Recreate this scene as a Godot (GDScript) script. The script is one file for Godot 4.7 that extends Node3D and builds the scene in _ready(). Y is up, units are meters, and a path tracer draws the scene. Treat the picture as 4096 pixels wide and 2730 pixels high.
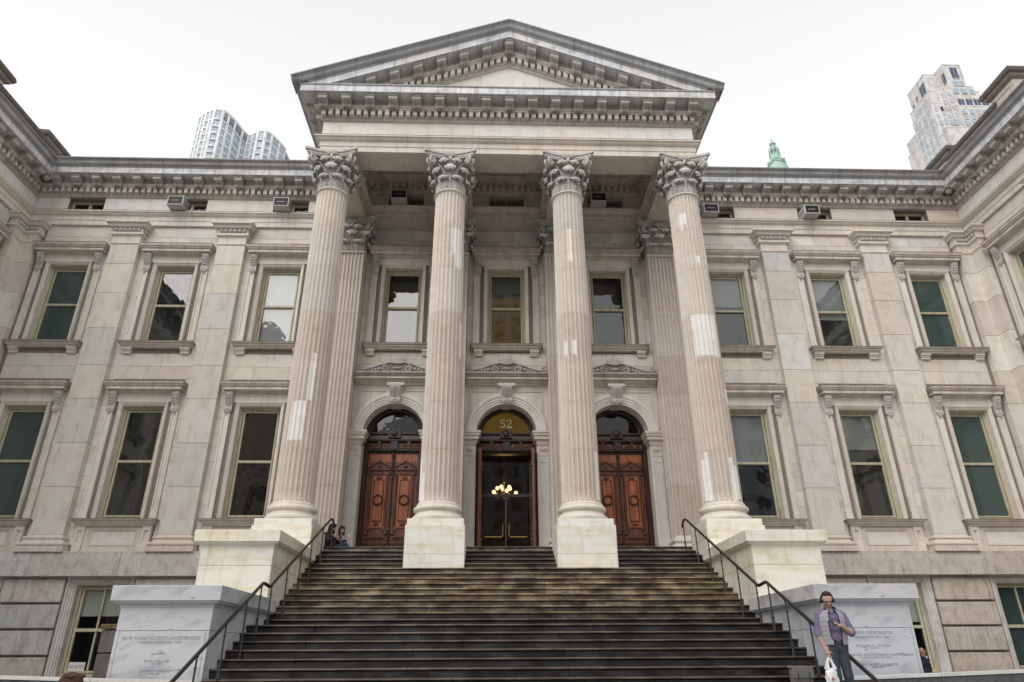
extends Node3D
# A columned marble courthouse seen from the foot of its stairs under an overcast sky.
# x right, y up, z towards the street; the wings' wall plane is z = 0. Units are metres.

const GY := -0.2
var rng := RandomNumberGenerator.new()
var M := {}
var names := {}
var court: Node3D
var loose_stones: Mb
var stone_count := 0

# ---------------------------------------------------------------- mesh builder
class Mb:
	var v := PackedVector3Array()
	var n := PackedVector3Array()
	var c := PackedColorArray()
	var k := Color(1, 1, 1)
	func tri(a: Vector3, b: Vector3, d: Vector3) -> void:
		var m := (b - a).cross(d - a)
		if m.length_squared() < 1e-16:
			return
		m = m.normalized()
		v.append(a); v.append(d); v.append(b)
		for i in 3:
			n.append(m); c.append(k)
	func quad(a: Vector3, b: Vector3, d: Vector3, e: Vector3) -> void:
		tri(a, b, d)
		tri(a, d, e)
	func trin(a: Vector3, b: Vector3, d: Vector3, na: Vector3, nb: Vector3, nd: Vector3) -> void:
		v.append(a); v.append(d); v.append(b)
		n.append(na); n.append(nd); n.append(nb)
		for i in 3:
			c.append(k)
	func box(p: Vector3, q: Vector3) -> void:
		var x0 := p.x; var y0 := p.y; var z0 := p.z
		var x1 := q.x; var y1 := q.y; var z1 := q.z
		quad(Vector3(x0, y0, z1), Vector3(x1, y0, z1), Vector3(x1, y1, z1), Vector3(x0, y1, z1))
		quad(Vector3(x1, y0, z0), Vector3(x0, y0, z0), Vector3(x0, y1, z0), Vector3(x1, y1, z0))
		quad(Vector3(x0, y0, z0), Vector3(x0, y0, z1), Vector3(x0, y1, z1), Vector3(x0, y1, z0))
		quad(Vector3(x1, y0, z1), Vector3(x1, y0, z0), Vector3(x1, y1, z0), Vector3(x1, y1, z1))
		quad(Vector3(x0, y1, z1), Vector3(x1, y1, z1), Vector3(x1, y1, z0), Vector3(x0, y1, z0))
		quad(Vector3(x0, y0, z0), Vector3(x1, y0, z0), Vector3(x1, y0, z1), Vector3(x0, y0, z1))
	func cbox(p: Vector3, q: Vector3, e: float) -> void: # box with chamfered edges
		var o := (p + q) / 2.0
		var h := (q - p) / 2.0
		e = minf(e, minf(h.x, minf(h.y, h.z)) * 0.9)
		var i := h - Vector3(e, e, e)
		for s in [-1.0, 1.0]:
			_f(o, Vector3(h.x * s, 0, 0), Vector3(0, i.y, 0), Vector3(0, 0, i.z) * s)
			_f(o, Vector3(0, h.y * s, 0), Vector3(0, 0, i.z), Vector3(i.x, 0, 0) * s)
			_f(o, Vector3(0, 0, h.z * s), Vector3(i.x, 0, 0), Vector3(0, i.y, 0) * s)
			for t in [-1.0, 1.0]:
				_e(o, Vector3(h.x * s, i.y * t, 0), Vector3(i.x * s, h.y * t, 0), Vector3(0, 0, i.z), s * t)
				_e(o, Vector3(0, h.y * s, i.z * t), Vector3(0, i.y * s, h.z * t), Vector3(i.x, 0, 0), s * t)
				_e(o, Vector3(i.x * t, 0, h.z * s), Vector3(h.x * t, 0, i.z * s), Vector3(0, i.y, 0), s * t)
				for u in [-1.0, 1.0]:
					var a := o + Vector3(h.x * s, i.y * t, i.z * u)
					var b := o + Vector3(i.x * s, h.y * t, i.z * u)
					var d := o + Vector3(i.x * s, i.y * t, h.z * u)
					if s * t * u > 0: tri(a, b, d)
					else: tri(a, d, b)
	func _f(o: Vector3, m: Vector3, a: Vector3, b: Vector3) -> void:
		quad(o + m - a - b, o + m + a - b, o + m + a + b, o + m - a + b)
	func _e(o: Vector3, a: Vector3, b: Vector3, l: Vector3, s: float) -> void:
		if s > 0: quad(o + a - l, o + b - l, o + b + l, o + a + l)
		else: quad(o + a + l, o + b + l, o + b - l, o + a - l)
	func slab(x0: float, x1: float, y0: float, y1: float, zb: float, z: float, e := 0.006) -> void: # front-facing stone
		var a := Vector3(x0 + e, y0 + e, z); var b := Vector3(x1 - e, y0 + e, z)
		var d := Vector3(x1 - e, y1 - e, z); var f := Vector3(x0 + e, y1 - e, z)
		var w := z - e * 0.8
		var A := Vector3(x0, y0, w); var B := Vector3(x1, y0, w); var D := Vector3(x1, y1, w); var F := Vector3(x0, y1, w)
		quad(a, b, d, f)
		quad(A, B, b, a); quad(B, D, d, b); quad(D, F, f, d); quad(F, A, a, f)
		var g := Vector3(0, 0, zb - w)
		quad(A + g, B + g, B, A); quad(B + g, D + g, D, B); quad(D + g, F + g, F, D); quad(F + g, A + g, A, F)
	func grid(P: Array, cu := false, cv := false) -> void: # rows i go up, columns j go right, seen from outside
		var R := P.size(); var C: int = P[0].size()
		var N := []
		for i in R:
			var row := PackedVector3Array()
			for j in C:
				var j0: int = (j - 1 + C) % C if cu else maxi(j - 1, 0)
				var j1: int = (j + 1) % C if cu else mini(j + 1, C - 1)
				var i0: int = (i - 1 + R) % R if cv else maxi(i - 1, 0)
				var i1: int = (i + 1) % R if cv else mini(i + 1, R - 1)
				var m: Vector3 = (P[i][j1] - P[i][j0]).cross(P[i1][j] - P[i0][j])
				row.append(m.normalized() if m.length_squared() > 1e-18 else Vector3.UP)
			N.append(row)
		for i in (R if cv else R - 1):
			var h := (i + 1) % R
			for j in (C if cu else C - 1):
				var g := (j + 1) % C
				trin(P[i][j], P[i][g], P[h][g], N[i][j], N[i][g], N[h][g])
				trin(P[i][j], P[h][g], P[h][j], N[i][j], N[h][g], N[h][j])
	func lathe(prof: Array, seg: int, o: Vector3, a0 := 0.0, a1 := TAU) -> void:
		for i in prof.size() - 1:
			var p: Vector2 = prof[i]; var q: Vector2 = prof[i + 1]
			var d := q - p
			if d.length_squared() < 1e-12:
				continue
			var m := Vector2(d.y, -d.x).normalized()
			for j in seg:
				var f := a0 + (a1 - a0) * j / seg; var g := a0 + (a1 - a0) * (j + 1) / seg
				var sf := Vector3(sin(f), 0, cos(f)); var sg := Vector3(sin(g), 0, cos(g))
				var up := Vector3(0, 1, 0)
				var nf := sf * m.x + up * m.y; var ng := sg * m.x + up * m.y
				var a := o + sf * p.x + up * p.y; var b := o + sg * p.x + up * p.y
				var e := o + sg * q.x + up * q.y; var h := o + sf * q.x + up * q.y
				trin(a, b, e, nf, ng, ng)
				trin(a, e, h, nf, ng, nf)
	func tube(pts: PackedVector3Array, rad: Array, sides := 6, flat := 1.0, side := Vector3.ZERO) -> void:
		var rows := []
		var u := side
		for i in pts.size():
			var d := (pts[mini(i + 1, pts.size() - 1)] - pts[maxi(i - 1, 0)]).normalized()
			if u == Vector3.ZERO:
				u = d.cross(Vector3.UP if absf(d.y) < 0.9 else Vector3.RIGHT)
			u = (u - d * u.dot(d)).normalized()
			var w := d.cross(u)
			var r: float = rad[mini(i, rad.size() - 1)]
			var row := PackedVector3Array()
			for j in sides:
				var f := TAU * j / sides
				row.append(pts[i] + u * cos(f) * r * flat + w * sin(f) * r)
			rows.append(row)
		grid(rows, true)
		for e in [0, pts.size() - 1]:
			for j in range(1, sides - 1):
				if e == 0: tri(rows[e][0], rows[e][j + 1], rows[e][j])
				else: tri(rows[e][0], rows[e][j], rows[e][j + 1])
	func ball(o: Vector3, r: Vector3, su := 8, sv := 6, b := Basis()) -> void:
		var rows := []
		for i in sv + 1:
			var t := PI * (float(i) / sv - 0.5) * 0.999
			var row := PackedVector3Array()
			for j in su:
				var f := TAU * j / su
				row.append(o + b * Vector3(r.x * cos(t) * sin(f), r.y * sin(t), r.z * cos(t) * cos(f)))
			rows.append(row)
		grid(rows, true)
	func sweep(prof: Array, path: Array, caps := true, closed := false) -> void: # moulding along a level path; out is to the path's right-hand front
		var N := path.size()
		var ms := []
		for i in N:
			var n0 := Vector2.ZERO; var n1 := Vector2.ZERO
			if i > 0 or closed:
				var d: Vector2 = (path[i] - path[(i - 1 + N) % N]).normalized()
				n0 = Vector2(-d.y, d.x)
			if i < N - 1 or closed:
				var d2: Vector2 = (path[(i + 1) % N] - path[i]).normalized()
				n1 = Vector2(-d2.y, d2.x)
			if n0 == Vector2.ZERO: ms.append(n1)
			elif n1 == Vector2.ZERO: ms.append(n0)
			else: ms.append((n0 + n1) / (1.0 + n0.dot(n1)))
		for i in (N if closed else N - 1):
			var j := (i + 1) % N
			strip(prof, path[i], path[j], ms[i], ms[j])
		if caps and not closed:
			cap(prof, path[0], ms[0], false)
			cap(prof, path[N - 1], ms[N - 1], true)
	func strip(prof: Array, a: Vector2, b: Vector2, ma: Vector2, mb: Vector2, y0 := 0.0, y1 := 0.0) -> void:
		for i in prof.size() - 1:
			var p: Vector2 = prof[i]; var q: Vector2 = prof[i + 1]
			quad(Vector3(a.x + ma.x * p.x, p.y + y0, a.y + ma.y * p.x), Vector3(b.x + mb.x * p.x, p.y + y1, b.y + mb.y * p.x),
				Vector3(b.x + mb.x * q.x, q.y + y1, b.y + mb.y * q.x), Vector3(a.x + ma.x * q.x, q.y + y0, a.y + ma.y * q.x))
	func cap(prof: Array, a: Vector2, m: Vector2, end: bool, y0 := 0.0) -> void:
		var poly := PackedVector2Array(prof)
		var low: float = prof[0].x
		for p in prof: low = minf(low, p.x)
		poly.append(Vector2(low, prof[-1].y)); poly.append(Vector2(low, prof[0].y))
		var t := Geometry2D.triangulate_polygon(poly)
		for i in range(0, t.size(), 3):
			var w := []
			for j in 3:
				var p := poly[t[i + j]]
				w.append(Vector3(a.x + m.x * p.x, p.y + y0, a.y + m.y * p.x))
			var nn: Vector3 = (w[1] - w[0]).cross(w[2] - w[0])
			var want := Vector3(m.y, 0, -m.x) * (1.0 if end else -1.0)
			if nn.dot(want) > 0: tri(w[0], w[1], w[2])
			else: tri(w[0], w[2], w[1])
	func extrude(poly: PackedVector2Array, z0: float, z1: float) -> void: # counter-clockwise outline in xy
		var t := Geometry2D.triangulate_polygon(poly)
		for i in range(0, t.size(), 3):
			var a := poly[t[i]]; var b := poly[t[i + 1]]; var d := poly[t[i + 2]]
			if (b - a).cross(d - a) < 0:
				var s := b; b = d; d = s
			tri(Vector3(a.x, a.y, z1), Vector3(b.x, b.y, z1), Vector3(d.x, d.y, z1))
			tri(Vector3(a.x, a.y, z0), Vector3(d.x, d.y, z0), Vector3(b.x, b.y, z0))
		for i in poly.size():
			var a := poly[i]; var b := poly[(i + 1) % poly.size()]
			quad(Vector3(a.x, a.y, z0), Vector3(b.x, b.y, z0), Vector3(b.x, b.y, z1), Vector3(a.x, a.y, z1))
	func frame(x0: float, x1: float, y0: float, y1: float, prof: Array, bottom := false) -> void: # moulding (out from the opening, z) round an opening
		for i in prof.size() - 1:
			var p: Vector2 = prof[i]; var q: Vector2 = prof[i + 1]
			var pb := p.x if bottom else 0.0
			var qb := q.x if bottom else 0.0
			var A := [Vector3(x0 - p.x, y0 - pb, p.y), Vector3(x0 - p.x, y1 + p.x, p.y), Vector3(x1 + p.x, y1 + p.x, p.y), Vector3(x1 + p.x, y0 - pb, p.y)]
			var B := [Vector3(x0 - q.x, y0 - qb, q.y), Vector3(x0 - q.x, y1 + q.x, q.y), Vector3(x1 + q.x, y1 + q.x, q.y), Vector3(x1 + q.x, y0 - qb, q.y)]
			for j in (4 if bottom else 3):
				var g := (j + 1) % 4
				quad(A[j], A[g], B[g], B[j])
	func ring(o: Vector2, r: float, prof: Array, seg: int, a0 := 0.0, a1 := PI) -> void: # moulding (out, z) round an arch
		for i in prof.size() - 1:
			var p: Vector2 = prof[i]; var q: Vector2 = prof[i + 1]
			for j in seg:
				var f := a0 + (a1 - a0) * j / seg; var g := a0 + (a1 - a0) * (j + 1) / seg
				quad(Vector3(o.x + (r + p.x) * cos(g), o.y + (r + p.x) * sin(g), p.y), Vector3(o.x + (r + p.x) * cos(f), o.y + (r + p.x) * sin(f), p.y),
					Vector3(o.x + (r + q.x) * cos(f), o.y + (r + q.x) * sin(f), q.y), Vector3(o.x + (r + q.x) * cos(g), o.y + (r + q.x) * sin(g), q.y))
	func add(o: Mb, t: Transform3D) -> void:
		var flip := t.basis.determinant() < 0
		var nb := t.basis.inverse().transposed()
		for i in range(0, o.v.size(), 3):
			for j in ([0, 2, 1] if flip else [0, 1, 2]):
				v.append(t * o.v[i + j]); n.append((nb * o.n[i + j]).normalized()); c.append(o.c[i + j])
	func mesh() -> ArrayMesh:
		var a := []
		a.resize(Mesh.ARRAY_MAX)
		a[Mesh.ARRAY_VERTEX] = v; a[Mesh.ARRAY_NORMAL] = n; a[Mesh.ARRAY_COLOR] = c
		var m := ArrayMesh.new()
		if v.size(): m.add_surface_from_arrays(Mesh.PRIMITIVE_TRIANGLES, a)
		return m

# ---------------------------------------------------------------- small helpers
func ovo(a: Vector2, b: Vector2, s := 4) -> Array:
	var r := []
	for i in s + 1:
		var t := PI / 2 * i / s
		r.append(a + Vector2((b.x - a.x) * sin(t), (b.y - a.y) * (1 - cos(t))))
	return r
func cav(a: Vector2, b: Vector2, s := 4) -> Array:
	var r := []
	for i in s + 1:
		var t := PI / 2 * i / s
		r.append(a + Vector2((b.x - a.x) * (1 - cos(t)), (b.y - a.y) * sin(t)))
	return r
func tor(a: Vector2, b: Vector2, bulge: float, s := 8) -> Array:
	var r := []
	for i in s + 1:
		var t := PI * i / s
		r.append(a.lerp(b, (1 - cos(t)) / 2) + Vector2(bulge * sin(t), 0))
	return r
func V2(x: float, y: float) -> Vector2: return Vector2(x, y)
func num(called: String) -> String:
	var i: int = names.get(called, 0)
	names[called] = i + 1
	return called if i == 0 else "%s_%03d" % [called, i]
func tone(c: Color, amount := 0.06, warm := 0.03) -> Color:
	var f := 1.0 + rng.randf_range(-amount, amount)
	var w := rng.randf_range(-warm, warm)
	return Color(c.r * f * (1 + w), c.g * f, c.b * f * (1 - w * 1.4))
func stone_tone() -> Color: # the mixed marbles of the walls
	var r := rng.randf()
	if r < 0.54: return tone(C.cream, 0.06, 0.02)
	if r < 0.68: return tone(C.pink.lerp(C.cream, 0.3), 0.06, 0.02)
	if r < 0.84: return tone(C.grey, 0.06, 0.02)
	if r < 0.95: return tone(C.light, 0.05)
	return tone(C.yellow, 0.05)
func put(called: String, mb: Variant, m: Material, parent: Node, at := Transform3D()) -> MeshInstance3D:
	var o := MeshInstance3D.new()
	o.mesh = mb.mesh() if mb is Mb else mb
	o.material_override = m
	o.name = called
	o.transform = at
	parent.add_child(o, true)
	return o
func node(called: String, parent: Node, at := Transform3D()) -> Node3D:
	var o := Node3D.new()
	o.name = called
	o.transform = at
	parent.add_child(o, true)
	return o
func tag(o: Node, label: String, category: String, group := "") -> void:
	o.set_meta("label", label)
	o.set_meta("category", category)
	if group: o.set_meta("group", group)
func thing(called: String, label: String, category: String, at := Transform3D(), group := "") -> Node3D:
	var o := node(num(called), self, at)
	tag(o, label, category, group)
	return o
func T(x: float, y: float, z: float, turn := 0.0) -> Transform3D:
	return Transform3D(Basis(Vector3.UP, turn), Vector3(x, y, z))
func stone_piece(called: String, mb: Mb, parent: Node, m: Material) -> void: # the first 300 stones are parts, the rest one mass
	stone_count += 1
	if stone_count <= 300:
		put(called, mb, m, parent)
	else:
		loose_stones.add(mb, (parent as Node3D).transform if parent != court else Transform3D())

# ---------------------------------------------------------------- materials
var C := {
	"cream": Color(0.725, 0.682, 0.615), "pink": Color(0.665, 0.598, 0.54), "flute": Color(0.46, 0.355, 0.295), "grey": Color(0.645, 0.63, 0.605), "light": Color(0.765, 0.74, 0.695), "yellow": Color(0.71, 0.67, 0.59),
	"brown": Color(0.45, 0.40, 0.355), "grime_shade": Color(0.25, 0.215, 0.185), "dark": Color(0.03, 0.028, 0.026), "corona": Color(0.70, 0.71, 0.73), "sima": Color(0.42, 0.425, 0.435),
}
func seamless(w: int, h: int, freq: float, oct: int, sd: int, ridged := false) -> PackedByteArray:
	var f := FastNoiseLite.new()
	f.seed = sd
	f.frequency = freq
	f.fractal_octaves = oct
	f.fractal_type = FastNoiseLite.FRACTAL_RIDGED if ridged else FastNoiseLite.FRACTAL_FBM
	var im := f.get_seamless_image(w, h, false, false, 0.12, true)
	im.convert(Image.FORMAT_L8)
	return im.get_data()
func stretched(w: int, h: int, sx: int, sy: int, freq: float, oct: int, sd: int, ridged := false) -> PackedByteArray:
	var d := seamless(w / sx, h / sy, freq, oct, sd, ridged)
	var im := Image.create_from_data(w / sx, h / sy, false, Image.FORMAT_L8, d)
	im.resize(w, h, Image.INTERPOLATE_CUBIC)
	return im.get_data()
# each layer: [bytes, low, high, colour multiplied in where the noise is high, shear]
func paint(w: int, h: int, layers: Array) -> ImageTexture:
	var out := PackedByteArray()
	out.resize(w * h * 3)
	for y in h:
		for x in w:
			var r := 1.0; var g := 1.0; var b := 1.0
			for l in layers:
				var d: PackedByteArray = l[0]
				var xx: int = (x + y * l[4]) % w if l[4] else x
				var t: float = (d[y * w + xx] / 255.0 - l[1]) / (l[2] - l[1])
				if t > 0.0:
					t = minf(t, 1.0)
					var q: Color = l[3]
					r *= 1.0 + (q.r - 1.0) * t; g *= 1.0 + (q.g - 1.0) * t; b *= 1.0 + (q.b - 1.0) * t
			var i := (y * w + x) * 3
			out[i] = int(clampf(r, 0, 1) * 255); out[i + 1] = int(clampf(g, 0, 1) * 255); out[i + 2] = int(clampf(b, 0, 1) * 255)
	return ImageTexture.create_from_image(Image.create_from_data(w, h, false, Image.FORMAT_RGB8, out))
func mat(key: String, rough: float, tex: Texture2D = null, size := 3.0, col := Color(1, 1, 1), spec := 0.5) -> StandardMaterial3D:
	var m := StandardMaterial3D.new()
	m.resource_name = key
	m.albedo_color = col.linear_to_srgb()
	m.vertex_color_use_as_albedo = true
	m.roughness = rough
	m.metallic_specular = spec
	if tex:
		m.albedo_texture = tex
		m.uv1_triplanar = true
		m.uv1_world_triplanar = true
		m.uv1_scale = Vector3.ONE / size
	M[key] = m
	return m
func glass(key: String, col: Color, alpha: float, rough := 0.0) -> void:
	var m := mat(key, rough, null, 1, col)
	m.albedo_color.a = alpha
	m.transparency = BaseMaterial3D.TRANSPARENCY_ALPHA
	m.vertex_color_use_as_albedo = false
func wavy(key: String, tex: Texture2D, amount: float) -> void: # old glass is not quite flat
	var m: StandardMaterial3D = M[key]
	m.normal_enabled = true
	m.normal_texture = tex
	m.normal_scale = amount
	m.uv1_triplanar = true
	m.uv1_world_triplanar = true
	m.uv1_scale = Vector3.ONE / 2.3
func bump(m: StandardMaterial3D, tex: Texture2D, cm: float) -> void:
	m.heightmap_enabled = true
	m.heightmap_texture = tex
	m.heightmap_scale = cm
func materials() -> void:
	var s := 512
	var fine := seamless(s, s, 0.09, 3, 11)
	var blot := seamless(s, s, 0.012, 4, 12)
	var streak := stretched(s, s, 1, 8, 0.03, 4, 13)
	var pits := seamless(s, s, 0.16, 2, 14)
	var t_stone := paint(s, s, [[blot, 0.48, 0.95, Color(0.945, 0.93, 0.915), 0], [streak, 0.60, 0.92, Color(0.94, 0.93, 0.915), 0], [fine, 0.5, 0.95, Color(0.95, 0.945, 0.94), 0], [pits, 0.78, 0.9, Color(0.84, 0.82, 0.80), 0]])
	bump(mat("stone", 0.8, t_stone, 4.2), t_stone, 0.8)
	var t_old := paint(s, s, [[blot, 0.42, 0.85, Color(0.90, 0.885, 0.87), 0], [streak, 0.55, 0.92, Color(0.91, 0.895, 0.88), 0], [fine, 0.45, 0.9, Color(0.92, 0.915, 0.91), 0]])
	bump(mat("weathered", 0.85, t_old, 3.1), t_old, 1.0)
	var rough_b := paint(s, s, [[blot, 0.42, 0.8, Color(0.92, 0.91, 0.90), 0], [fine, 0.4, 0.8, Color(0.90, 0.895, 0.89), 0], [pits, 0.70, 0.82, Color(0.74, 0.72, 0.70), 0], [streak, 0.52, 0.9, Color(0.88, 0.865, 0.85), 0]])
	bump(mat("ashlar", 0.88, rough_b, 3.4), rough_b, 1.6)
	var veinh := stretched(s, s, 8, 1, 0.03, 4, 21)
	var veinr := stretched(s, s, 4, 1, 0.02, 4, 22, true)
	var t_yel := paint(s, s, [[veinh, 0.50, 0.88, Color(0.965, 0.945, 0.88), 0], [veinr, 0.86, 0.98, Color(0.93, 0.90, 0.83), 0], [blot, 0.5, 0.85, Color(0.94, 0.93, 0.90), 0], [streak, 0.66, 0.95, Color(0.92, 0.90, 0.83), 0]])
	mat("yellow_marble", 0.6, t_yel, 3.7)
	var dv := stretched(s, s, 2, 1, 0.014, 5, 31, true)
	var cl := stretched(s, s, 2, 1, 0.012, 4, 32)
	var bits := stretched(s, s, 4, 1, 0.05, 2, 33)
	var t_grey := paint(s, s, [[cl, 0.52, 0.95, Color(0.86, 0.87, 0.89), 1], [dv, 0.88, 0.99, Color(0.82, 0.83, 0.85), 1], [bits, 0.82, 0.92, Color(0.70, 0.71, 0.74), 1], [fine, 0.5, 0.9, Color(0.96, 0.96, 0.965), 0]])
	mat("grey_marble", 0.55, t_grey, 2.6)
	var t_cor := paint(s, s, [[cl, 0.48, 0.88, Color(0.86, 0.86, 0.87), 1], [dv, 0.86, 0.98, Color(0.78, 0.78, 0.79), 1], [streak, 0.52, 0.85, Color(0.86, 0.85, 0.84), 0]])
	mat("cornice_marble", 0.6, t_cor, 4.6)
	var wet := stretched(s, s, 4, 2, 0.03, 4, 41)
	var sb := stretched(s, s, 2, 1, 0.012, 4, 42)
	var t_step := paint(s, s, [[wet, 0.42, 0.78, Color(0.62, 0.58, 0.54), 0], [sb, 0.48, 0.82, Color(0.66, 0.61, 0.56), 0], [fine, 0.4, 0.9, Color(0.84, 0.835, 0.83), 0]])
	bump(mat("step", 0.34, t_step, 3.3), t_step, 0.8)
	var gr := stretched(s, s, 1, 16, 0.06, 4, 51)
	var gr2 := stretched(s, s, 1, 8, 0.02, 3, 52)
	var t_wood := paint(s, s, [[gr, 0.4, 0.85, Color(0.80, 0.75, 0.70), 0], [gr2, 0.4, 0.85, Color(0.78, 0.70, 0.64), 0]])
	mat("wood", 0.36, t_wood, 1.6)
	mat("paint", 0.55, paint(s, s, [[fine, 0.5, 0.95, Color(0.9, 0.88, 0.84), 0], [streak, 0.55, 0.9, Color(0.82, 0.78, 0.66), 0]]), 2.0)
	mat("plain", 0.75)
	mat("satin", 0.4)
	mat("cloth", 0.95, paint(s, s, [[fine, 0.4, 0.9, Color(0.84, 0.84, 0.84), 0]]), 0.5)
	mat("metal", 0.35, null, 1, Color(1, 1, 1), 0.6).metallic = 0.6
	mat("copper", 0.7, paint(s, s, [[blot, 0.4, 0.8, Color(0.78, 0.86, 0.82), 0], [streak, 0.5, 0.9, Color(0.70, 0.78, 0.75), 0]]), 9.0)
	mat("tower", 0.6, paint(s, s, [[blot, 0.45, 0.8, Color(0.90, 0.89, 0.88), 0], [streak, 0.5, 0.9, Color(0.92, 0.91, 0.90), 0]]), 30.0)
	mat("ground", 0.85, rough_b, 4.0)
	glass("pane", Color(0.010, 0.016, 0.018), 0.12)
	glass("pane_green", Color(0.075, 0.118, 0.114), 0.55)  # the teal reflection in the end windows is put into the glass colour
	glass("pane_far", Color(0.33, 0.46, 0.55), 0.85, 0.08)
	glass("pane_navy", Color(0.05, 0.07, 0.13), 0.9, 0.08)
	glass("door_glass", Color(0.02, 0.02, 0.02), 0.1)
	var wave := Image.create_from_data(s, s, false, Image.FORMAT_L8, seamless(s, s, 0.011, 2, 61))
	wave.convert(Image.FORMAT_RGBA8)
	wave.bump_map_to_normal_map(6.0)
	var wt := ImageTexture.create_from_image(wave)
	wavy("pane", wt, 0.035)
	wavy("pane_green", wt, 0.035)
	wavy("door_glass", wt, 0.035)
	var e := mat("globe", 0.4, null, 1, Color(1, 0.85, 0.55))
	e.emission_enabled = true
	e.emission = Color(1.0, 0.84, 0.60)
	e.emission_energy_multiplier = 1.3
	var o := mat("lit_room", 0.9, null, 1, Color(0.20, 0.155, 0.03))
	o.emission_enabled = true
	o.emission = Color(0.33, 0.245, 0.055)
	o.emission_energy_multiplier = 0.55

# ---------------------------------------------------------------- courthouse: orders and windows
const Y_ARCH := 18.78      # underside of the architrave
const BAYS := [9.55, 14.01, 18.47]
const COLS := [-6.557, -2.186, 2.186, 6.557]

func arch_prof() -> Array:
	return [V2(-0.14, 18.78), V2(0, 18.78), V2(0, 19.0), V2(0.03, 19.015), V2(0.03, 19.23)] + ovo(V2(0.05, 19.24), V2(0.16, 19.34)) + [V2(0.22, 19.35), V2(0.22, 19.42), V2(0.20, 19.425), V2(0, 19.45)]
func bed_prof() -> Array:
	return [V2(0, 20.18)] + ovo(V2(0.01, 20.18), V2(0.10, 20.28)) + [V2(0.12, 20.285), V2(0.12, 20.545), V2(0.31, 20.55), V2(0.31, 20.61)] + ovo(V2(0.31, 20.61), V2(0.36, 20.68)) + [V2(0.37, 20.70), V2(0.28, 20.72), V2(0.28, 20.93)] + ovo(V2(0.28, 20.93), V2(0.34, 20.985))
func corona_prof() -> Array:
	return [V2(0.34, 20.985), V2(0.74, 20.985), V2(0.745, 20.965), V2(0.80, 20.965), V2(0.80, 21.25)]
func crown_prof() -> Array:
	return [V2(0.80, 21.25), V2(0.83, 21.255), V2(0.84, 21.28), V2(0.84, 21.31)]
func sima_prof() -> Array:
	return [V2(0.84, 21.31)] + ovo(V2(0.86, 21.31), V2(0.98, 21.41), 5) + cav(V2(0.98, 21.41), V2(1.09, 21.51), 5) + [V2(1.12, 21.515), V2(1.12, 21.555), V2(0.2, 21.60)]

# one straight run of mouldings cut into stones; y0, y1 raise the two ends for a raking run
func run(called: String, prof: Array, a: Vector2, b: Vector2, ma: Vector2, mb_: Vector2, parent: Node3D, m: Material, col: Color, piece := 2.6, var_ := 0.06, y0 := 0.0, y1 := 0.0) -> void:
	var L := a.distance_to(b)
	var n := maxi(1, roundi(L / piece))
	var d := (b - a) / L
	var nn := V2(-d.y, d.x)
	var s := 0.0
	for i in n:
		var e := L if i == n - 1 else L * (i + 1) / n + rng.randf_range(-0.25, 0.25) * piece * 0.4
		var mb := Mb.new()
		mb.k = tone(col, var_)
		var g0 := 0.0 if i == 0 else 0.006
		var g1 := 0.0 if i == n - 1 else 0.006
		var m0 := ma if i == 0 else nn
		var m1 := mb_ if i == n - 1 else nn
		mb.strip(prof, a + d * (s + g0), a + d * (e - g1), m0, m1, lerpf(y0, y1, (s + g0) / L), lerpf(y0, y1, (e - g1) / L))
		if i > 0: mb.cap(prof, a + d * (s + g0), m0, false, lerpf(y0, y1, s / L))
		if i < n - 1: mb.cap(prof, a + d * (e - g1), m1, true, lerpf(y0, y1, e / L))
		put(called, mb, m, parent)
		s = e

func modillion_mesh(slope := 0.0) -> Mb: # at x = 0, out = +z, world heights
	var mb := Mb.new()
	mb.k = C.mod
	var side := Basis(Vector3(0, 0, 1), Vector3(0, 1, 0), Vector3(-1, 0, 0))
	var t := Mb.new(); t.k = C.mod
	var poly := PackedVector2Array([V2(0.27, 20.90), V2(0.27, 20.60), V2(0.31, 20.55), V2(0.38, 20.54), V2(0.44, 20.58), V2(0.47, 20.66), V2(0.52, 20.71), V2(0.58, 20.72), V2(0.64, 20.74), V2(0.68, 20.77), V2(0.69, 20.83), V2(0.68, 20.90)])
	t.extrude(poly, -0.17, 0.17)
	mb.add(t, Transform3D(side, Vector3.ZERO))
	mb.box(Vector3(-0.2, 20.89, 0.2), Vector3(0.2, 20.935, 0.72))
	mb.box(Vector3(-0.225, 20.935, 0.2), Vector3(0.225, 20.984, 0.74))
	# acanthus leaf on the underside
	mb.k = C.mod2
	for q in [-0.1, 0.0, 0.1]:
		mb.tube(PackedVector3Array([Vector3(q * 0.5, 20.56, 0.50), Vector3(q * 1.1, 20.535, 0.42), Vector3(q * 1.2, 20.53, 0.34), Vector3(q, 20.58, 0.29)]), [0.012, 0.035, 0.04, 0.03], 5)
		mb.ball(Vector3(q * 0.9, 20.69, 0.54), Vector3(0.035, 0.03, 0.07), 6, 4)
	for s in [-1.0, 1.0]:
		mb.ball(Vector3(0.172 * s, 20.64, 0.37), Vector3(0.012, 0.07, 0.07), 7, 4)
		mb.ball(Vector3(0.172 * s, 20.79, 0.63), Vector3(0.012, 0.045, 0.045), 7, 4)
	if slope != 0.0:
		var sh := Mb.new()
		sh.add(mb, Transform3D(Basis(Vector3(1, slope, 0), Vector3(0, 1, 0), Vector3(0, 0, 1)), Vector3.ZERO))
		return sh
	return mb

func along(a: Vector2, b: Vector2, s: float, y := 0.0) -> Transform3D: # +z points out of the run
	var d := (b - a).normalized()
	return Transform3D(Basis(Vector3(d.x, 0, d.y), Vector3.UP, Vector3(-d.y, 0, d.x)), Vector3(a.x + d.x * s, y, a.y + d.y * s))

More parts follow.
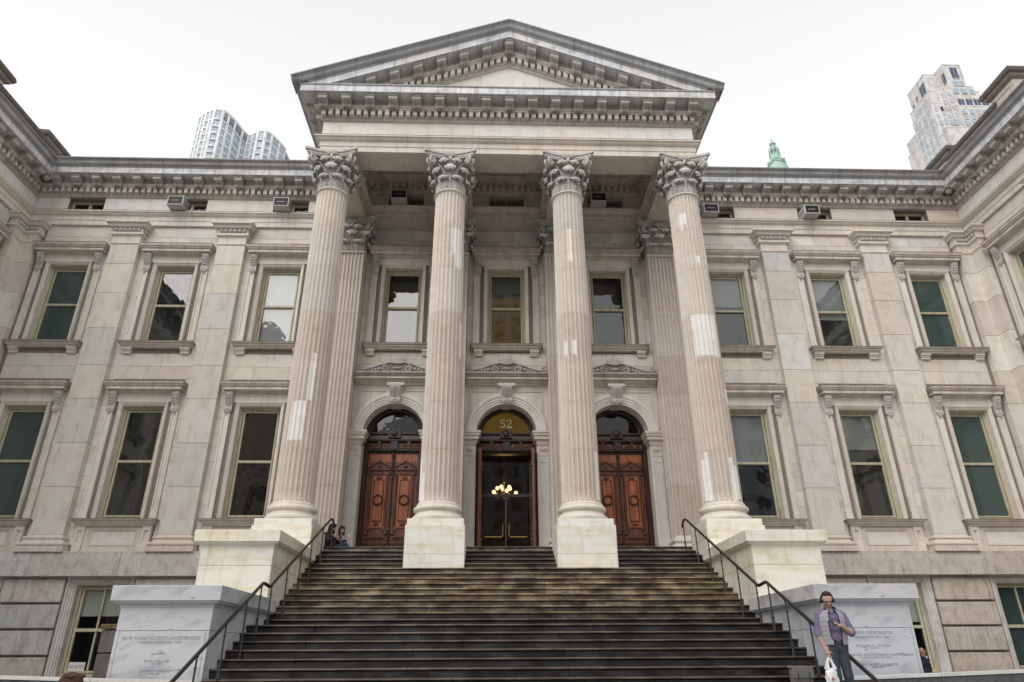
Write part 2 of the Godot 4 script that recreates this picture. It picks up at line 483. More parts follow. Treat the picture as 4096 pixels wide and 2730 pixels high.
func dentils(parent: Node3D, a: Vector2, b: Vector2, s0: float, s1: float, pitch: float, tones: Array, slope := 0.0, ybase := 0.0) -> void:
	var n := int(round((s1 - s0) / pitch))
	for i in n:
		var s := s0 + (s1 - s0) * (i + 0.5) / n
		if absf(along(a, b, s).origin.x) > 20.0 and along(a, b, s).origin.z > 7.0: continue
		put("dentil", tones[(i / 7) % tones.size()], M.weathered, parent, along(a, b, s, ybase + slope * s))

var dentil_meshes := []
var corona_tone: Color

func entablature(called: String, a: Vector2, b: Vector2, ma: Vector2, mb_: Vector2, in_a: float, in_b: float, opts := {}) -> Node3D:
	var e := node(called, court)
	var L := a.distance_to(b)
	var low: Color = opts.get("low", C.cream)
	run("architrave", arch_prof(), a, b, ma, mb_, e, M.stone, low, 3.4, 0.05)
	if not opts.get("open_frieze", false):
		run("frieze", [V2(0, 19.45), V2(0, 20.18)], a, b, ma, mb_, e, M.stone, C.light, 2.9, 0.06)
	run("ledge_grime_shadow", [V2(0.2225, 19.40), V2(0.2225, 19.424), V2(0.02, 19.4525)], a, b, ma, mb_, e, M.weathered, C.grime_shade, 9.0, 0.1)  # dirt on the ledge, with a shadow line put into its dark colour
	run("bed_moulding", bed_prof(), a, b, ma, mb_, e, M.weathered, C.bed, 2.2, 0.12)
	if opts.get("inner", false):
		dentils(e, a, b, in_a, L - in_b, 0.2643, dentil_meshes)
		return e
	run("corona", corona_prof(), a, b, ma, mb_, e, M.cornice_marble, C.corona, 2.7, 0.05)
	run("corona_moulding", crown_prof(), a, b, ma, mb_, e, M.cornice_marble, C.sima, 2.7, 0.08)
	if opts.get("sima", true):
		var sp := sima_prof()
		if opts.get("low_sima", false):
			for i in sp.size(): sp[i].y = 21.31 + (sp[i].y - 21.31) * 0.57
		run("gutter_moulding", sp, a, b, ma, mb_, e, M.cornice_marble, C.sima, 2.9, 0.10)
		var rim := V2(1.1225, sp[-2].y)
		run("gutter_edge", [rim + V2(0, -0.022), rim + V2(0, 0.003), rim + V2(-0.4, 0.016)], a, b, ma, mb_, e, M.cornice_marble, C.grime_shade * 0.8, 9.0, 0.05)
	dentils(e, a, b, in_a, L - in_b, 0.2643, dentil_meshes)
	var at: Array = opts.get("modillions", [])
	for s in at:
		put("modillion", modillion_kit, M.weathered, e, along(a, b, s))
	return e
var modillion_kit: ArrayMesh

func spaced(a: float, b: float, n: int) -> Array:
	var r := []
	for i in n: r.append(a + (b - a) * i / (n - 1))
	return r

# acanthus leaf: foot on a bell of radius r0, curling out at the top
func leaf(mb: Mb, ang: float, r0: float, flare: float, y0: float, h: float, w: float, out: float, square: float) -> void:
	var rows := []
	var NT := 14
	var NS := 16
	for i in NT + 1:
		var t := float(i) / NT
		var row := PackedVector3Array()
		var up := minf(t / 0.74, 1.0)
		var cu := maxf(0.0, (t - 0.60) / 0.40)
		var r := r0 + 0.055 + flare * up * up + out * sin(cu * 2.2) * 0.95
		var y := y0 + h * sin(minf(t / 0.80, 1.0) * PI / 2) - h * 0.20 * maxf(0.0, (t - 0.78) / 0.22)
		var ww := w * (0.78 + 0.30 * sin(t * 2.6)) * (1.0 - 0.30 * absf(sin(t * PI * 4.5))) * (1.0 if t < 0.85 else sqrt(maxf(0.0, 1.0 - pow((t - 0.85) / 0.17, 2))))
		for j in NS + 1:
			var s := 2.0 * j / NS - 1.0
			var rib := cos(s * PI * 4.0)
			var rr := r - 0.025 * s * s + 0.022 * rib * (1.0 - 0.6 * cu) - 0.05 * cu * s * s
			var f := ang + s * ww / (r0 + 0.05)
			row.append(plan(f, rr, square) + Vector3(0, y - 0.03 * s * s + 0.012 * rib * cu, 0))
		rows.append(row)
	var base := mb.k
	mb.k = base * 0.92
	mb.grid(rows.slice(0, 10))
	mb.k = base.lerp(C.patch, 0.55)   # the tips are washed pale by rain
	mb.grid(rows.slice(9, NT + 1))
	mb.k = base * 0.85
	var back := []
	for i in range(NT, -1, -1):
		var row := PackedVector3Array()
		for q in rows[i]:
			var inw := Vector3(q.x, 0, q.z).normalized() * -0.035
			row.append(q + inw + Vector3(0, -0.012, 0))
		back.append(row)
	mb.grid(back)
	mb.k = base
func plan(f: float, r: float, square: float) -> Vector3:
	var k := 1.0
	if square > 0.0:
		k = 1.0 / pow(maxf(absf(sin(f)), absf(cos(f))), square)
	return Vector3(sin(f) * r * k, 0, cos(f) * r * k)

func capital_mesh(R: float, square: float) -> ArrayMesh: # from the neck (y = 0) to the architrave (y = 1.53)
	var mb := Mb.new()
	mb.k = C.cap
	var H := 1.53
	# bell
	var rows := []
	for i in 9:
		var t := float(i) / 8
		var row := PackedVector3Array()
		for j in 32:
			row.append(plan(TAU * j / 32, R * (0.86 + 0.10 * t + 0.24 * t * t * t), square) + Vector3(0, t * H * 0.90, 0))
		rows.append(row)
	mb.grid(rows, true)
	# two rows of eight leaves
	for i in 8:
		var f := TAU * i / 8
		mb.k = tone(C.cap, 0.08)
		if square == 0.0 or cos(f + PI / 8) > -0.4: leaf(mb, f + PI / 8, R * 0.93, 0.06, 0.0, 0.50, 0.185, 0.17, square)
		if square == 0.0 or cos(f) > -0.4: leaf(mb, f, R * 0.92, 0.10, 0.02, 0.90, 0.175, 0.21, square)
		# stalk leaves that carry the scrolls
		var g := f + PI / 8
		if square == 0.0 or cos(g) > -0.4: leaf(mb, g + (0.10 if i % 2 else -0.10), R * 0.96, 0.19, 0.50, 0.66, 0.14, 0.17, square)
	# corner scrolls and the small inner ones
	for q in 4:
		var f0 := PI / 4 + q * PI / 2
		if square > 0.0 and cos(f0) < -0.3: continue
		for s in [-1.0, 1.0]:
			mb.k = tone(C.cap, 0.06)
			var pts := PackedVector3Array()
			var rad := []
			for i in 7:
				var t := i / 6.0
				var f: float = f0 + s * (0.44 - 0.36 * t)
				pts.append(plan(f, R * 1.03 + 0.06 + 0.34 * t * t, square * (1 - t)) + Vector3(0, 0.62 + 0.56 * t, 0))
				rad.append(0.03 + 0.015 * t)
			var f1: float = f0 + s * 0.075
			var cr := R * 1.03 + 0.42
			for i in range(1, 22):
				var t := i / 21.0
				var a := PI * 0.65 - t * TAU * 1.9
				var rr := 0.185 * (1.0 - 0.78 * t)
				pts.append(Vector3(sin(f1), 0, cos(f1)) * (cr + rr * cos(a)) + Vector3(0, 1.13 + rr * sin(a) , 0))
				rad.append(0.045 - 0.02 * t)
			mb.tube(pts, rad, 5, 1.5)
		mb.k = tone(C.cap, 0.05)
		var o := Vector3(sin(f0), 0, cos(f0)) * (R * 1.03 + 0.42) + Vector3(0, 1.13, 0)
		mb.ball(o, Vector3(0.10, 0.13, 0.10), 8, 6)
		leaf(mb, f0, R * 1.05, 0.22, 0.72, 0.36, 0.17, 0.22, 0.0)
	for q in 4:
		var f0 := q * PI / 2
		if square > 0.0 and q == 2: continue
		for s in [-1.0, 1.0]:
			var pts := PackedVector3Array()
			for i in 22:
				var t := i / 21.0
				var a := -PI * 0.5 + t * TAU * 1.6
				var rr := 0.16 * (1.0 - 0.75 * t)
				var x: float = s * (0.13 - rr * cos(a) * 0.9)
				pts.append(Vector3(sin(f0), 0, cos(f0)) * (R + 0.17) + Vector3(cos(f0), 0, -sin(f0)) * x + Vector3(0, 1.10 + rr * sin(a), 0))
			mb.tube(pts, [0.035], 5, 1.2)
		# fleuron: a fan of petals over a stem
		var rt := Vector3(cos(f0), 0, -sin(f0))
		var fw := Vector3(sin(f0), 0, cos(f0))
		var o := fw * (R + 0.25) + Vector3(0, 1.26, 0)
		mb.k = tone(C.cap, 0.04) * 1.06
		for i in 7:
			var a := (i - 3) * 0.40
			mb.ball(o + rt * sin(a) * 0.13 + Vector3(0, cos(a) * 0.15 + 0.03, 0), Vector3(0.035, 0.11, 0.05), 6, 5, Basis(rt, Vector3.UP, fw) * Basis(Vector3(0, 0, 1), -a))
		mb.ball(o + Vector3(0, -0.06, 0.0), Vector3(0.07, 0.11, 0.07), 7, 5)
	# abacus with hollow sides and cut corners
	mb.k = tone(C.cap, 0.03)
	var outline := PackedVector2Array()
	for q in 4:
		var r0 := q * PI / 2
		for i in 9:
			var u := i / 8.0 * 2 - 1
			var dep := 1.0 - 0.23 * (1 - u * u)
			var p := V2(u * 0.91, -dep * 0.97)
			outline.append(p.rotated(r0))
	for st in [[1.28, 1.33, 0.90], [1.33, 1.43, 0.93], [1.43, 1.53, 1.0]]:
		var t := Mb.new()
		t.k = mb.k
		var oo := PackedVector2Array()
		for p in outline: oo.append(p * st[2])
		t.extrude(oo, st[0], st[1])
		mb.add(t, Transform3D(Basis(Vector3(1, 0, 0), Vector3(0, 0, -1), Vector3(0, 1, 0)), Vector3.ZERO))
	return mb.mesh()

func flute_row(n: int, r: float, depth: float) -> PackedVector3Array:
	var row := PackedVector3Array()
	for i in n:
		for j in 7:
			var u := (j - 1) / 5.0
			var f := TAU * (i + (0.0 if j == 0 else 0.22 + 0.78 * u)) / n
			var dd := 0.0
			if j > 0: dd = depth * sqrt(maxf(0.0, 1.0 - pow(2 * u - 1, 2)))
			row.append(Vector3(sin(f) * (r - dd), 0, cos(f) * (r - dd)))
	return row

func column(at: Vector3, foot: float, caps: ArrayMesh, idx: int) -> void:
	var e := node("column", court, Transform3D(Basis(), Vector3(at.x, 0, at.z)))
	var mb := Mb.new()
	mb.k = C.plinth
	# pedestal in stones
	var y := foot
	for h in [0.376, 5.11 - foot - 0.376]:
		mb = Mb.new(); mb.k = tone(C.plinth, 0.03)
		mb.cbox(Vector3(-0.86, y, -0.86), Vector3(0.86, y + h - 0.004, 0.86), 0.008)
		put("pedestal_stone", mb, M.yellow_marble, e)
		y += h
	mb = Mb.new(); mb.k = tone(C.plinth, 0.02) * 1.02
	mb.cbox(Vector3(-0.82, 5.11, -0.82), Vector3(0.82, 5.30, 0.82), 0.01)
	put("plinth", mb, M.yellow_marble, e)
	mb = Mb.new(); mb.k = C.cream
	mb.lathe(tor(V2(0.69, 5.30), V2(0.69, 5.48), 0.09) + [V2(0.69, 5.49), V2(0.685, 5.51)] + cav(V2(0.685, 5.51), V2(0.645, 5.555)) + [V2(0.66, 5.585), V2(0.67, 5.60)] + tor(V2(0.67, 5.60), V2(0.66, 5.75), 0.075) + [V2(0.655, 5.76), V2(0.655, 5.80)] + cav(V2(0.65, 5.80), V2(0.60, 5.86)), 48, Vector3.ZERO)
	put("base", mb, M.stone, e)
	# fluted drums
	var ys := [5.86, 7.45, 9.0, 10.65, 12.2, 13.95, 15.6, 17.12]
	for i in 7:
		mb = Mb.new()
		var col := stone_tone().lerp(C.cream, 0.35)
		if i < 4: col = col.lerp(C.pink, 0.6)
		var y0: float = ys[i]; var y1: float = ys[i + 1]
		var rws := [y0, y0 + 0.012]
		if i == 0: rws = [y0, y0 + 0.06, y0 + 0.09, y0 + 0.14, y0 + 0.22]
		for q in range(1, 6): rws.append(lerpf(rws[-1] if q == 1 else rws[-1], y1, 1.0 / (7 - q)))
		if i == 6: rws.append_array([y1 - 0.16, y1 - 0.08, y1 - 0.03])
		else: rws.append(y1 - 0.012)
		rws.append(y1)
		rws.sort()
		var rows := []
		for yy in rws:
			var t: float = (yy - 5.86) / 11.26
			var r := 0.596 - 0.052 * pow(t, 1.5)
			if (yy == y0 or yy == y1) and not (i == 0 and yy == y0) and not (i == 6 and yy == y1): r -= 0.016
			var dep := 0.056
			if i == 0 and yy < y0 + 0.2: dep = 0.0 if yy < y0 + 0.07 else (0.028 if yy < y0 + 0.1 else 0.040)
			if i == 6 and yy > y1 - 0.1: dep = 0.0 if yy > y1 - 0.05 else 0.028
			var row := flute_row(24, r, dep)
			for j in row.size(): row[j].y = yy
			rows.append(row)
		var patch := {}
		if rng.randf() < 0.34:
			for q in rng.randi_range(1, 2):
				var f0 := rng.randi_range(-5, 4)
				for f in rng.randi_range(1, 2): patch[(f0 + f + 24) % 24] = [rng.randi_range(0, 3), rng.randi_range(3, rows.size())]
		if idx == 3 and i == 3: for f in range(-3, 3): patch[(f + 24) % 24] = [0, 99]
		if idx == 0 and i == 1: for f in range(-2, 1): patch[(f + 24) % 24] = [2, 99]
		for r in rows.size() - 1:
			for j in 168:
				var g := (j + 1) % 168
				var f := j / 7
				mb.k = col
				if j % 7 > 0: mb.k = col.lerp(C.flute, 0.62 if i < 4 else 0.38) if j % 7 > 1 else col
				if patch.has(f) and r >= patch[f][0] and r < patch[f][1]: mb.k = C.patch
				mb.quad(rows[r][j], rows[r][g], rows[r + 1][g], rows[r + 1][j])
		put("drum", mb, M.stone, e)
	mb = Mb.new(); mb.k = C.cream
	mb.lathe([V2(0.544, 17.12), V2(0.56, 17.125), V2(0.57, 17.14)] + tor(V2(0.57, 17.14), V2(0.57, 17.22), 0.05) + [V2(0.52, 17.25), V2(0.3, 17.26)], 40, Vector3.ZERO)
	put("astragal", mb, M.stone, e)
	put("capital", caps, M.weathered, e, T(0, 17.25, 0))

func anta(x: float, caps: ArrayMesh) -> void: # fluted pilaster at the back of the portico
	var e := node("anta", court, T(x, 0, 0))
	var w := 0.55; var D := 0.72
	var path := [V2(-w, 0.0), V2(-w, D), V2(w, D), V2(w, 0.0)]
	var mb := Mb.new(); mb.k = C.cream
	mb.sweep([V2(0.26, 4.75), V2(0.26, 5.0)] + tor(V2(0.16, 5.0), V2(0.16, 5.17), 0.08) + [V2(0.13, 5.19), V2(0.08, 5.26), V2(0.10, 5.28)] + tor(V2(0.08, 5.29), V2(0.08, 5.42), 0.05) + [V2(0.04, 5.44), V2(0.0, 5.54)], path)
	put("base", mb, M.stone, e)
	var ys := [5.54, 7.3, 9.1, 10.9, 12.5, 14.3, 15.9, 17.10]
	for i in 7:
		mb = Mb.new()
		mb.k = stone_tone().lerp(C.pink if i < 4 else C.cream, 0.4)
		var y0: float = ys[i] + (0.004 if i else 0.0); var y1: float = ys[i + 1] - 0.004
		var pts := [V2(-w, -0.0)]
		for s in 3: pts.append_array(flute2(V2(-w, 0.04 + s * 0.22), V2(-w, 0.04 + (s + 1) * 0.22), V2(1, 0)))
		pts.append(V2(-w, D))
		for s in 7: pts.append_array(flute2(V2(-w + 0.03 + s * 0.149, D), V2(-w + 0.03 + (s + 1) * 0.149, D), V2(0, -1)))
		pts.append(V2(w, D))
		for s in range(2, -1, -1): pts.append_array(flute2(V2(w, 0.04 + (s + 1) * 0.22), V2(w, 0.04 + s * 0.22), V2(-1, 0)))
		pts.append(V2(w, 0.0))
		var whole := mb.k
		for j in pts.size() - 1:
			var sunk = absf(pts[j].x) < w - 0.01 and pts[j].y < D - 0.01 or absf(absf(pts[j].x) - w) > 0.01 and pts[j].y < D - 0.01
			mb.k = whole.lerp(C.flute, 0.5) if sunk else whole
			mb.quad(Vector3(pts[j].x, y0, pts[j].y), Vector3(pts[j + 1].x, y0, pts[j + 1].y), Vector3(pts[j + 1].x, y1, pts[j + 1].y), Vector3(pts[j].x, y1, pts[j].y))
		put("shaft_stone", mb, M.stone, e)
	mb = Mb.new(); mb.k = C.cream
	mb.sweep([V2(0, 17.10)] + tor(V2(0.02, 17.12), V2(0.02, 17.20), 0.05) + [V2(0.0, 17.22), V2(-0.06, 17.23)], path)
	put("astragal", mb, M.stone, e)
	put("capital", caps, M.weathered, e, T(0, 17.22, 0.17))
func flute2(a: Vector2, b: Vector2, inw: Vector2) -> Array:
	var r := [a.lerp(b, 0.13)]
	for j in range(0, 7):
		var u := j / 6.0
		r.append(a.lerp(b, 0.13 + 0.74 * u) + inw * 0.042 * sqrt(maxf(0.0, 1.0 - pow(2 * u - 1, 2))))
	return r

func pilaster(parent: Node3D, path: Array, front: Array) -> Node3D: # plain wing pilaster; front = [[a, b]] runs that carry the egg moulding
	var e := node("pilaster", parent)
	var mb := Mb.new(); mb.k = tone(C.pink, 0.05)
	mb.sweep([V2(0.24, 5.04), V2(0.24, 5.23), V2(0.19, 5.235)] + tor(V2(0.17, 5.235), V2(0.17, 5.37), 0.07) + [V2(0.13, 5.38), V2(0.08, 5.46), V2(0.09, 5.48)] + tor(V2(0.07, 5.48), V2(0.07, 5.58), 0.05) + [V2(0.03, 5.59), V2(0.0, 5.66)], path)
	put("base", mb, M.stone, e)
	var ys := [5.66, 7.35, 9.0, 10.75, 12.15, 13.75, 15.35, 16.75, 17.72]
	for i in 8:
		mb = Mb.new()
		mb.k = stone_tone()
		if i < 3: mb.k = mb.k.lerp(C.grey, 0.5)
		var pr := [V2(-0.014, ys[i] + 0.003), V2(0, ys[i] + 0.012), V2(0, ys[i + 1] - 0.012), V2(-0.014, ys[i + 1] - 0.003)]
		mb.sweep(pr, path, false)
		put("shaft_stone", mb, M.stone, e)
	mb = Mb.new(); mb.k = C.cream
	mb.sweep([V2(0, 17.70)] + tor(V2(0.01, 17.72), V2(0.01, 17.80), 0.035) + [V2(0.0, 17.81), V2(0.0, 18.10)] + cav(V2(0.01, 18.10), V2(0.06, 18.16)) + [V2(0.10, 18.17), V2(0.10, 18.27), V2(0.06, 18.29), V2(0.06, 18.50), V2(0.17, 18.52), V2(0.17, 18.55)] + cav(V2(0.18, 18.55), V2(0.29, 18.66)) + [V2(0.31, 18.67), V2(0.31, 18.735), V2(0.0, 18.76)], path)
	put("capital", mb, M.stone, e)
	mb = Mb.new()
	for f in front:
		var a: Vector2 = f[0]; var b: Vector2 = f[1]
		var L := a.distance_to(b)
		var n := maxi(2, roundi(L / 0.20))
		for i in n:
			mb.k = C.cap
			var t := along(a, b, L * (i + 0.5) / n)
			mb.ball(t * Vector3(0, 18.385, 0.11), Vector3(0.055, 0.10, 0.055), 8, 6)
			for s in [-1.0, 1.0]:
				mb.ball(t * Vector3(s * 0.075, 18.40, 0.10), Vector3(0.014, 0.10, 0.035), 6, 4)
			if i: mb.ball(along(a, b, L * i / n) * Vector3(0, 18.36, 0.09), Vector3(0.014, 0.09, 0.03), 5, 4)
	put("egg_moulding", mb, M.weathered, e)
	return e

func console_mesh(w: float, H: float) -> ArrayMesh:
	var t := Mb.new(); t.k = C.cap
	var z := 1.0
	t.extrude(PackedVector2Array([V2(-0.02, 0), V2(-0.02, -H), V2(0.07, -H), V2(0.10, -H * 0.9), V2(0.075, -H * 0.78), V2(0.09, -H * 0.66), V2(0.15, -H * 0.45), V2(0.20, -H * 0.28), V2(0.235, -H * 0.12), V2(0.22, 0)]), -w / 2, w / 2)
	var mb := Mb.new()
	mb.add(t, Transform3D(Basis(Vector3(0, 0, 1), Vector3(0, 1, 0), Vector3(-1, 0, 0)), Vector3.ZERO))
	mb.k = C.cap
	for s in [-1.0, 1.0]:
		mb.ball(Vector3(s * w * 0.5, -H * 0.13, 0.13), Vector3(0.02, 0.085, 0.085), 8, 6)
		mb.ball(Vector3(s * w * 0.5, -H * 0.88, 0.055), Vector3(0.018, 0.06, 0.05), 8, 5)
		mb.tube(PackedVector3Array([Vector3(s * w * 0.38, -H * 0.02, 0.235), Vector3(s * w * 0.38, -H * 0.3, 0.205), Vector3(s * w * 0.38, -H * 0.6, 0.115)]), [0.02], 5)
	for q in [[-0.16, 0.235, 0.05], [-0.30, 0.205, 0.055], [-0.44, 0.165, 0.05], [-0.57, 0.13, 0.04]]:
		for s in [-1.0, 0.0, 1.0]:
			mb.ball(Vector3(s * w * 0.16, H * q[0] - absf(s) * 0.02, q[1]), Vector3(0.03, q[2] + 0.02, 0.022), 6, 4)
	for s in [-1.0, 0.0, 1.0]:
		mb.ball(Vector3(s * w * 0.27, -H * (0.98 + 0.03 * (1 - absf(s))), 0.06), Vector3(0.036, 0.075, 0.04), 6, 5)
	mb.ball(Vector3(0, -H * 0.86, 0.09), Vector3(0.05, 0.045, 0.03), 7, 5)
	return mb.mesh()

# window on a wall at z = 0, centred on x = 0; returns a template that is copied
func window_kit(low: bool) -> Node3D:
	var e := Node3D.new()
	e.name = "window"
	var ys := 6.22 if low else 13.20     # sill
	var yo := 10.55 if low else 16.82    # head of the opening
	var hb := 11.12 if low else 17.36    # hood, underside and top
	var ht := 11.44 if low else 17.71
	var meet := 8.42 if low else 15.04
	var mb := Mb.new()
	mb.k = C.cream
	mb.frame(-0.80, 0.80, ys - 0.02, yo, [V2(0, -0.50), V2(0, 0.03), V2(0.035, 0.035), V2(0.04, 0.06), V2(0.09, 0.065), V2(0.095, 0.10), V2(0.125, 0.105), V2(0.135, 0.08), V2(0.15, 0.0)])
	put("surround", mb, M.stone, e)
	mb = Mb.new(); mb.k = C.cream
	mb.slab(-1.07, 1.07, yo + 0.15, hb - 0.06, -0.02, 0.05, 0.01)
	put("hood_frieze", mb, M.stone, e)
	var path := [V2(-1.07, -0.2), V2(-1.07, 0.0), V2(1.07, 0.0), V2(1.07, -0.2)]
	var pc := [V2(-1.38, -0.2), V2(-1.38, 0.0), V2(1.38, 0.0), V2(1.38, -0.2)]
	mb = Mb.new(); mb.k = C.cream * 0.97
	mb.sweep([V2(-0.3, hb - 0.06), V2(0.07, hb - 0.06)] + ovo(V2(0.07, hb - 0.06), V2(0.13, hb)) + [V2(0.36, hb), V2(0.36, hb + 0.11)], path, false)
	mb.k = C.brown.lerp(C.pink, 0.45)
	mb.sweep(ovo(V2(0.37, hb + 0.11), V2(0.42, hb + 0.2)) + [V2(0.45, hb + 0.21), V2(0.45, ht)], path, false)
	mb.k = C.grime_shade
	mb.sweep([V2(0.453, ht - 0.035), V2(0.453, ht + 0.002), V2(-0.2, ht + 0.033)], path, false)
	put("hood", mb, M.weathered, e)
	for s in [-1.0, 1.0]:
		put("console", console_small, M.weathered, e, T(s * 1.205, hb - 0.01, 0.03))
		mb = Mb.new(); mb.k = C.light if s < 0 else C.cream
		var y1 := hb - 0.80
		mb.slab(-0.135, 0.135, ys, ys + 0.24, -0.02, 0.085, 0.01)
		mb.frame(-0.07, 0.07, ys + 0.34, y1 - 0.10, [V2(0, 0.035), V2(0, 0.07), V2(0.055, 0.07), V2(0.06, 0.065), V2(0.06, -0.02)], true)
		mb.slab(-0.072, 0.072, ys + 0.33, y1 - 0.09, 0.0, 0.036, 0.004)
		mb.quad(Vector3(-0.13, ys + 0.24, 0.065), Vector3(0.13, ys + 0.24, 0.065), Vector3(0.13, ys + 0.29, 0.07), Vector3(-0.13, ys + 0.29, 0.07))
		mb.slab(-0.13, 0.13, y1 - 0.045, y1 + 0.76, -0.02, 0.055, 0.01)
		put("side_strip", mb, M.stone, e, T(s * 1.245, 0, 0))
	var ps := [V2(-1.12, -0.2), V2(-1.12, 0.0), V2(1.12, 0.0), V2(1.12, -0.2)]
	mb = Mb.new(); mb.k = C.pink
	mb.sweep([V2(-0.3, ys - 0.24), V2(0.20, ys - 0.24), V2(0.21, ys - 0.20)] + ovo(V2(0.22, ys - 0.19), V2(0.30, ys - 0.10)), ps, false)
	mb.k = C.brown
	mb.sweep([V2(0.30, ys - 0.10), V2(0.35, ys - 0.09), V2(0.36, ys - 0.02)], ps, false)
	mb.k = C.grime_shade
	mb.sweep([V2(0.363, ys - 0.045), V2(0.363, ys - 0.018), V2(-1.0, ys + 0.002)], ps, false)
	put("sill", mb, M.weathered, e)
	if not low:
		for s in [-1.0, 1.0]:
			mb = Mb.new(); mb.k = C.cream
			mb.cbox(Vector3(-0.19, ys - 0.33, -0.05), Vector3(0.19, ys - 0.241, 0.19), 0.01)
			mb.cbox(Vector3(-0.18, ys - 0.40, -0.05), Vector3(0.18, ys - 0.332, 0.15), 0.02)
			mb.cbox(Vector3(-0.17, ys - 0.48, -0.05), Vector3(0.17, ys - 0.402, 0.11), 0.01)
			put("sill_bracket", mb, M.stone, e, T(s * 1.14, 0, 0))
	else:
		for s in [-1.0, 1.0]:
			mb = Mb.new(); mb.k = C.cream
			mb.frame(-0.055, 0.055, 5.40, 5.80, [V2(0, 0.07), V2(0.01, 0.12), V2(0.025, 0.13), V2(0.03, 0.15), V2(0.10, 0.15), V2(0.10, -0.02)], true)
			mb.slab(-0.056, 0.056, 5.39, 5.81, 0.0, 0.08, 0.004)
			mb.slab(-0.155, 0.155, 5.0, 5.31, -0.02, 0.17, 0.01)
			mb.slab(-0.155, 0.155, 5.895, 5.98, -0.02, 0.15, 0.01)
			put("apron_pier", mb, M.stone, e, T(s * 1.16, 0, 0))
		mb = Mb.new(); mb.k = C.pink
		mb.frame(-0.72, 0.72, 5.40, 5.78, [V2(0, 0.03), V2(0.02, 0.06), V2(0.06, 0.065), V2(0.07, 0.10), V2(0.10, 0.105), V2(0.105, 0.08), V2(0.28, 0.08)], true)
		mb.slab(-1.0, 1.0, 5.02, 5.24, -0.02, 0.11, 0.01)
		put("apron_moulding", mb, M.stone, e)
		mb = Mb.new(); mb.k = C.light
		mb.slab(-0.74, 0.74, 5.38, 5.80, 0.0, 0.035, 0.006)
		put("apron_panel", mb, M.stone, e)
	var gt := 10.36 if low else 16.62
	var gb := ys + 0.20
	mb = Mb.new(); mb.k = C.paint
	mb.frame(-0.62, 0.62, gb, gt, [V2(0, -0.34), V2(0, -0.25), V2(0.015, -0.24), V2(0.06, -0.24), V2(0.065, -0.29), V2(0.09, -0.29), V2(0.095, -0.22), V2(0.18, -0.22), V2(0.19, -0.5)], true)
	put("frame", mb, M.paint, e)
	mb = Mb.new(); mb.k = C.paint
	mb.cbox(Vector3(-0.625, meet - 0.05, -0.345), Vector3(0.625, meet + 0.05, -0.235), 0.012)
	put("meeting_rail", mb, M.paint, e)
	for q in [[gb, meet - 0.045, -0.315], [meet + 0.045, gt, -0.29]]:
		mb = Mb.new()
		mb.box(Vector3(-0.625, q[0] - 0.005, q[2] - 0.012), Vector3(0.625, q[1] + 0.005, q[2]))
		put("pane", mb, M.pane, e)
		mb = Mb.new()
		mb.box(Vector3(-0.625, q[0] - 0.005, q[2] - 0.034), Vector3(0.625, q[1] + 0.005, q[2] - 0.026))
		put("inner_pane", mb, M.pane, e)
	return e

func window_at(kit: Node3D, parent: Node3D, at: Transform3D, low: bool, blind := 0.0, blind_col := Color.WHITE, pane := "") -> Node3D:
	var o: Node3D = kit.duplicate()
	o.name = "window"
	parent.add_child(o, true)
	o.transform = at
	if blind > 0.0:
		var gt := 10.40 if low else 16.66
		var gb := 6.40 if low else 13.38
		var mb := Mb.new()
		mb.k = blind_col
		mb.box(Vector3(-0.66, lerpf(gt, gb, blind), -0.405), Vector3(0.66, gt, -0.40))
		mb.k = blind_col * 0.9
		if blind < 0.98: mb.box(Vector3(-0.66, lerpf(gt, gb, blind) - 0.03, -0.415), Vector3(0.66, lerpf(gt, gb, blind), -0.39))
		put("blind", mb, M.plain, o)
	if pane:
		for ch in o.get_children():
			if String(ch.name).begins_with("pane"): ch.material_override = M[pane]
	return o
var console_small: ArrayMesh
var console_door: ArrayMesh

func sheet(mb: Mb, x0: float, x1: float, y0: float, y1: float, z0: float, z1: float, holes: Array) -> void: # wall with rectangular openings [x0, x1, y0, y1]
	var xs := [x0, x1]
	for h in holes:
		for q in [h[0], h[1]]:
			if q > x0 and q < x1 and not xs.has(q): xs.append(q)
	xs.sort()
	for i in xs.size() - 1:
		var a: float = xs[i]; var b: float = xs[i + 1]
		var cut := []
		for h in holes:
			if h[0] < b - 1e-5 and h[1] > a + 1e-5: cut.append([maxf(h[2], y0), minf(h[3], y1)])
		cut.sort_custom(func(p, q): return p[0] < q[0])
		var y := y0
		cut.append([y1, y1])
		for q in cut:
			if q[0] > y + 1e-5:
				mb.quad(Vector3(a, y, z1), Vector3(b, y, z1), Vector3(b, q[0], z1), Vector3(a, q[0], z1))
				mb.quad(Vector3(b, y, z0), Vector3(a, y, z0), Vector3(a, q[0], z0), Vector3(b, q[0], z0))
			y = maxf(y, q[1])
	for h in holes:
		var p := Vector3(h[0], h[2], z0); var q := Vector3(h[1], h[3], z1)
		mb.quad(Vector3(p.x, p.y, z0), Vector3(p.x, p.y, z1), Vector3(p.x, q.y, z1), Vector3(p.x, q.y, z0))
		mb.quad(Vector3(q.x, p.y, z1), Vector3(q.x, p.y, z0), Vector3(q.x, q.y, z0), Vector3(q.x, q.y, z1))
		mb.quad(Vector3(p.x, p.y, z1), Vector3(q.x, p.y, z1), Vector3(q.x, p.y, z0), Vector3(p.x, p.y, z0))
		mb.quad(Vector3(p.x, q.y, z0), Vector3(q.x, q.y, z0), Vector3(q.x, q.y, z1), Vector3(p.x, q.y, z1))

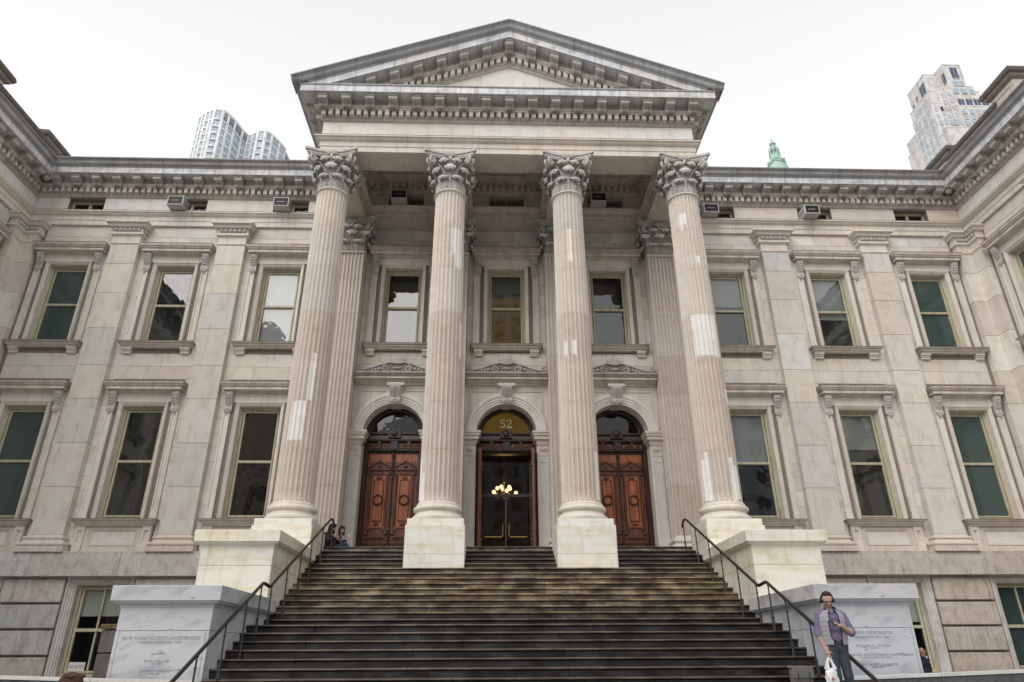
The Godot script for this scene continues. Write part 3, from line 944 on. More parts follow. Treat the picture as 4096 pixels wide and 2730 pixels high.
# ashlar stones proud of a wall: courses between y0 and y1, keeping clear of the blocked rectangles
func ashlar(parent: Node3D, x0: float, x1: float, y0: float, y1: float, course: float, blocked: Array, longest := 2.0) -> void:
	var n := roundi((y1 - y0) / course)
	var h := (y1 - y0) / n
	for i in n:
		var a := y0 + h * i; var b := a + h
		var free := [[x0, x1]]
		for q in blocked:
			if q[2] < b - 0.1 and q[3] > a + 0.1:
				var next := []
				for f in free:
					if q[1] <= f[0] or q[0] >= f[1]: next.append(f)
					else:
						if q[0] > f[0] + 0.05: next.append([f[0], q[0]])
						if q[1] < f[1] - 0.05: next.append([q[1], f[1]])
				free = next
		for f in free:
			var L: float = f[1] - f[0]
			if L < 0.12: continue
			var m := maxi(1, ceili(L / longest))
			var s: float = f[0]
			for j in m:
				var e: float = f[1] if j == m - 1 else f[0] + L * (j + 1) / m + (0.35 if i % 2 else -0.35) * minf(1.0, L / m * 0.5)
				var mb := Mb.new()
				mb.k = stone_tone()
				mb.slab(s + 0.004, e - 0.004, a + 0.004, b - 0.004, -0.03, 0.0, 0.008)
				if L / m < 0.5: loose_stones.add(mb, (parent as Node3D).transform)
				else: stone_piece("stone", mb, parent, M.stone)
				s = e

# ---------------------------------------------------------------- courthouse: assembly
func build_courthouse() -> void:
	court = thing("courthouse", "pale marble courthouse with columned portico, triangular pediment and two window wings", "courthouse")
	loose_stones = Mb.new()
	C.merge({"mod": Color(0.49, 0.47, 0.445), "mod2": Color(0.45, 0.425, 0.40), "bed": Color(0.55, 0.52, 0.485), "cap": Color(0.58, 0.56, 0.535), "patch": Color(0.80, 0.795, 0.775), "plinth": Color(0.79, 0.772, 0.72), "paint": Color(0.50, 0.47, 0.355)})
	modillion_kit = modillion_mesh().mesh()
	for i in 4:
		var d := Mb.new()
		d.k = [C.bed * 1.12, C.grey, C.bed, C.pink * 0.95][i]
		d.box(Vector3(-0.078, 20.315, 0.10), Vector3(0.078, 20.535, 0.30))
		dentil_meshes.append(d.mesh())
	console_small = console_mesh(0.27, 0.80)
	var kit_up := window_kit(false)
	var kit_low := window_kit(true)
	wings(kit_up, kit_low)
	pavilions(kit_up, kit_low)
	basement()
	cornices()
	portico(kit_up)
	pediment()
	doors()
	put("stone_courses", loose_stones, M.stone, court).set_meta("kind", "stuff")
	kit_up.free(); kit_low.free()

func wings(kit_up: Node3D, kit_low: Node3D) -> void:
	for s in [-1.0, 1.0]:
		var holes := []
		var blocked := []
		for w in BAYS:
			var x: float = w * s
			holes.append([x - 0.83, x + 0.83, 6.2, 10.58]); holes.append([x - 0.83, x + 0.83, 13.15, 16.85])
			blocked.append([x - 1.375, x + 1.375, 5.0, 11.40]); blocked.append([x - 1.375, x + 1.375, 13.0, 17.66])
		for q in [11.77, 16.24, 20.42]: blocked.append([q * s - 0.58, q * s + 0.58, 5.0, 18.8])
		var x0 := -20.83 if s < 0 else 7.05
		var x1 := -7.05 if s < 0 else 20.83
		var mb := Mb.new(); mb.k = C.grime_shade
		sheet(mb, x0, x1, 4.2, 18.9, -0.6, -0.012, holes)
		var wall := put("wall", mb, M.stone, court)
		ashlar(wall, x0, x1, 5.07, 18.78, 0.55, blocked)
		# windows: [bay, low, blind share, blind colour, pane]
		var white := Color(0.78, 0.80, 0.84); var soft := Color(0.50, 0.55, 0.54)
		var list: Array
		if s < 0: list = [[2, false, 0.0, white, "pane_green"], [1, false, 0.0, soft, ""], [0, false, 1.0, white, ""], [2, true, 0.0, white, "pane_green"], [1, true, 0.0, soft, ""], [0, true, 0.0, white, ""]]
		else: list = [[0, false, 0.40, soft * 1.1, ""], [1, false, 0.58, soft * 1.25, ""], [2, false, 0.0, white, "pane_green"], [0, true, 0.50, soft * 1.2, ""], [1, true, 0.34, soft, ""], [2, true, 0.0, white, "pane_green"]]
		for q in list:
			window_at(kit_low if q[1] else kit_up, court, T(BAYS[q[0]] * s, 0, 0), q[1], q[2], q[3], q[4])
		for q in [11.77, 16.24]:
			var e := node("pilaster_pair", court) if false else court
			var a := V2(q * s - 0.585, 0.27); var b := V2(q * s + 0.585, 0.27)
			pilaster(e, [V2(a.x, -0.05), a, b, V2(b.x, -0.05)], [[a, b], [V2(a.x, 0.0), a], [b, V2(b.x, 0.0)]])
		# inner corner pilaster, on both walls
		if s < 0:
			pilaster(court, [V2(-20.9, 0.87), V2(-20.56, 0.87), V2(-20.56, 0.27), V2(-20.0, 0.27), V2(-20.0, -0.05)], [[V2(-20.56, 0.87), V2(-20.56, 0.33)], [V2(-20.5, 0.27), V2(-20.0, 0.27)]])
		else:
			pilaster(court, [V2(20.0, -0.05), V2(20.0, 0.27), V2(20.56, 0.27), V2(20.56, 0.87), V2(20.9, 0.87)], [[V2(20.0, 0.27), V2(20.5, 0.27)], [V2(20.56, 0.33), V2(20.56, 0.87)]])
		# rooms behind the windows: back wall, floors and ends keep the inside dark
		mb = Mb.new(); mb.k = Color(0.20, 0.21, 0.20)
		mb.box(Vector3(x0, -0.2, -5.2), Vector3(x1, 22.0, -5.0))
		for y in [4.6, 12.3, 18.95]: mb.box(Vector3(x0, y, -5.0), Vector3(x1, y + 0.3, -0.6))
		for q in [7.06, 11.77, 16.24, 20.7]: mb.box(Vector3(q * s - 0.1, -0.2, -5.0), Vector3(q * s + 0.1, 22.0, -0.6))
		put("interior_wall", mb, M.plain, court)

func pavilions(kit_up: Node3D, kit_low: Node3D) -> void:
	for s in [-1.0, 1.0]:
		# wall local frame: x runs along the wall, z out of it
		var at := Transform3D(Basis(Vector3(0, 0, -s), Vector3.UP, Vector3(-s, 0, 0)) if s > 0 else Basis(Vector3(0, 0, -1), Vector3.UP, Vector3(1, 0, 0)), Vector3(20.83 * s, 0, 0))
		# for s > 0: local x = -z; for s < 0: local x = -z as well, mirrored side
		if s > 0: at = Transform3D(Basis(Vector3(0, 0, 1), Vector3.UP, Vector3(-1, 0, 0)), Vector3(20.83, 0, 0))
		var sg := 1.0 if s > 0 else -1.0
		var c0 := 2.62 * sg; var c1 := 7.1 * sg; var c2 := 11.5 * sg
		var lo := minf(0.0, 14.0 * sg); var hi := maxf(0.0, 14.0 * sg)
		var holes := []; var blocked := []
		for c in [c0, c1, c2]:
			holes.append([c - 0.83, c + 0.83, 6.2, 10.58]); holes.append([c - 0.83, c + 0.83, 13.15, 16.85])
			blocked.append([c - 1.375, c + 1.375, 5.0, 11.4]); blocked.append([c - 1.375, c + 1.375, 13.0, 17.66])
		for q in [0.43, 4.9, 9.3]: blocked.append([q * sg - 0.58, q * sg + 0.58, 5.0, 18.8])
		var mb := Mb.new(); mb.k = C.grime_shade
		sheet(mb, lo, hi, 4.2, 18.9, -0.6, -0.012, holes)
		var wall := put("wall", mb, M.stone, court, at)
		ashlar(wall, lo, hi, 11.28, 18.78, 0.55, blocked)
		mb = Mb.new(); mb.k = C.cream
		for i in 11: mb.slab(lo, hi, 5.07 + i * 0.565, 5.63 + i * 0.565, -0.02, 0.0)
		put("lower_wall_stone", mb, M.stone, wall)
		for c in [c0, c1, c2]:
			for low in [false, true]:
				window_at(kit_low if low else kit_up, court, at * T(c, 0, 0), low, 0.0, Color.WHITE, "pane_green")
		for q in [4.9, 9.3]:
			var e := pilaster(court, [V2(q * sg - 0.585, -0.05), V2(q * sg - 0.585, 0.27), V2(q * sg + 0.585, 0.27), V2(q * sg + 0.585, -0.05)], [[V2(q * sg - 0.585, 0.27), V2(q * sg + 0.585, 0.27)]])
			e.transform = at
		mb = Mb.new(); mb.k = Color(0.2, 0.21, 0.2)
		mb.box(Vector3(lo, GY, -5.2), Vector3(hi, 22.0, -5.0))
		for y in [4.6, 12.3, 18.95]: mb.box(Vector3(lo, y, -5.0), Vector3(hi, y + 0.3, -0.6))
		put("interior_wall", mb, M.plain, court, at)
		# attic parapet: a low pier, a pierced length and a taller pier
		var e := node("attic_parapet", court)
		var xo = 21.0 * s
		for q in [[-0.9, 0.4, 23.25, 23.68, 0.0, C.bed], [0.4, 3.5, 22.95, 23.35, -0.12, C.bed * 0.8], [3.5, 4.85, 23.62, 24.06, 0.02, C.bed]]:
			var a: float = xo - q[4] * s * 1.0
			mb = Mb.new(); mb.k = q[5]
			var p0 := V2(a, q[0]); var p1 := V2(a, q[1]); var back = xo + 1.5 * s
			var path: Array = [V2(back, q[0]), p0, p1, V2(back, q[1])] if s > 0 else [V2(back, q[1]), p1, p0, V2(back, q[0])]
			if s > 0: path = [V2(back, q[0]), p0, p1, V2(back, q[1])]
			mb.sweep([V2(0.10, 21.55), V2(0.10, 21.9), V2(0.0, 21.95), V2(0.0, q[2] - 0.2)], path, false)
			put("parapet_wall", mb, M.weathered, e)
			mb = Mb.new(); mb.k = C.grime_shade * 0.9
			mb.sweep([V2(0.0, q[2] - 0.2), V2(0.05, q[2] - 0.18)] + ovo(V2(0.06, q[2] - 0.15), V2(0.17, q[2])) + [V2(0.19, q[2] + 0.02)], path, false)
			mb.k = C.grime_shade * 0.45
			mb.sweep([V2(0.22, q[2] + 0.02), V2(0.26, q[2] + 0.1), V2(0.26, q[2] + 0.2)] + cav(V2(0.24, q[2] + 0.22), V2(0.10, q[3] - 0.06)) + [V2(0.10, q[3]), V2(-1.5, q[3] + 0.03)], path, false)
			put("parapet_coping", mb, M.weathered, e)
		for i in 9:
			mb = Mb.new(); mb.k = C.light
			var zz := 0.75 + i * 0.31
			var xx = 20.99 * s
			mb.box(Vector3(minf(xx, xx + 0.3 * s), 22.45, zz), Vector3(maxf(xx, xx + 0.3 * s), 22.72, zz + 0.19))
			put("parapet_dentil", mb, M.stone, e)
		for q in [[-0.65, 0.2], [3.75, 4.55]]:
			mb = Mb.new(); mb.k = C.brown
			mb.frame(q[0], q[1], 22.35 if q[0] < 0 else 22.6, 22.9 if q[0] < 0 else 23.2, [V2(0, 0.0), V2(0.0, 0.03), V2(0.06, 0.03), V2(0.06, 0.0)], true)
			put("parapet_panel", mb, M.weathered, e, Transform3D(Basis(Vector3(0, 0, s), Vector3.UP, Vector3(-s, 0, 0)), Vector3(20.99 * s, 0, 0)) if s > 0 else Transform3D(Basis(Vector3(0, 0, -1), Vector3.UP, Vector3(1, 0, 0)), Vector3(-20.99, 0, q[0] + q[1])))

func basement() -> void:
	for s in [-1.0, 1.0]:
		var x0 := -20.83 if s < 0 else 6.0
		var x1 := -6.0 if s < 0 else 20.83
		var holes := []
		for w in BAYS: holes.append([w * s - 0.89, w * s + 0.89, 1.05, 4.03])
		var mb := Mb.new(); mb.k = C.grey * 0.8
		sheet(mb, x0, x1, GY, 4.26, -0.6, 0.0, holes)
		var wall := put("basement_wall", mb, M.ashlar, court)
		# water table of large slabs
		var xs := [7.05, 9.2, 12.0, 14.35, 17.2, 20.83] if s > 0 else [7.05, 10.6, 13.4, 16.45, 19.0, 20.83]
		for i in xs.size() - 1:
			mb = Mb.new(); mb.k = tone(C.grey if s < 0 else C.pink * 0.92, 0.06)
			var a: float = xs[i] * s; var b: float = xs[i + 1] * s
			mb.cbox(Vector3(minf(a, b) + 0.006, 4.24, -0.1), Vector3(maxf(a, b) - 0.006, 5.06, 0.42), 0.012)
			put("water_table_stone", mb, M.ashlar, wall)
		# rusticated blocks between the windows
		var edges := [[6.9, 8.36], [10.75, 12.83], [15.21, 17.29], [19.66, 20.83]]
		for q in edges:
			for i in 6:
				var y1 := 4.16 - i * 0.815
				mb = Mb.new(); mb.k = tone(C.grey * 0.95 if s < 0 else C.pink * 0.86, 0.06)
				var a: float = q[0] * s; var b: float = q[1] * s
				mb.cbox(Vector3(minf(a, b), maxf(y1 - 0.74, GY), -0.1), Vector3(maxf(a, b), y1, 0.20), 0.02)
				put("rusticated_stone", mb, M.ashlar, wall)
		mb = Mb.new(); mb.k = C.grey * 0.7
		mb.box(Vector3(x0, 4.16, -0.1), Vector3(x1, 4.239, 0.14))
		put("string_course", mb, M.ashlar, wall)
		for i in 3:
			var e := node("basement_window", court, T(BAYS[i] * s, 0, 0))
			mb = Mb.new(); mb.k = C.grey
			mb.frame(-0.86, 0.86, GY, 4.0, [V2(0, -0.5), V2(0, 0.02), V2(0.05, 0.03), V2(0.055, 0.07), V2(0.12, 0.075), V2(0.125, 0.11), V2(0.20, 0.12), V2(0.21, 0.16), V2(0.27, 0.16), V2(0.27, 0.0)])
			put("surround", mb, M.weathered, e)
			mb = Mb.new(); mb.k = C.paint * 1.1
			mb.frame(-0.68, 0.68, 1.30, 3.86, [V2(0, -0.33), V2(0, -0.24), V2(0.06, -0.23), V2(0.065, -0.28), V2(0.09, -0.28), V2(0.095, -0.21), V2(0.19, -0.21), V2(0.19, -0.5)], true)
			put("frame", mb, M.paint, e)
			mb = Mb.new(); mb.k = C.paint * 1.15
			mb.cbox(Vector3(-0.685, 2.50, -0.34), Vector3(0.685, 2.61, -0.22), 0.012)
			put("meeting_rail", mb, M.paint, e)
			mb = Mb.new(); mb.k = C.paint * 1.15
			mb.cbox(Vector3(-0.03, 1.295, -0.325), Vector3(0.03, 3.865, -0.25), 0.01)
			put("glazing_bar", mb, M.paint, e)
			for q in [[-0.68, -0.028, 1.3, 2.505], [0.028, 0.68, 1.3, 2.505], [-0.68, -0.028, 2.605, 3.86], [0.028, 0.68, 2.605, 3.86]]:
				mb = Mb.new()
				mb.quad(Vector3(q[0], q[2], -0.30), Vector3(q[1], q[2], -0.30), Vector3(q[1], q[3], -0.30), Vector3(q[0], q[3], -0.30))
				put("pane", mb, M.pane_green if (s > 0 and i == 2) else M.pane, e)
			if not (s > 0 and i == 2):
				mb = Mb.new(); mb.k = Color(0.42, 0.47, 0.42)
				mb.box(Vector3(-0.72, 3.0 if s < 0 else 2.72, -0.39), Vector3(0.72, 3.9, -0.385))
				put("blind", mb, M.plain, e)
			mb = Mb.new(); mb.k = C.yellow * 0.7
			mb.box(Vector3(-0.86, 0.95, -0.5), Vector3(0.86, 1.1, 0.06))
			put("sill", mb, M.paint, e)

func cornices() -> void:
	var A := V2(-20.71, 14.0); var B := V2(-20.71, 0.12); var D := V2(-7.06, 0.12); var E := V2(-7.06, 5.15)
	var F := V2(7.06, 5.15); var G := V2(7.06, 0.12); var H := V2(20.71, 0.12); var I := V2(20.71, 14.0)
	var px := V2(1, 0); var nx := V2(-1, 0); var pz := V2(0, 1)
	entablature("entablature", A, B, px, V2(1, 1), 0.3, 0.30, {"modillions": spaced(0.4, 14.0 - 0.12 - 1.05, 15)})
	entablature("entablature", B, D, V2(1, 1), V2(-1, 1), 0.30, 0.3, {"modillions": spaced(0.98, 13.3, 15), "open_frieze": true})
	entablature("entablature", D, E, V2(-1, 1), V2(-1, 1), 0.3, -0.1, {"modillions": spaced(1.0, 4.9, 5), "low_sima": true})
	entablature("entablature", E, F, V2(-1, 1), V2(1, 1), -0.10, -0.10, {"modillions": spaced(0.02, 14.10, 17), "sima": false})
	entablature("entablature", F, G, V2(1, 1), V2(1, 1), -0.1, 0.3, {"modillions": spaced(0.13, 4.03, 5), "low_sima": true})
	entablature("entablature", G, H, V2(1, 1), V2(-1, 1), 0.3, 0.30, {"modillions": spaced(0.30, 12.62, 15), "open_frieze": true})
	entablature("entablature", H, I, V2(-1, 1), nx, 0.30, 0.3, {"modillions": spaced(1.05, 13.5, 15)})
	# a carved boss under the soffit in each inner corner
	for s in [-1.0, 1.0]:
		var mb := Mb.new(); mb.k = C.mod
		for i in 14:
			var y := 1.0 - 2.0 * (i + 0.5) / 14
			mb.ball(Vector3(sin(i * 2.4) * sqrt(1 - y * y), y, cos(i * 2.4) * sqrt(1 - y * y)) * 0.10, Vector3(0.06, 0.06, 0.06), 6, 4)
		mb.box(Vector3(-0.2, 0.10, -0.2), Vector3(0.2, 0.24, 0.2))
		put("corner_boss", mb, M.weathered, court, T(20.05 * s, 20.745, 0.78))
	# wing friezes with their low attic windows
	for s in [-1.0, 1.0]:
		var e := node("attic_frieze", court)
		var mb := Mb.new()
		var holes := []
		for w in BAYS: holes.append([w * s - 0.77, w * s + 0.77, 19.50, 20.13])
		mb.k = C.grime_shade
		var x0 := -20.71 if s < 0 else 7.06
		var x1 := -7.06 if s < 0 else 20.71
		sheet(mb, x0, x1, 19.3, 20.3, -0.5, 0.10, holes)
		put("frieze_wall", mb, M.stone, e)
		var cut := [7.06]
		for w in BAYS: cut.append_array([w - 0.77, w + 0.77])
		cut.append(20.71)
		for i in range(0, cut.size(), 2):
			mb = Mb.new(); mb.k = tone(C.light if s < 0 else C.pink * 1.05, 0.05)
			var a: float = cut[i] * s; var b: float = cut[i + 1] * s
			mb.slab(minf(a, b) + 0.003, maxf(a, b) - 0.003, 19.45, 20.18, 0.05, 0.12, 0.006)
			put("frieze_stone", mb, M.stone, e)
		for w in BAYS:
			var wn := node("attic_window", court, T(w * s, 0, 0))
			mb = Mb.new(); mb.k = C.paint
			mb.frame(-0.69, 0.69, 19.52, 20.05, [V2(0, -0.26), V2(0, -0.18), V2(0.05, -0.17), V2(0.06, -0.14), V2(0.09, -0.14), V2(0.09, -0.4)], true)
			mb.box(Vector3(-0.06, 19.52, -0.25), Vector3(0.06, 20.05, -0.17))
			put("frame", mb, M.paint, wn)
			for q in [-1.0, 1.0]:
				mb = Mb.new()
				mb.quad(Vector3(minf(q * 0.06, q * 0.69), 19.52, -0.22), Vector3(maxf(q * 0.06, q * 0.69), 19.52, -0.22), Vector3(maxf(q * 0.06, q * 0.69), 20.05, -0.22), Vector3(minf(q * 0.06, q * 0.69), 20.05, -0.22))
				put("pane", mb, M.pane, wn)
	# roofs
	var r := Mb.new(); r.k = C.sima
	r.box(Vector3(-21.9, 21.50, -30), Vector3(21.9, 21.59, 0.8))
	r.box(Vector3(-34, 21.40, -30), Vector3(-20.0, 21.58, 14))
	r.box(Vector3(20.0, 21.40, -30), Vector3(34, 21.58, 14))
	r.box(Vector3(-30, GY, -30.2), Vector3(30, 21.5, -30))
	r.box(Vector3(-34, GY, 13.8), Vector3(-21.4, 21.4, 14)); r.box(Vector3(21.4, GY, 13.8), Vector3(34, 21.4, 14))
	r.box(Vector3(-34.2, GY, -30), Vector3(-34, 21.5, 14)); r.box(Vector3(34, GY, -30), Vector3(34.2, 21.5, 14))
	put("roof", r, M.cornice_marble, court)

func portico(kit_up: Node3D) -> void:
	var cap := capital_mesh(0.535, 0.0)
	var capq := capital_mesh(0.52, 0.85)
	for i in 4: column(Vector3(COLS[i], 0, 4.478), 4.38 if i in [0, 3] else 3.92, cap, i)
	for x in COLS: anta(x, capq)
	# soffit beams: front, over the antae, and the four cross beams
	var mb := Mb.new(); mb.k = C.cream * 0.9
	mb.box(Vector3(-7.05, 18.782, 4.08), Vector3(7.05, 20.9, 5.14))
	put("front_beam", mb, M.stone, court)
	mb = Mb.new(); mb.k = C.cream * 0.9
	mb.box(Vector3(-7.05, 18.782, -0.5), Vector3(7.05, 19.46, 0.765))
	put("wall_beam", mb, M.stone, court)
	for i in 4:
		mb = Mb.new(); mb.k = (C.yellow if i in [0, 3] else C.cream) * 0.9
		var x: float = COLS[i]
		mb.box(Vector3(x - 0.49, 18.784, 0.76), Vector3(x + 0.49, 20.9, 4.085))
		put("cross_beam", mb, M.stone, court)
	# coffered bays
	for i in 3:
		var e := node("coffer", court)
		var x0: float = COLS[i] + 0.50; var x1: float = COLS[i + 1] - 0.50
		var path := [V2(x0, 0.77), V2(x1, 0.77), V2(x1, 4.07), V2(x0, 4.07)]
		mb = Mb.new(); mb.k = C.cream * 0.93
		mb.sweep(arch_prof(), path, false, true)
		put("architrave", mb, M.weathered, e)
		mb = Mb.new(); mb.k = C.pink
		mb.sweep([V2(0, 20.18)] + ovo(V2(0.01, 20.18), V2(0.10, 20.28)) + [V2(0.12, 20.285), V2(0.12, 20.545), V2(0.31, 20.55), V2(0.33, 20.64)], path, false, true)
		put("bed_moulding", mb, M.weathered, e)
		var dent := Mb.new()
		var one := Mb.new(); one.k = C.cream
		one.box(Vector3(-0.078, 20.315, 0.10), Vector3(0.078, 20.535, 0.30))
		for j in 4:
			var a: Vector2 = path[j]; var b: Vector2 = path[(j + 1) % 4]
			var cnt := int((a.distance_to(b) - 0.6) / 0.2643)
			for d in cnt: dent.add(one, along(a, b, 0.30 + (a.distance_to(b) - 0.6) * (d + 0.5) / cnt))
		put("dentil_course", dent, M.weathered, e).set_meta("kind", "stuff")
		mb = Mb.new(); mb.k = C.cream
		mb.box(Vector3(x0, 20.64, 0.7), Vector3(x1, 20.9, 4.1))
		for q in [[0.75, 0.10], [1.0, 0.05]]:
			mb.box(Vector3(x0 + q[0], 20.64 - q[1], 0.77 + q[0]), Vector3(x1 - q[0], 20.641, 0.77 + q[0] + 0.12))
			mb.box(Vector3(x0 + q[0], 20.64 - q[1], 4.07 - q[0] - 0.12), Vector3(x1 - q[0], 20.641, 4.07 - q[0]))
			mb.box(Vector3(x0 + q[0], 20.639 - q[1], 0.77 + q[0]), Vector3(x0 + q[0] + 0.12, 20.641, 4.07 - q[0]))
			mb.box(Vector3(x1 - q[0] - 0.12, 20.639 - q[1], 0.77 + q[0]), Vector3(x1 - q[0], 20.641, 4.07 - q[0]))
		put("ceiling_panel", mb, M.weathered, e)
		# frieze inside with an attic window
		var c := (x0 + x1) / 2
		mb = Mb.new(); mb.k = C.cream * 0.9
		sheet(mb, x0, x1, 19.44, 20.3, -0.5, 0.77, [[c - 0.77, c + 0.77, 19.50, 20.12]])
		put("frieze_wall", mb, M.weathered, e)
		var wn := node("attic_window", court, T(c, 0, 0.65))
		mb = Mb.new(); mb.k = C.paint * 0.5
		mb.frame(-0.69, 0.69, 19.52, 20.04, [V2(0, -0.26), V2(0, -0.18), V2(0.05, -0.17), V2(0.09, -0.14), V2(0.09, -0.4)], true)
		mb.box(Vector3(-0.06, 19.52, -0.25), Vector3(0.06, 20.04, -0.17))
		put("frame", mb, M.paint, wn)
		for q in [-1.0, 1.0]:
			mb = Mb.new()
			mb.quad(Vector3(minf(q * 0.06, q * 0.69), 19.52, -0.22), Vector3(maxf(q * 0.06, q * 0.69), 19.52, -0.22), Vector3(maxf(q * 0.06, q * 0.69), 20.04, -0.22), Vector3(minf(q * 0.06, q * 0.69), 20.04, -0.22))
			put("pane", mb, M.pane, wn)
	# wall at the back of the portico
	var holes := []; var blocked := []
	for x in [-4.37, 0.0, 4.37]:
		holes.append([x - 0.83, x + 0.83, 13.15, 16.85]); holes.append([x - 1.55, x + 1.55, 4.70, 11.30])
		blocked.append([x - 1.375, x + 1.375, 13.0, 17.66]); blocked.append([x - 1.62, x + 1.62, 4.0, 11.9])
	for x in COLS: blocked.append([x - 0.56, x + 0.56, 4.0, 19.0])
	mb = Mb.new(); mb.k = C.grime_shade
	sheet(mb, -7.05, 7.05, 4.2, 18.9, -0.6, -0.012, holes)
	var wall := put("wall", mb, M.stone, court)
	ashlar(wall, -7.05, 7.05, 11.28, 18.78, 0.55, blocked)
	for x in [-4.37, 0.0, 4.37]:
		window_at(kit_up, court, T(x, 0, 0), false, 0.30 if x == 0.0 else 0.0, Color(0.22, 0.24, 0.20), "")
	# side walls of the portico's podium, the landing and the hall behind the doors
	mb = Mb.new(); mb.k = C.plinth * 0.85
	mb.box(Vector3(-7.4, GY, -0.5), Vector3(-5.76, 4.38, 5.2)); mb.box(Vector3(5.76, GY, -0.5), Vector3(7.4, 4.38, 5.2))
	put("podium", mb, M.yellow_marble, court)
	mb = Mb.new(); mb.k = C.grey * 0.55
	mb.box(Vector3(-7.2, 4.4, -0.6), Vector3(7.2, 4.745, 3.62))
	put("landing", mb, M.step, court)
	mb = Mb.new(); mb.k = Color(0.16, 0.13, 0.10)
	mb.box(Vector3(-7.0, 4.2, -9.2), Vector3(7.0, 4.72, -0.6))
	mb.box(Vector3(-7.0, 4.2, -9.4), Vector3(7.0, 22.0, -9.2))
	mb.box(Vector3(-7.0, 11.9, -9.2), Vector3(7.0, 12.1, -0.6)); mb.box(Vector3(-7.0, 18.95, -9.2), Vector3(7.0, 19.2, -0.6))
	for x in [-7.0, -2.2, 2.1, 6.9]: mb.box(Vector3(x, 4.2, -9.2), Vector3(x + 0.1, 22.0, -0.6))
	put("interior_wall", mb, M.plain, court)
	# the hall behind the middle window and fanlight: its light is this wall's own glow
	mb = Mb.new()
	mb.box(Vector3(-1.9, 10.15, -3.2), Vector3(1.9, 11.85, -3.1)); mb.box(Vector3(-1.9, 13.0, -3.2), Vector3(1.9, 17.4, -3.1))
	put("lit_hall_wall", mb, M.lit_room, court)

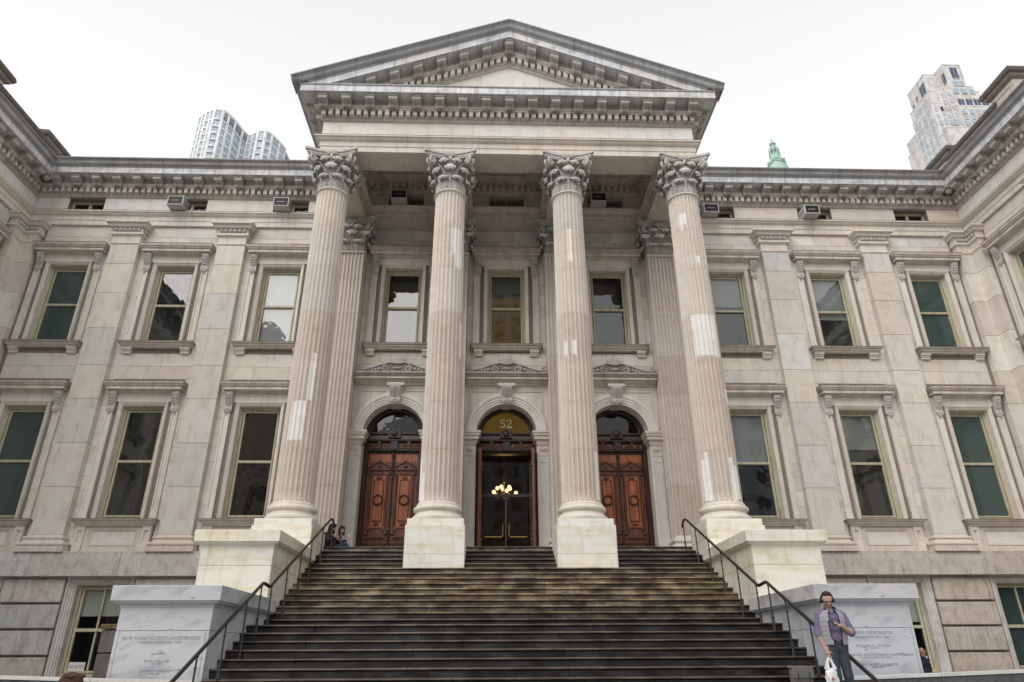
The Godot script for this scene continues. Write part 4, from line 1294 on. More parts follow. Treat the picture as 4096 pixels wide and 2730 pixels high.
func pediment() -> void:
	var e := node("pediment", court)
	var k := 1.0826 # stretch of heights along the slope
	var slope := 0.388
	var top := 24.62
	# the profile of the raking cornice, heights measured down from the apex line
	var f := func(pr: Array) -> Array:
		var r := []
		for p in pr: r.append(V2(p.x, (p.y - 21.555) * k))
		return r
	for s in [-1.0, 1.0]:
		var x := 8.18
		var y0 := top - slope * x
		var a := V2(-x, 5.15); var b := V2(0, 5.15)
		if s > 0: a = V2(0, 5.15); b = V2(x, 5.15)
		var ya := y0 if s < 0 else top
		var yb := top if s < 0 else y0
		var z := V2(0, 1)
		var sp: Array = f.call(sima_prof())
		var xk := 7.8
		var ak := V2(-xk, 5.15) if s < 0 else a
		var bk := b if s < 0 else V2(xk, 5.15)
		var yk := top - slope * xk
		run("raking_gutter_moulding", sp, ak, bk, z, z, e, M.cornice_marble, C.sima * 1.05, 2.3, 0.08, yk if s < 0 else top, top if s < 0 else yk)
		# the foot of the gutter moulding, cut level where it meets the side eaves
		var foot := Mb.new(); foot.k = C.sima
		var endp := []
		for p in sp: endp.append(V2(p.x, maxf(p.y + y0, 21.30)))
		for i in sp.size() - 1:
			var p0 := Vector3(xk * s, sp[i].y + yk, 5.15 + sp[i].x); var p1 := Vector3(xk * s, sp[i + 1].y + yk, 5.15 + sp[i + 1].x)
			var q0 := Vector3(x * s, endp[i].y, 5.15 + endp[i].x); var q1 := Vector3(x * s, endp[i + 1].y, 5.15 + endp[i + 1].x)
			if s > 0: foot.quad(p0, q0, q1, p1)
			else: foot.quad(q0, p0, p1, q1)
		foot.cap(endp, V2(x * s, 5.15), z, s > 0)
		put("raking_gutter_moulding", foot, M.cornice_marble, e)
		# the corona dies into the top of the level cornice
		var dn: float = (20.965 - 21.555) * k; var up: float = (21.25 - 21.555) * k
		var xc: float = (top + dn - 21.32) / slope; var xu: float = (top + up - 21.32) / slope
		var ac := V2(-xc, 5.15) if s < 0 else V2(0, 5.15)
		var bc := V2(0, 5.15) if s < 0 else V2(xc, 5.15)
		var yc: float = top - slope * xc
		run("raking_corona", f.call(corona_prof()), ac, bc, z, z, e, M.cornice_marble, C.corona, 2.4, 0.05, yc if s < 0 else top, top if s < 0 else yc)
		var wedge := Mb.new(); wedge.k = C.corona
		var w0 := Vector3(xc * s, 21.32, 5.949); var w1 := Vector3(xu * s, 21.32, 5.949); var w2 := Vector3(xc * s, yc + up, 5.949)
		if s > 0: wedge.tri(w0, w1, w2)
		else: wedge.tri(w1, w0, w2)
		put("raking_corona", wedge, M.cornice_marble, e)
		var am := V2(-7.6, 5.15) if s < 0 else a
		var bm := b if s < 0 else V2(7.6, 5.15)
		run("raking_corona_moulding", f.call(crown_prof()), am, bm, z, z, e, M.cornice_marble, C.sima, 2.4, 0.08, top - slope * 7.6 if s < 0 else top, top if s < 0 else top - slope * 7.6)
		var xi := 6.9
		var ai := V2(-xi, 5.15) if s < 0 else V2(0, 5.15)
		var bi := V2(0, 5.15) if s < 0 else V2(xi, 5.15)
		var yi := top - slope * xi
		run("raking_bed_moulding", f.call(bed_prof()), ai, bi, z, z, e, M.weathered, C.bed * 1.08, 1.8, 0.14, yi if s < 0 else top, top if s < 0 else yi)
		var dm := Mb.new()
		dm.k = C.bed * 1.1
		dm.box(Vector3(-0.078, 20.315, 0.10), Vector3(0.078, 20.535, 0.30))
		var sh := Mb.new()
		sh.add(dm, Transform3D(Basis(Vector3(1, -slope * s, 0), Vector3(0, k, 0), Vector3(0, 0, 1)), Vector3(0, -21.555 * k + top, 5.15)))
		var dmesh := [sh.mesh()]
		for q in [C.grey, C.pink, C.light * 0.85]:
			for i in sh.c.size(): sh.c[i] = q
			dmesh.append(sh.mesh())
		var n := 23
		for i in n:
			var xx = s * (0.16 + i * 0.258)
			put("dentil", dmesh[(i / 5 + (1 if s > 0 else 0)) % 4], M.weathered, e, Transform3D(Basis(), Vector3(xx, -slope * absf(xx), 0)))
		var mm := Mb.new()
		mm.add(modillion_mesh(), Transform3D(Basis(Vector3(1, -slope * s, 0), Vector3(0, k, 0), Vector3(0, 0, 1)), Vector3(0, -21.555 * k + top, 5.15)))
		var mmesh := mm.mesh()
		for i in range(1, 8):
			var xx = s * i * 0.885
			put("modillion", mmesh, M.weathered, e, Transform3D(Basis(), Vector3(xx, -slope * absf(xx), 0)))
	var mid := Mb.new()
	mid.add(modillion_mesh(), Transform3D(Basis(Vector3(1, 0, 0), Vector3(0, k, 0), Vector3(0, 0, 1)), Vector3(0, -21.555 * k + top - 0.03, 5.15)))
	put("modillion", mid, M.weathered, e)
	# tympanum stones
	var cuts := [-5.2, -3.4, -1.1, 1.2, 3.3, 5.2]
	for i in 5:
		var mb := Mb.new(); mb.k = tone(C.light, 0.05)
		var a: float = cuts[i] + 0.004; var b: float = cuts[i + 1] - 0.004
		for q in [[a, minf(b, 0.0)], [maxf(a, 0.0), b]]:
			if q[1] > q[0] + 0.01:
				mb.quad(Vector3(q[0], 21.2, 5.15), Vector3(q[1], 21.2, 5.15), Vector3(q[1], 23.4 - slope * absf(q[1]), 5.15), Vector3(q[0], 23.4 - slope * absf(q[0]), 5.15))
		put("tympanum_stone", mb, M.stone, e)
	# gable roof over the portico, and the sloping top of the level cornice
	var r := Mb.new(); r.k = C.sima
	for s in [-1.0, 1.0]:
		var p := [Vector3(0, top + 0.04, 6.2), Vector3(8.16 * s, top + 0.04 - slope * 8.16, 6.2), Vector3(8.16 * s, top + 0.04 - slope * 8.16, -3.0), Vector3(0, top + 0.04, -3.0)]
		if s > 0: r.quad(p[0], p[1], p[2], p[3])
		else: r.quad(p[3], p[2], p[1], p[0])
	r.quad(Vector3(-8.0, 21.31, 5.98), Vector3(8.0, 21.31, 5.98), Vector3(8.0, 21.36, 5.0), Vector3(-8.0, 21.36, 5.0))
	r.tri(Vector3(8.1, 21.35, -2.9), Vector3(-8.1, 21.35, -2.9), Vector3(0, top, -2.9))
	put("roof", r, M.cornice_marble, e)
	var back := Mb.new(); back.k = C.grime_shade
	back.tri(Vector3(-7.9, 21.3, 5.0), Vector3(7.9, 21.3, 5.0), Vector3(0, top - 0.05, 5.0))
	put("tympanum_backing", back, M.stone, e)

func spiral(mb: Mb, o: Vector3, r: float, turns: float, a0: float, dir: float, rad: float) -> void:
	var pts := PackedVector3Array()
	var rr := []
	for i in 26:
		var t := i / 25.0
		var a := a0 + dir * t * TAU * turns
		pts.append(o + Vector3(cos(a), sin(a), 0) * r * (1 - 0.85 * t) + Vector3(0, 0, 0.03 * t))
		rr.append(rad * (1 - 0.4 * t))
	mb.tube(pts, rr, 5, 1.3)

func doors() -> void:
	console_door = console_mesh(0.42, 0.66)
	for idx in 3:
		var x := (idx - 1) * 4.355
		var e := node("doorway", court, T(x, 0, 0))
		var R := 1.17; var ys := 9.53
		# spandrels
		var mb := Mb.new(); mb.k = C.cream
		for i in 24:
			var f := PI * i / 24; var g := PI * (i + 1) / 24
			mb.quad(Vector3(R * cos(g), ys + R * sin(g), 0), Vector3(R * cos(f), ys + R * sin(f), 0), Vector3(R * cos(f), 11.5, 0), Vector3(R * cos(g), 11.5, 0))
		for s in [-1.0, 1.0]:
			mb.quad(Vector3(minf(s * R, s * 1.64), ys, 0), Vector3(maxf(s * R, s * 1.64), ys, 0), Vector3(maxf(s * R, s * 1.64), 11.5, 0), Vector3(minf(s * R, s * 1.64), 11.5, 0))
			mb.box(Vector3(minf(s * R, s * 1.64), 4.7, -0.75), Vector3(maxf(s * R, s * 1.64), ys, 0.0))
		put("spandrel", mb, M.stone, e)
		for s in [-1.0, 1.0]: # sunk panels beside the keystone
			mb = Mb.new(); mb.k = C.cream * 0.96
			mb.quad(Vector3(minf(s * 0.42, s * 1.40), 11.22, 0.03), Vector3(maxf(s * 0.42, s * 1.40), 11.22, 0.03), Vector3(maxf(s * 0.42, s * 1.40), 11.26, 0.03), Vector3(minf(s * 0.42, s * 1.40), 11.26, 0.03))
			mb.box(Vector3(minf(s * 1.37, s * 1.43), 10.2, 0.0), Vector3(maxf(s * 1.37, s * 1.43), 11.26, 0.035))
			mb.box(Vector3(minf(s * 0.40, s * 1.43), 11.20, 0.0), Vector3(maxf(s * 0.40, s * 1.43), 11.26, 0.034))
			put("spandrel_panel", mb, M.stone, e)
		mb = Mb.new(); mb.k = C.light
		mb.ring(V2(0, ys), R, [V2(-0.004, -0.62), V2(-0.004, 0.0), V2(0, 0.04), V2(0.07, 0.04), V2(0.075, 0.07), V2(0.16, 0.07), V2(0.165, 0.10), V2(0.25, 0.105), V2(0.27, 0.14), V2(0.36, 0.15), V2(0.40, 0.13), V2(0.41, 0.0)], 36)
		put("archivolt", mb, M.stone, e)
		mb = Mb.new(); mb.k = C.cream
		mb.extrude(PackedVector2Array([V2(-0.20, 10.64), V2(0.20, 10.64), V2(0.29, 11.36), V2(-0.29, 11.36)]), -0.6, 0.17)
		mb.box(Vector3(-0.34, 11.36, -0.1), Vector3(0.34, 11.47, 0.33))
		put("keystone", mb, M.stone, e)
		put("console", console_door, M.weathered, e, T(0, 11.37, 0.15))
		# imposts and their little pilasters
		for s in [-1.0, 1.0]:
			mb = Mb.new(); mb.k = C.pink
			var a := V2(minf(s * 1.20, s * 1.62), 0.05); var b := V2(maxf(s * 1.20, s * 1.62), 0.05)
			var pth := [V2(a.x, -0.6), a, b, V2(b.x, -0.3)]
			mb.sweep([V2(0, 8.60), V2(0.0, 9.02)] + [V2(0.03, 9.03), V2(0.03, 9.08)] + cav(V2(0.04, 9.08), V2(0.12, 9.22)) + [V2(0.14, 9.23), V2(0.14, 9.36), V2(0.18, 9.37), V2(0.19, 9.45), V2(0.22, 9.47), V2(0.22, 9.55), V2(0, 9.56)], pth)
			mb.k = C.cap
			for q in 3:
				mb.ball(Vector3((a.x + b.x) / 2 + (q - 1) * 0.10, 8.86, 0.06), Vector3(0.05, 0.09, 0.03), 6, 5)
			put("impost", mb, M.stone, e)
			mb = Mb.new(); mb.k = C.grey
			mb.slab(a.x + 0.0, b.x, 4.75, 8.60, 0.0, 0.04, 0.01)
			mb.frame(a.x + 0.09, b.x - 0.09, 5.2, 8.35, [V2(0, 0.04), V2(0, 0.055), V2(0.03, 0.06), V2(0.03, 0.04)], true)
			put("jamb_pilaster", mb, M.stone, e)
		# cornice and carved cresting
		mb = Mb.new(); mb.k = C.cream
		var cp := [V2(-1.62, 0.0), V2(1.62, 0.0)]
		mb.sweep([V2(0.0, 11.46), V2(0.08, 11.46), V2(0.08, 11.54)] + ovo(V2(0.10, 11.54), V2(0.22, 11.62)) + [V2(0.40, 11.62), V2(0.40, 11.70)], cp, false)
		mb.k = C.brown
		mb.sweep(ovo(V2(0.41, 11.70), V2(0.47, 11.78)) + [V2(0.52, 11.79), V2(0.52, 11.87), V2(0.0, 11.90)], cp, false)
		put("door_cornice", mb, M.weathered, e)
		mb = Mb.new(); mb.k = C.cap
		var slope_pts := PackedVector2Array([V2(-1.6, 11.88), V2(1.6, 11.88), V2(1.6, 12.0), V2(1.1, 12.06), V2(0.6, 12.26), V2(0.3, 12.36), V2(-0.3, 12.36), V2(-0.6, 12.26), V2(-1.1, 12.06), V2(-1.6, 12.0)])
		mb.k = C.grime_shade
		mb.extrude(slope_pts, 0.10, 0.20)
		mb.k = C.cap
		for s in [-1.0, 1.0]:
			var pts := PackedVector3Array()
			for q in [[0.28, 12.36], [0.6, 12.28], [1.0, 12.12], [1.35, 12.03], [1.56, 12.05]]: pts.append(Vector3(s * q[0], q[1], 0.22))
			mb.tube(pts, [0.035], 5)
			spiral(mb, Vector3(s * 0.44, 12.08, 0.24), 0.15, 1.6, PI / 2, -s, 0.035)
			spiral(mb, Vector3(s * 1.53, 12.10, 0.24), 0.13, 1.5, -PI / 2, -s, 0.032)
			for q in [[0.72, 12.08, 0.08], [0.86, 12.05, 0.07], [0.98, 12.02, 0.06], [0.80, 11.96, 0.06], [1.12, 11.98, 0.055], [1.25, 11.96, 0.045], [0.62, 11.95, 0.06], [1.0, 11.93, 0.04]]:
				mb.ball(Vector3(s * q[0], q[1], 0.22), Vector3(q[2], q[2] * 0.75, 0.05), 6, 4, Basis(Vector3(0, 0, 1), q[0] * 5.0))
		for i in 9:
			var a := (i - 4) * 0.33
			mb.ball(Vector3(sin(a) * 0.20, 12.30 + cos(a) * 0.17, 0.24), Vector3(0.045, 0.19, 0.05), 6, 5, Basis(Vector3(0, 0, 1), -a))
		mb.ball(Vector3(0, 12.10, 0.24), Vector3(0.2, 0.05, 0.08), 8, 5)
		for i in 5: mb.ball(Vector3((i - 2) * 0.09, 11.98, 0.24), Vector3(0.03, 0.06, 0.04), 6, 4)
		put("cresting", mb, M.weathered, e)
		wood_door(e, idx == 1)

func wood_door(e: Node3D, open: bool) -> void:
	var dark := Color(0.040, 0.019, 0.015); var red := Color(0.38, 0.125, 0.045); var mid := Color(0.165, 0.053, 0.024)
	var z := -0.62
	var mb := Mb.new(); mb.k = dark
	# door case and fanlight ring
	for s in [-1.0, 1.0]:
		mb.box(Vector3(minf(s * 0.98, s * 1.18), 4.75, z - 0.15), Vector3(maxf(s * 0.98, s * 1.18), 9.6, z + 0.10))
	mb.ring(V2(0, 9.62), 0.94, [V2(0, z - 0.1), V2(0, z + 0.02), V2(0.05, z + 0.04), V2(0.07, z + 0.08), V2(0.14, z + 0.08), V2(0.24, z + 0.12), V2(0.26, z - 0.1)], 30)
	put("door_case", mb, M.wood, e)
	mb = Mb.new()
	for i in 20:
		var f := PI * i / 20; var g := PI * (i + 1) / 20
		mb.tri(Vector3(0, 9.62, z - 0.05), Vector3(0.96 * cos(f), 9.62 + 0.96 * sin(f), z - 0.05), Vector3(0.96 * cos(g), 9.62 + 0.96 * sin(g), z - 0.05))
	put("fanlight_pane", mb, M.door_glass if open else M.pane, e)
	# transom beam with panels and a half-round boss
	mb = Mb.new(); mb.k = dark
	var tp := [V2(-1.0, z), V2(1.0, z)]
	mb.sweep([V2(-0.2, 8.84), V2(0.06, 8.84), V2(0.08, 8.90), V2(0.16, 8.94), V2(0.16, 9.0), V2(0.08, 9.02), V2(0.08, 9.26), V2(0.15, 9.28), V2(0.20, 9.33), V2(0.20, 9.38), V2(0.12, 9.42), V2(0.10, 9.58), V2(0.17, 9.60), V2(0.17, 9.66), V2(-0.2, 9.67)], tp)
	put("transom", mb, M.wood, e)
	for q in [-0.78, -0.36, 0.36, 0.78]:
		mb = Mb.new(); mb.k = mid * 0.8
		mb.frame(q - 0.15, q + 0.15, 9.07, 9.21, [V2(0, z + 0.115), V2(0.02, z + 0.12), V2(0.03, z + 0.08)], true)
		var p := [Vector3(q - 0.15, 9.07, z + 0.115), Vector3(q + 0.15, 9.07, z + 0.115), Vector3(q + 0.15, 9.21, z + 0.115), Vector3(q - 0.15, 9.21, z + 0.115)]
		for j in 4: mb.tri(p[j], p[(j + 1) % 4], Vector3(q, 9.14, z + 0.15))
		put("transom_panel", mb, M.wood, e)
	for q in [-0.57, 0.0, 0.57]:
		mb = Mb.new(); mb.k = dark
		var w := 0.13 if q == 0.0 else 0.06
		mb.box(Vector3(q - w, 8.98, z + 0.05), Vector3(q + w, 9.30, z + 0.2))
		put("transom_bracket", mb, M.wood, e)
	mb = Mb.new(); mb.k = dark
	var half := PackedVector2Array([V2(-0.24, 0), V2(0.24, 0)])
	for i in range(0, 13): half.append(V2(0.24 * cos(PI * i / 12), 0.14 + 0.24 * sin(PI * i / 12)))
	mb.extrude(half, 0.0, 0.14)
	mb.ball(Vector3(0, 0.16, 0.14), Vector3(0.13, 0.13, 0.07), 9, 6)
	put("transom_boss", mb, M.wood, e, T(0, 9.44, z + 0.08))
	var leafm := door_leaf(red, mid, dark)
	for s in [-1.0, 1.0]:
		var at := T(s * 0.49, 0, z)
		if open: # swung outwards against the jambs, panelled face towards the passage
			var t = 0.205 * s
			at = Transform3D(Basis(Vector3.UP, -PI / 2 * s - t), Vector3(s * 1.075, 0, z + 0.50))
		put("door_leaf", leafm[0], M.wood, e, at)
		put("leaf_panel", leafm[1], M.wood, e, at)
		put("leaf_carving", leafm[2], M.wood, e, at)
	if not open:
		mb = Mb.new(); mb.k = dark
		mb.lathe([V2(0.035, 4.75), V2(0.035, 5.3), V2(0.05, 5.32), V2(0.05, 5.36), V2(0.03, 5.4), V2(0.035, 5.9), V2(0.055, 5.93), V2(0.03, 6.0), V2(0.035, 6.6), V2(0.05, 6.63), V2(0.03, 6.7), V2(0.03, 7.8), V2(0.05, 7.85), V2(0.035, 8.1), V2(0.05, 8.5), V2(0.03, 8.6), V2(0.06, 8.7), V2(0.06, 8.84)], 10, Vector3(0, 0, z + 0.10))
		put("meeting_rod", mb, M.wood, e)
	else:
		# glazed inner doors
		mb = Mb.new(); mb.k = Color(0.05, 0.05, 0.05)
		for q in [[-0.98, -0.93, 4.75, 8.85], [0.93, 0.98, 4.75, 8.85], [-0.93, 0.93, 7.30, 7.42]]: mb.box(Vector3(q[0], q[2], -1.24), Vector3(q[1], q[3], -1.16))
		put("vestibule_frame", mb, M.satin, e)
		for s in [-1.0, 1.0]:
			mb = Mb.new()
			mb.quad(Vector3(minf(s * 0.008, s * 0.93), 4.76, -1.2), Vector3(maxf(s * 0.008, s * 0.93), 4.76, -1.2), Vector3(maxf(s * 0.008, s * 0.93), 7.3, -1.2), Vector3(minf(s * 0.008, s * 0.93), 7.3, -1.2))
			put("glass_door", mb, M.door_glass, e)
			mb = Mb.new(); mb.k = Color(0.62, 0.42, 0.14)
			mb.tube(PackedVector3Array([Vector3(s * 0.12, 6.28, -1.12), Vector3(s * 0.12, 5.86, -1.12), Vector3(s * 0.15, 5.80, -1.12), Vector3(s * 0.2, 5.78, -1.12), Vector3(s * 0.80, 5.78, -1.12)]), [0.022], 6)
			put("door_handle", mb, M.metal, e)
		mb = Mb.new()
		mb.quad(Vector3(-0.93, 7.42, -1.2), Vector3(0.93, 7.42, -1.2), Vector3(0.93, 8.85, -1.2), Vector3(-0.93, 8.85, -1.2))
		put("overlight", mb, M.door_glass, e)
		mb = Mb.new(); mb.k = Color(0.55, 0.52, 0.46)
		mb.box(Vector3(-0.006, 4.76, -1.21), Vector3(0.006, 7.3, -1.19))
		put("door_edge", mb, M.satin, e)
		lettering(e, "52", Vector3(0, 10.10, z - 0.04), 0.34, Color(0.80, 0.74, 0.45), true)

func door_leaf(red: Color, mid: Color, dark: Color) -> Array: # one leaf, x in -0.49 .. 0.49, face at z = 0.04
	var a := Mb.new(); a.k = mid
	a.box(Vector3(-0.475, 4.76, -0.05), Vector3(0.475, 8.84, 0.04))
	var b := Mb.new(); b.k = red
	b.slab(-0.26, 0.26, 5.98, 8.02, 0.03, 0.055, 0.01)
	var p := [Vector3(-0.2, 4.92, 0.05), Vector3(0.2, 4.92, 0.05), Vector3(0.2, 5.38, 0.05), Vector3(-0.2, 5.38, 0.05)]
	for j in 4: b.tri(p[j], p[(j + 1) % 4], Vector3(0, 5.15, 0.11))
	b.slab(-0.17, 0.17, 6.28, 7.80, 0.05, 0.075, 0.015)
	b.slab(-0.44, 0.44, 8.50, 8.82, 0.03, 0.045, 0.004)
	var c := Mb.new(); c.k = mid * 0.75
	c.frame(-0.30, 0.30, 6.05, 8.0, [V2(-0.02, 0.05), V2(0, 0.08), V2(0.03, 0.085), V2(0.045, 0.06), V2(0.06, 0.06), V2(0.07, 0.04)], true)
	c.frame(-0.17, 0.17, 6.28, 7.80, [V2(-0.01, 0.06), V2(0.0, 0.09), V2(0.02, 0.09), V2(0.03, 0.05)], true)
	# little pediment
	c.extrude(PackedVector2Array([V2(-0.43, 8.22), V2(0.43, 8.22), V2(0.43, 8.27), V2(0.02, 8.52), V2(-0.02, 8.52), V2(-0.43, 8.27)]), 0.03, 0.09)
	for s in [-1.0, 1.0]:
		c.tube(PackedVector3Array([Vector3(s * 0.45, 8.26, 0.10), Vector3(0, 8.53, 0.10)]), [0.032], 5)
		# stepped ears, scrolls and balusters
		c.box(Vector3(minf(s * 0.20, s * 0.36), 7.98, 0.04), Vector3(maxf(s * 0.20, s * 0.36), 8.10, 0.09))
		c.ball(Vector3(s * 0.38, 8.05, 0.07), Vector3(0.06, 0.07, 0.05), 8, 5)
		c.ball(Vector3(s * 0.36, 5.82, 0.07), Vector3(0.08, 0.09, 0.05), 8, 5)
		c.box(Vector3(minf(s * 0.20, s * 0.36), 5.92, 0.04), Vector3(maxf(s * 0.20, s * 0.36), 6.03, 0.09))
		c.lathe([V2(0.05, 4.80), V2(0.05, 4.86), V2(0.035, 4.90), V2(0.05, 5.0), V2(0.03, 5.05), V2(0.045, 5.3), V2(0.05, 5.42), V2(0.06, 5.45)], 8, Vector3(s * 0.33, 0, 0.06))
	c.box(Vector3(-0.46, 8.18, 0.03), Vector3(0.46, 8.225, 0.11))
	c.ball(Vector3(0, 8.33, 0.10), Vector3(0.06, 0.06, 0.04), 8, 5)
	c.cbox(Vector3(-0.10, 7.84, 0.04), Vector3(0.10, 7.94, 0.09), 0.03)
	c.cbox(Vector3(-0.10, 6.10, 0.04), Vector3(0.10, 6.20, 0.10), 0.03)
	c.box(Vector3(-0.44, 5.45, 0.03), Vector3(0.44, 5.52, 0.11))
	for i in 7: c.ball(Vector3((i - 3) * 0.10, 5.66, 0.07), Vector3(0.06, 0.05, 0.05), 6, 4)
	c.box(Vector3(-0.42, 5.58, 0.03), Vector3(0.42, 5.74, 0.07))
	c.frame(-0.22, 0.22, 4.90, 5.40, [V2(-0.01, 0.05), V2(0, 0.09), V2(0.03, 0.09), V2(0.04, 0.04)], true)
	var rings := Mb.new(); rings.k = mid * 0.75
	rings.lathe(tor(V2(0.175, -0.02), V2(0.175, 0.08), 0.035) + tor(V2(0.175, 0.08), V2(0.14, 0.02), 0.01), 24, Vector3.ZERO)
	c.add(rings, Transform3D(Basis(Vector3(1, 0, 0), Vector3(0, 0, 1), Vector3(0, -1, 0)), Vector3(0, 7.05, 0.07)))
	return [a.mesh(), b.mesh(), c.mesh()]

func lettering(parent: Node, text: String, at: Vector3, height: float, col: Color, serif := true, depth := 0.004, turn := 0.0, width := 0.0) -> MeshInstance3D:
	var tm := TextMesh.new()
	var f := SystemFont.new()
	f.font_names = PackedStringArray(["Droid Serif" if serif else "Droid Sans"])
	tm.font = f
	tm.text = text
	tm.font_size = 64
	tm.pixel_size = height / 46.0
	tm.depth = depth
	tm.curve_step = 4.0
	var m := StandardMaterial3D.new()
	m.resource_name = "letter_colour"
	m.albedo_color = col.linear_to_srgb()
	m.roughness = 0.8
	var o := put("lettering", tm, m, parent, T(at.x, at.y, at.z, turn))
	if width > 0.0:
		var w := tm.get_aabb().size.x
		if w > 0.001: o.scale.x = width / w
	return o

# ---------------------------------------------------------------- stairs, plinths, rails
const TREAD := 0.3455
const RISE := 0.165
func nose_z(k: int) -> float:
	return 3.654 + TREAD * k + (0.8316 if k >= 15 else 0.0) + (0.85 if k >= 24 else 0.0)
func nose_y(k: int) -> float: return 4.749 - RISE * k
func tread_at(z: float) -> float:
	for k in 30:
		if nose_z(k) >= z: return nose_y(k)
	return GY
func build_stairs() -> void:
	var st := thing("staircase", "broad flight of dark wet stone steps up to the portico", "staircase")
	for k in 30:
		var z := nose_z(k); var y := nose_y(k)
		var zb := nose_z(k - 1) - 0.02 if k else 3.4
		var e := node("step", st)
		var cuts := [-5.75, -2.05 + rng.randf_range(-0.15, 0.15), 0.95 + rng.randf_range(-0.15, 0.15), 5.75]
		if k % 2: cuts = [-5.75, -4.3, -1.25 + rng.randf_range(-0.15, 0.15), 1.75 + rng.randf_range(-0.15, 0.15), 5.75]
		var tan_ := clampf(1.0 - absf(k - 8.5) / 5.5, 0.0, 1.0)
		for i in cuts.size() - 1:
			var a: float = cuts[i] + 0.004; var b: float = cuts[i + 1] - 0.004
			var mb := Mb.new()
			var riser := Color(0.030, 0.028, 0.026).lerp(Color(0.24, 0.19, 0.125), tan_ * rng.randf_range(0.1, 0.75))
			var nosing := Color(0.13, 0.095, 0.070).lerp(Color(0.33, 0.25, 0.17), tan_ * rng.randf_range(0.3, 0.8))  # wet highlight along the edge is put into this lighter colour
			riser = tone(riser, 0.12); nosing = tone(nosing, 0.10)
			var n := 14
			for j in n: # small runs so that the worn edge wavers a little
				var x0 := lerpf(a, b, float(j) / n); var x1 := lerpf(a, b, float(j + 1) / n)
				var w0 := sin(x0 * 3.1 + k * 1.7) * 0.004; var w1 := sin(x1 * 3.1 + k * 1.7) * 0.004
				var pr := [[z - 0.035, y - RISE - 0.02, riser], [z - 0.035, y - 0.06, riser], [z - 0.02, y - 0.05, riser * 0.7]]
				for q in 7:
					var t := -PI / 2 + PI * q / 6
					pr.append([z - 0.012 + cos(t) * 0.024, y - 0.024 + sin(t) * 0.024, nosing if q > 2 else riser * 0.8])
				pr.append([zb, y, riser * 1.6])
				# stains: tan washes, rust and a little moss, in patches along the step
				var wash := 0.5 + 0.5 * sin(x0 * 1.9 + k * 2.3) * sin(x0 * 0.73 - k * 1.1 + 2.0)
				var fade := 0.5 + 0.5 * sin(x0 * 4.7 + k * 5.1)
				for q in pr.size() - 1:
					var p: Array = pr[q]; var r: Array = pr[q + 1]
					mb.k = r[2]
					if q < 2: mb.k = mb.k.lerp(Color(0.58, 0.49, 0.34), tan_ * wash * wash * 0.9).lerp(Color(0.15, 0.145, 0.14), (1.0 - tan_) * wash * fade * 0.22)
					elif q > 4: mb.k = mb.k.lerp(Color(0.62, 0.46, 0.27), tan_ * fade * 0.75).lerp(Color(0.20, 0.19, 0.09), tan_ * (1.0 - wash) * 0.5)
					var d0 := w0 if q >= 2 else 0.0
					var d1 := w1 if q >= 2 else 0.0
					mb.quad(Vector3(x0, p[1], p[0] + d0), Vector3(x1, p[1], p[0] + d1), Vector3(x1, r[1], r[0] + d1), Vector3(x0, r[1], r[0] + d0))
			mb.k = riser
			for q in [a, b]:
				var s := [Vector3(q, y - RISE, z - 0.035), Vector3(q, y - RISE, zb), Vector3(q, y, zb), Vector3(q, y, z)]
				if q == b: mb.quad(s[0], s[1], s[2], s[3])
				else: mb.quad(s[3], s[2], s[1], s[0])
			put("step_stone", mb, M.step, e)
	var core := Mb.new(); core.k = C.dark
	for k in 30: core.box(Vector3(-5.74, GY - 0.1, nose_z(k - 1) - 0.05 if k else 3.4), Vector3(5.74, nose_y(k) - 0.03, nose_z(k) - 0.04))
	put("step_core", core, M.step, st)

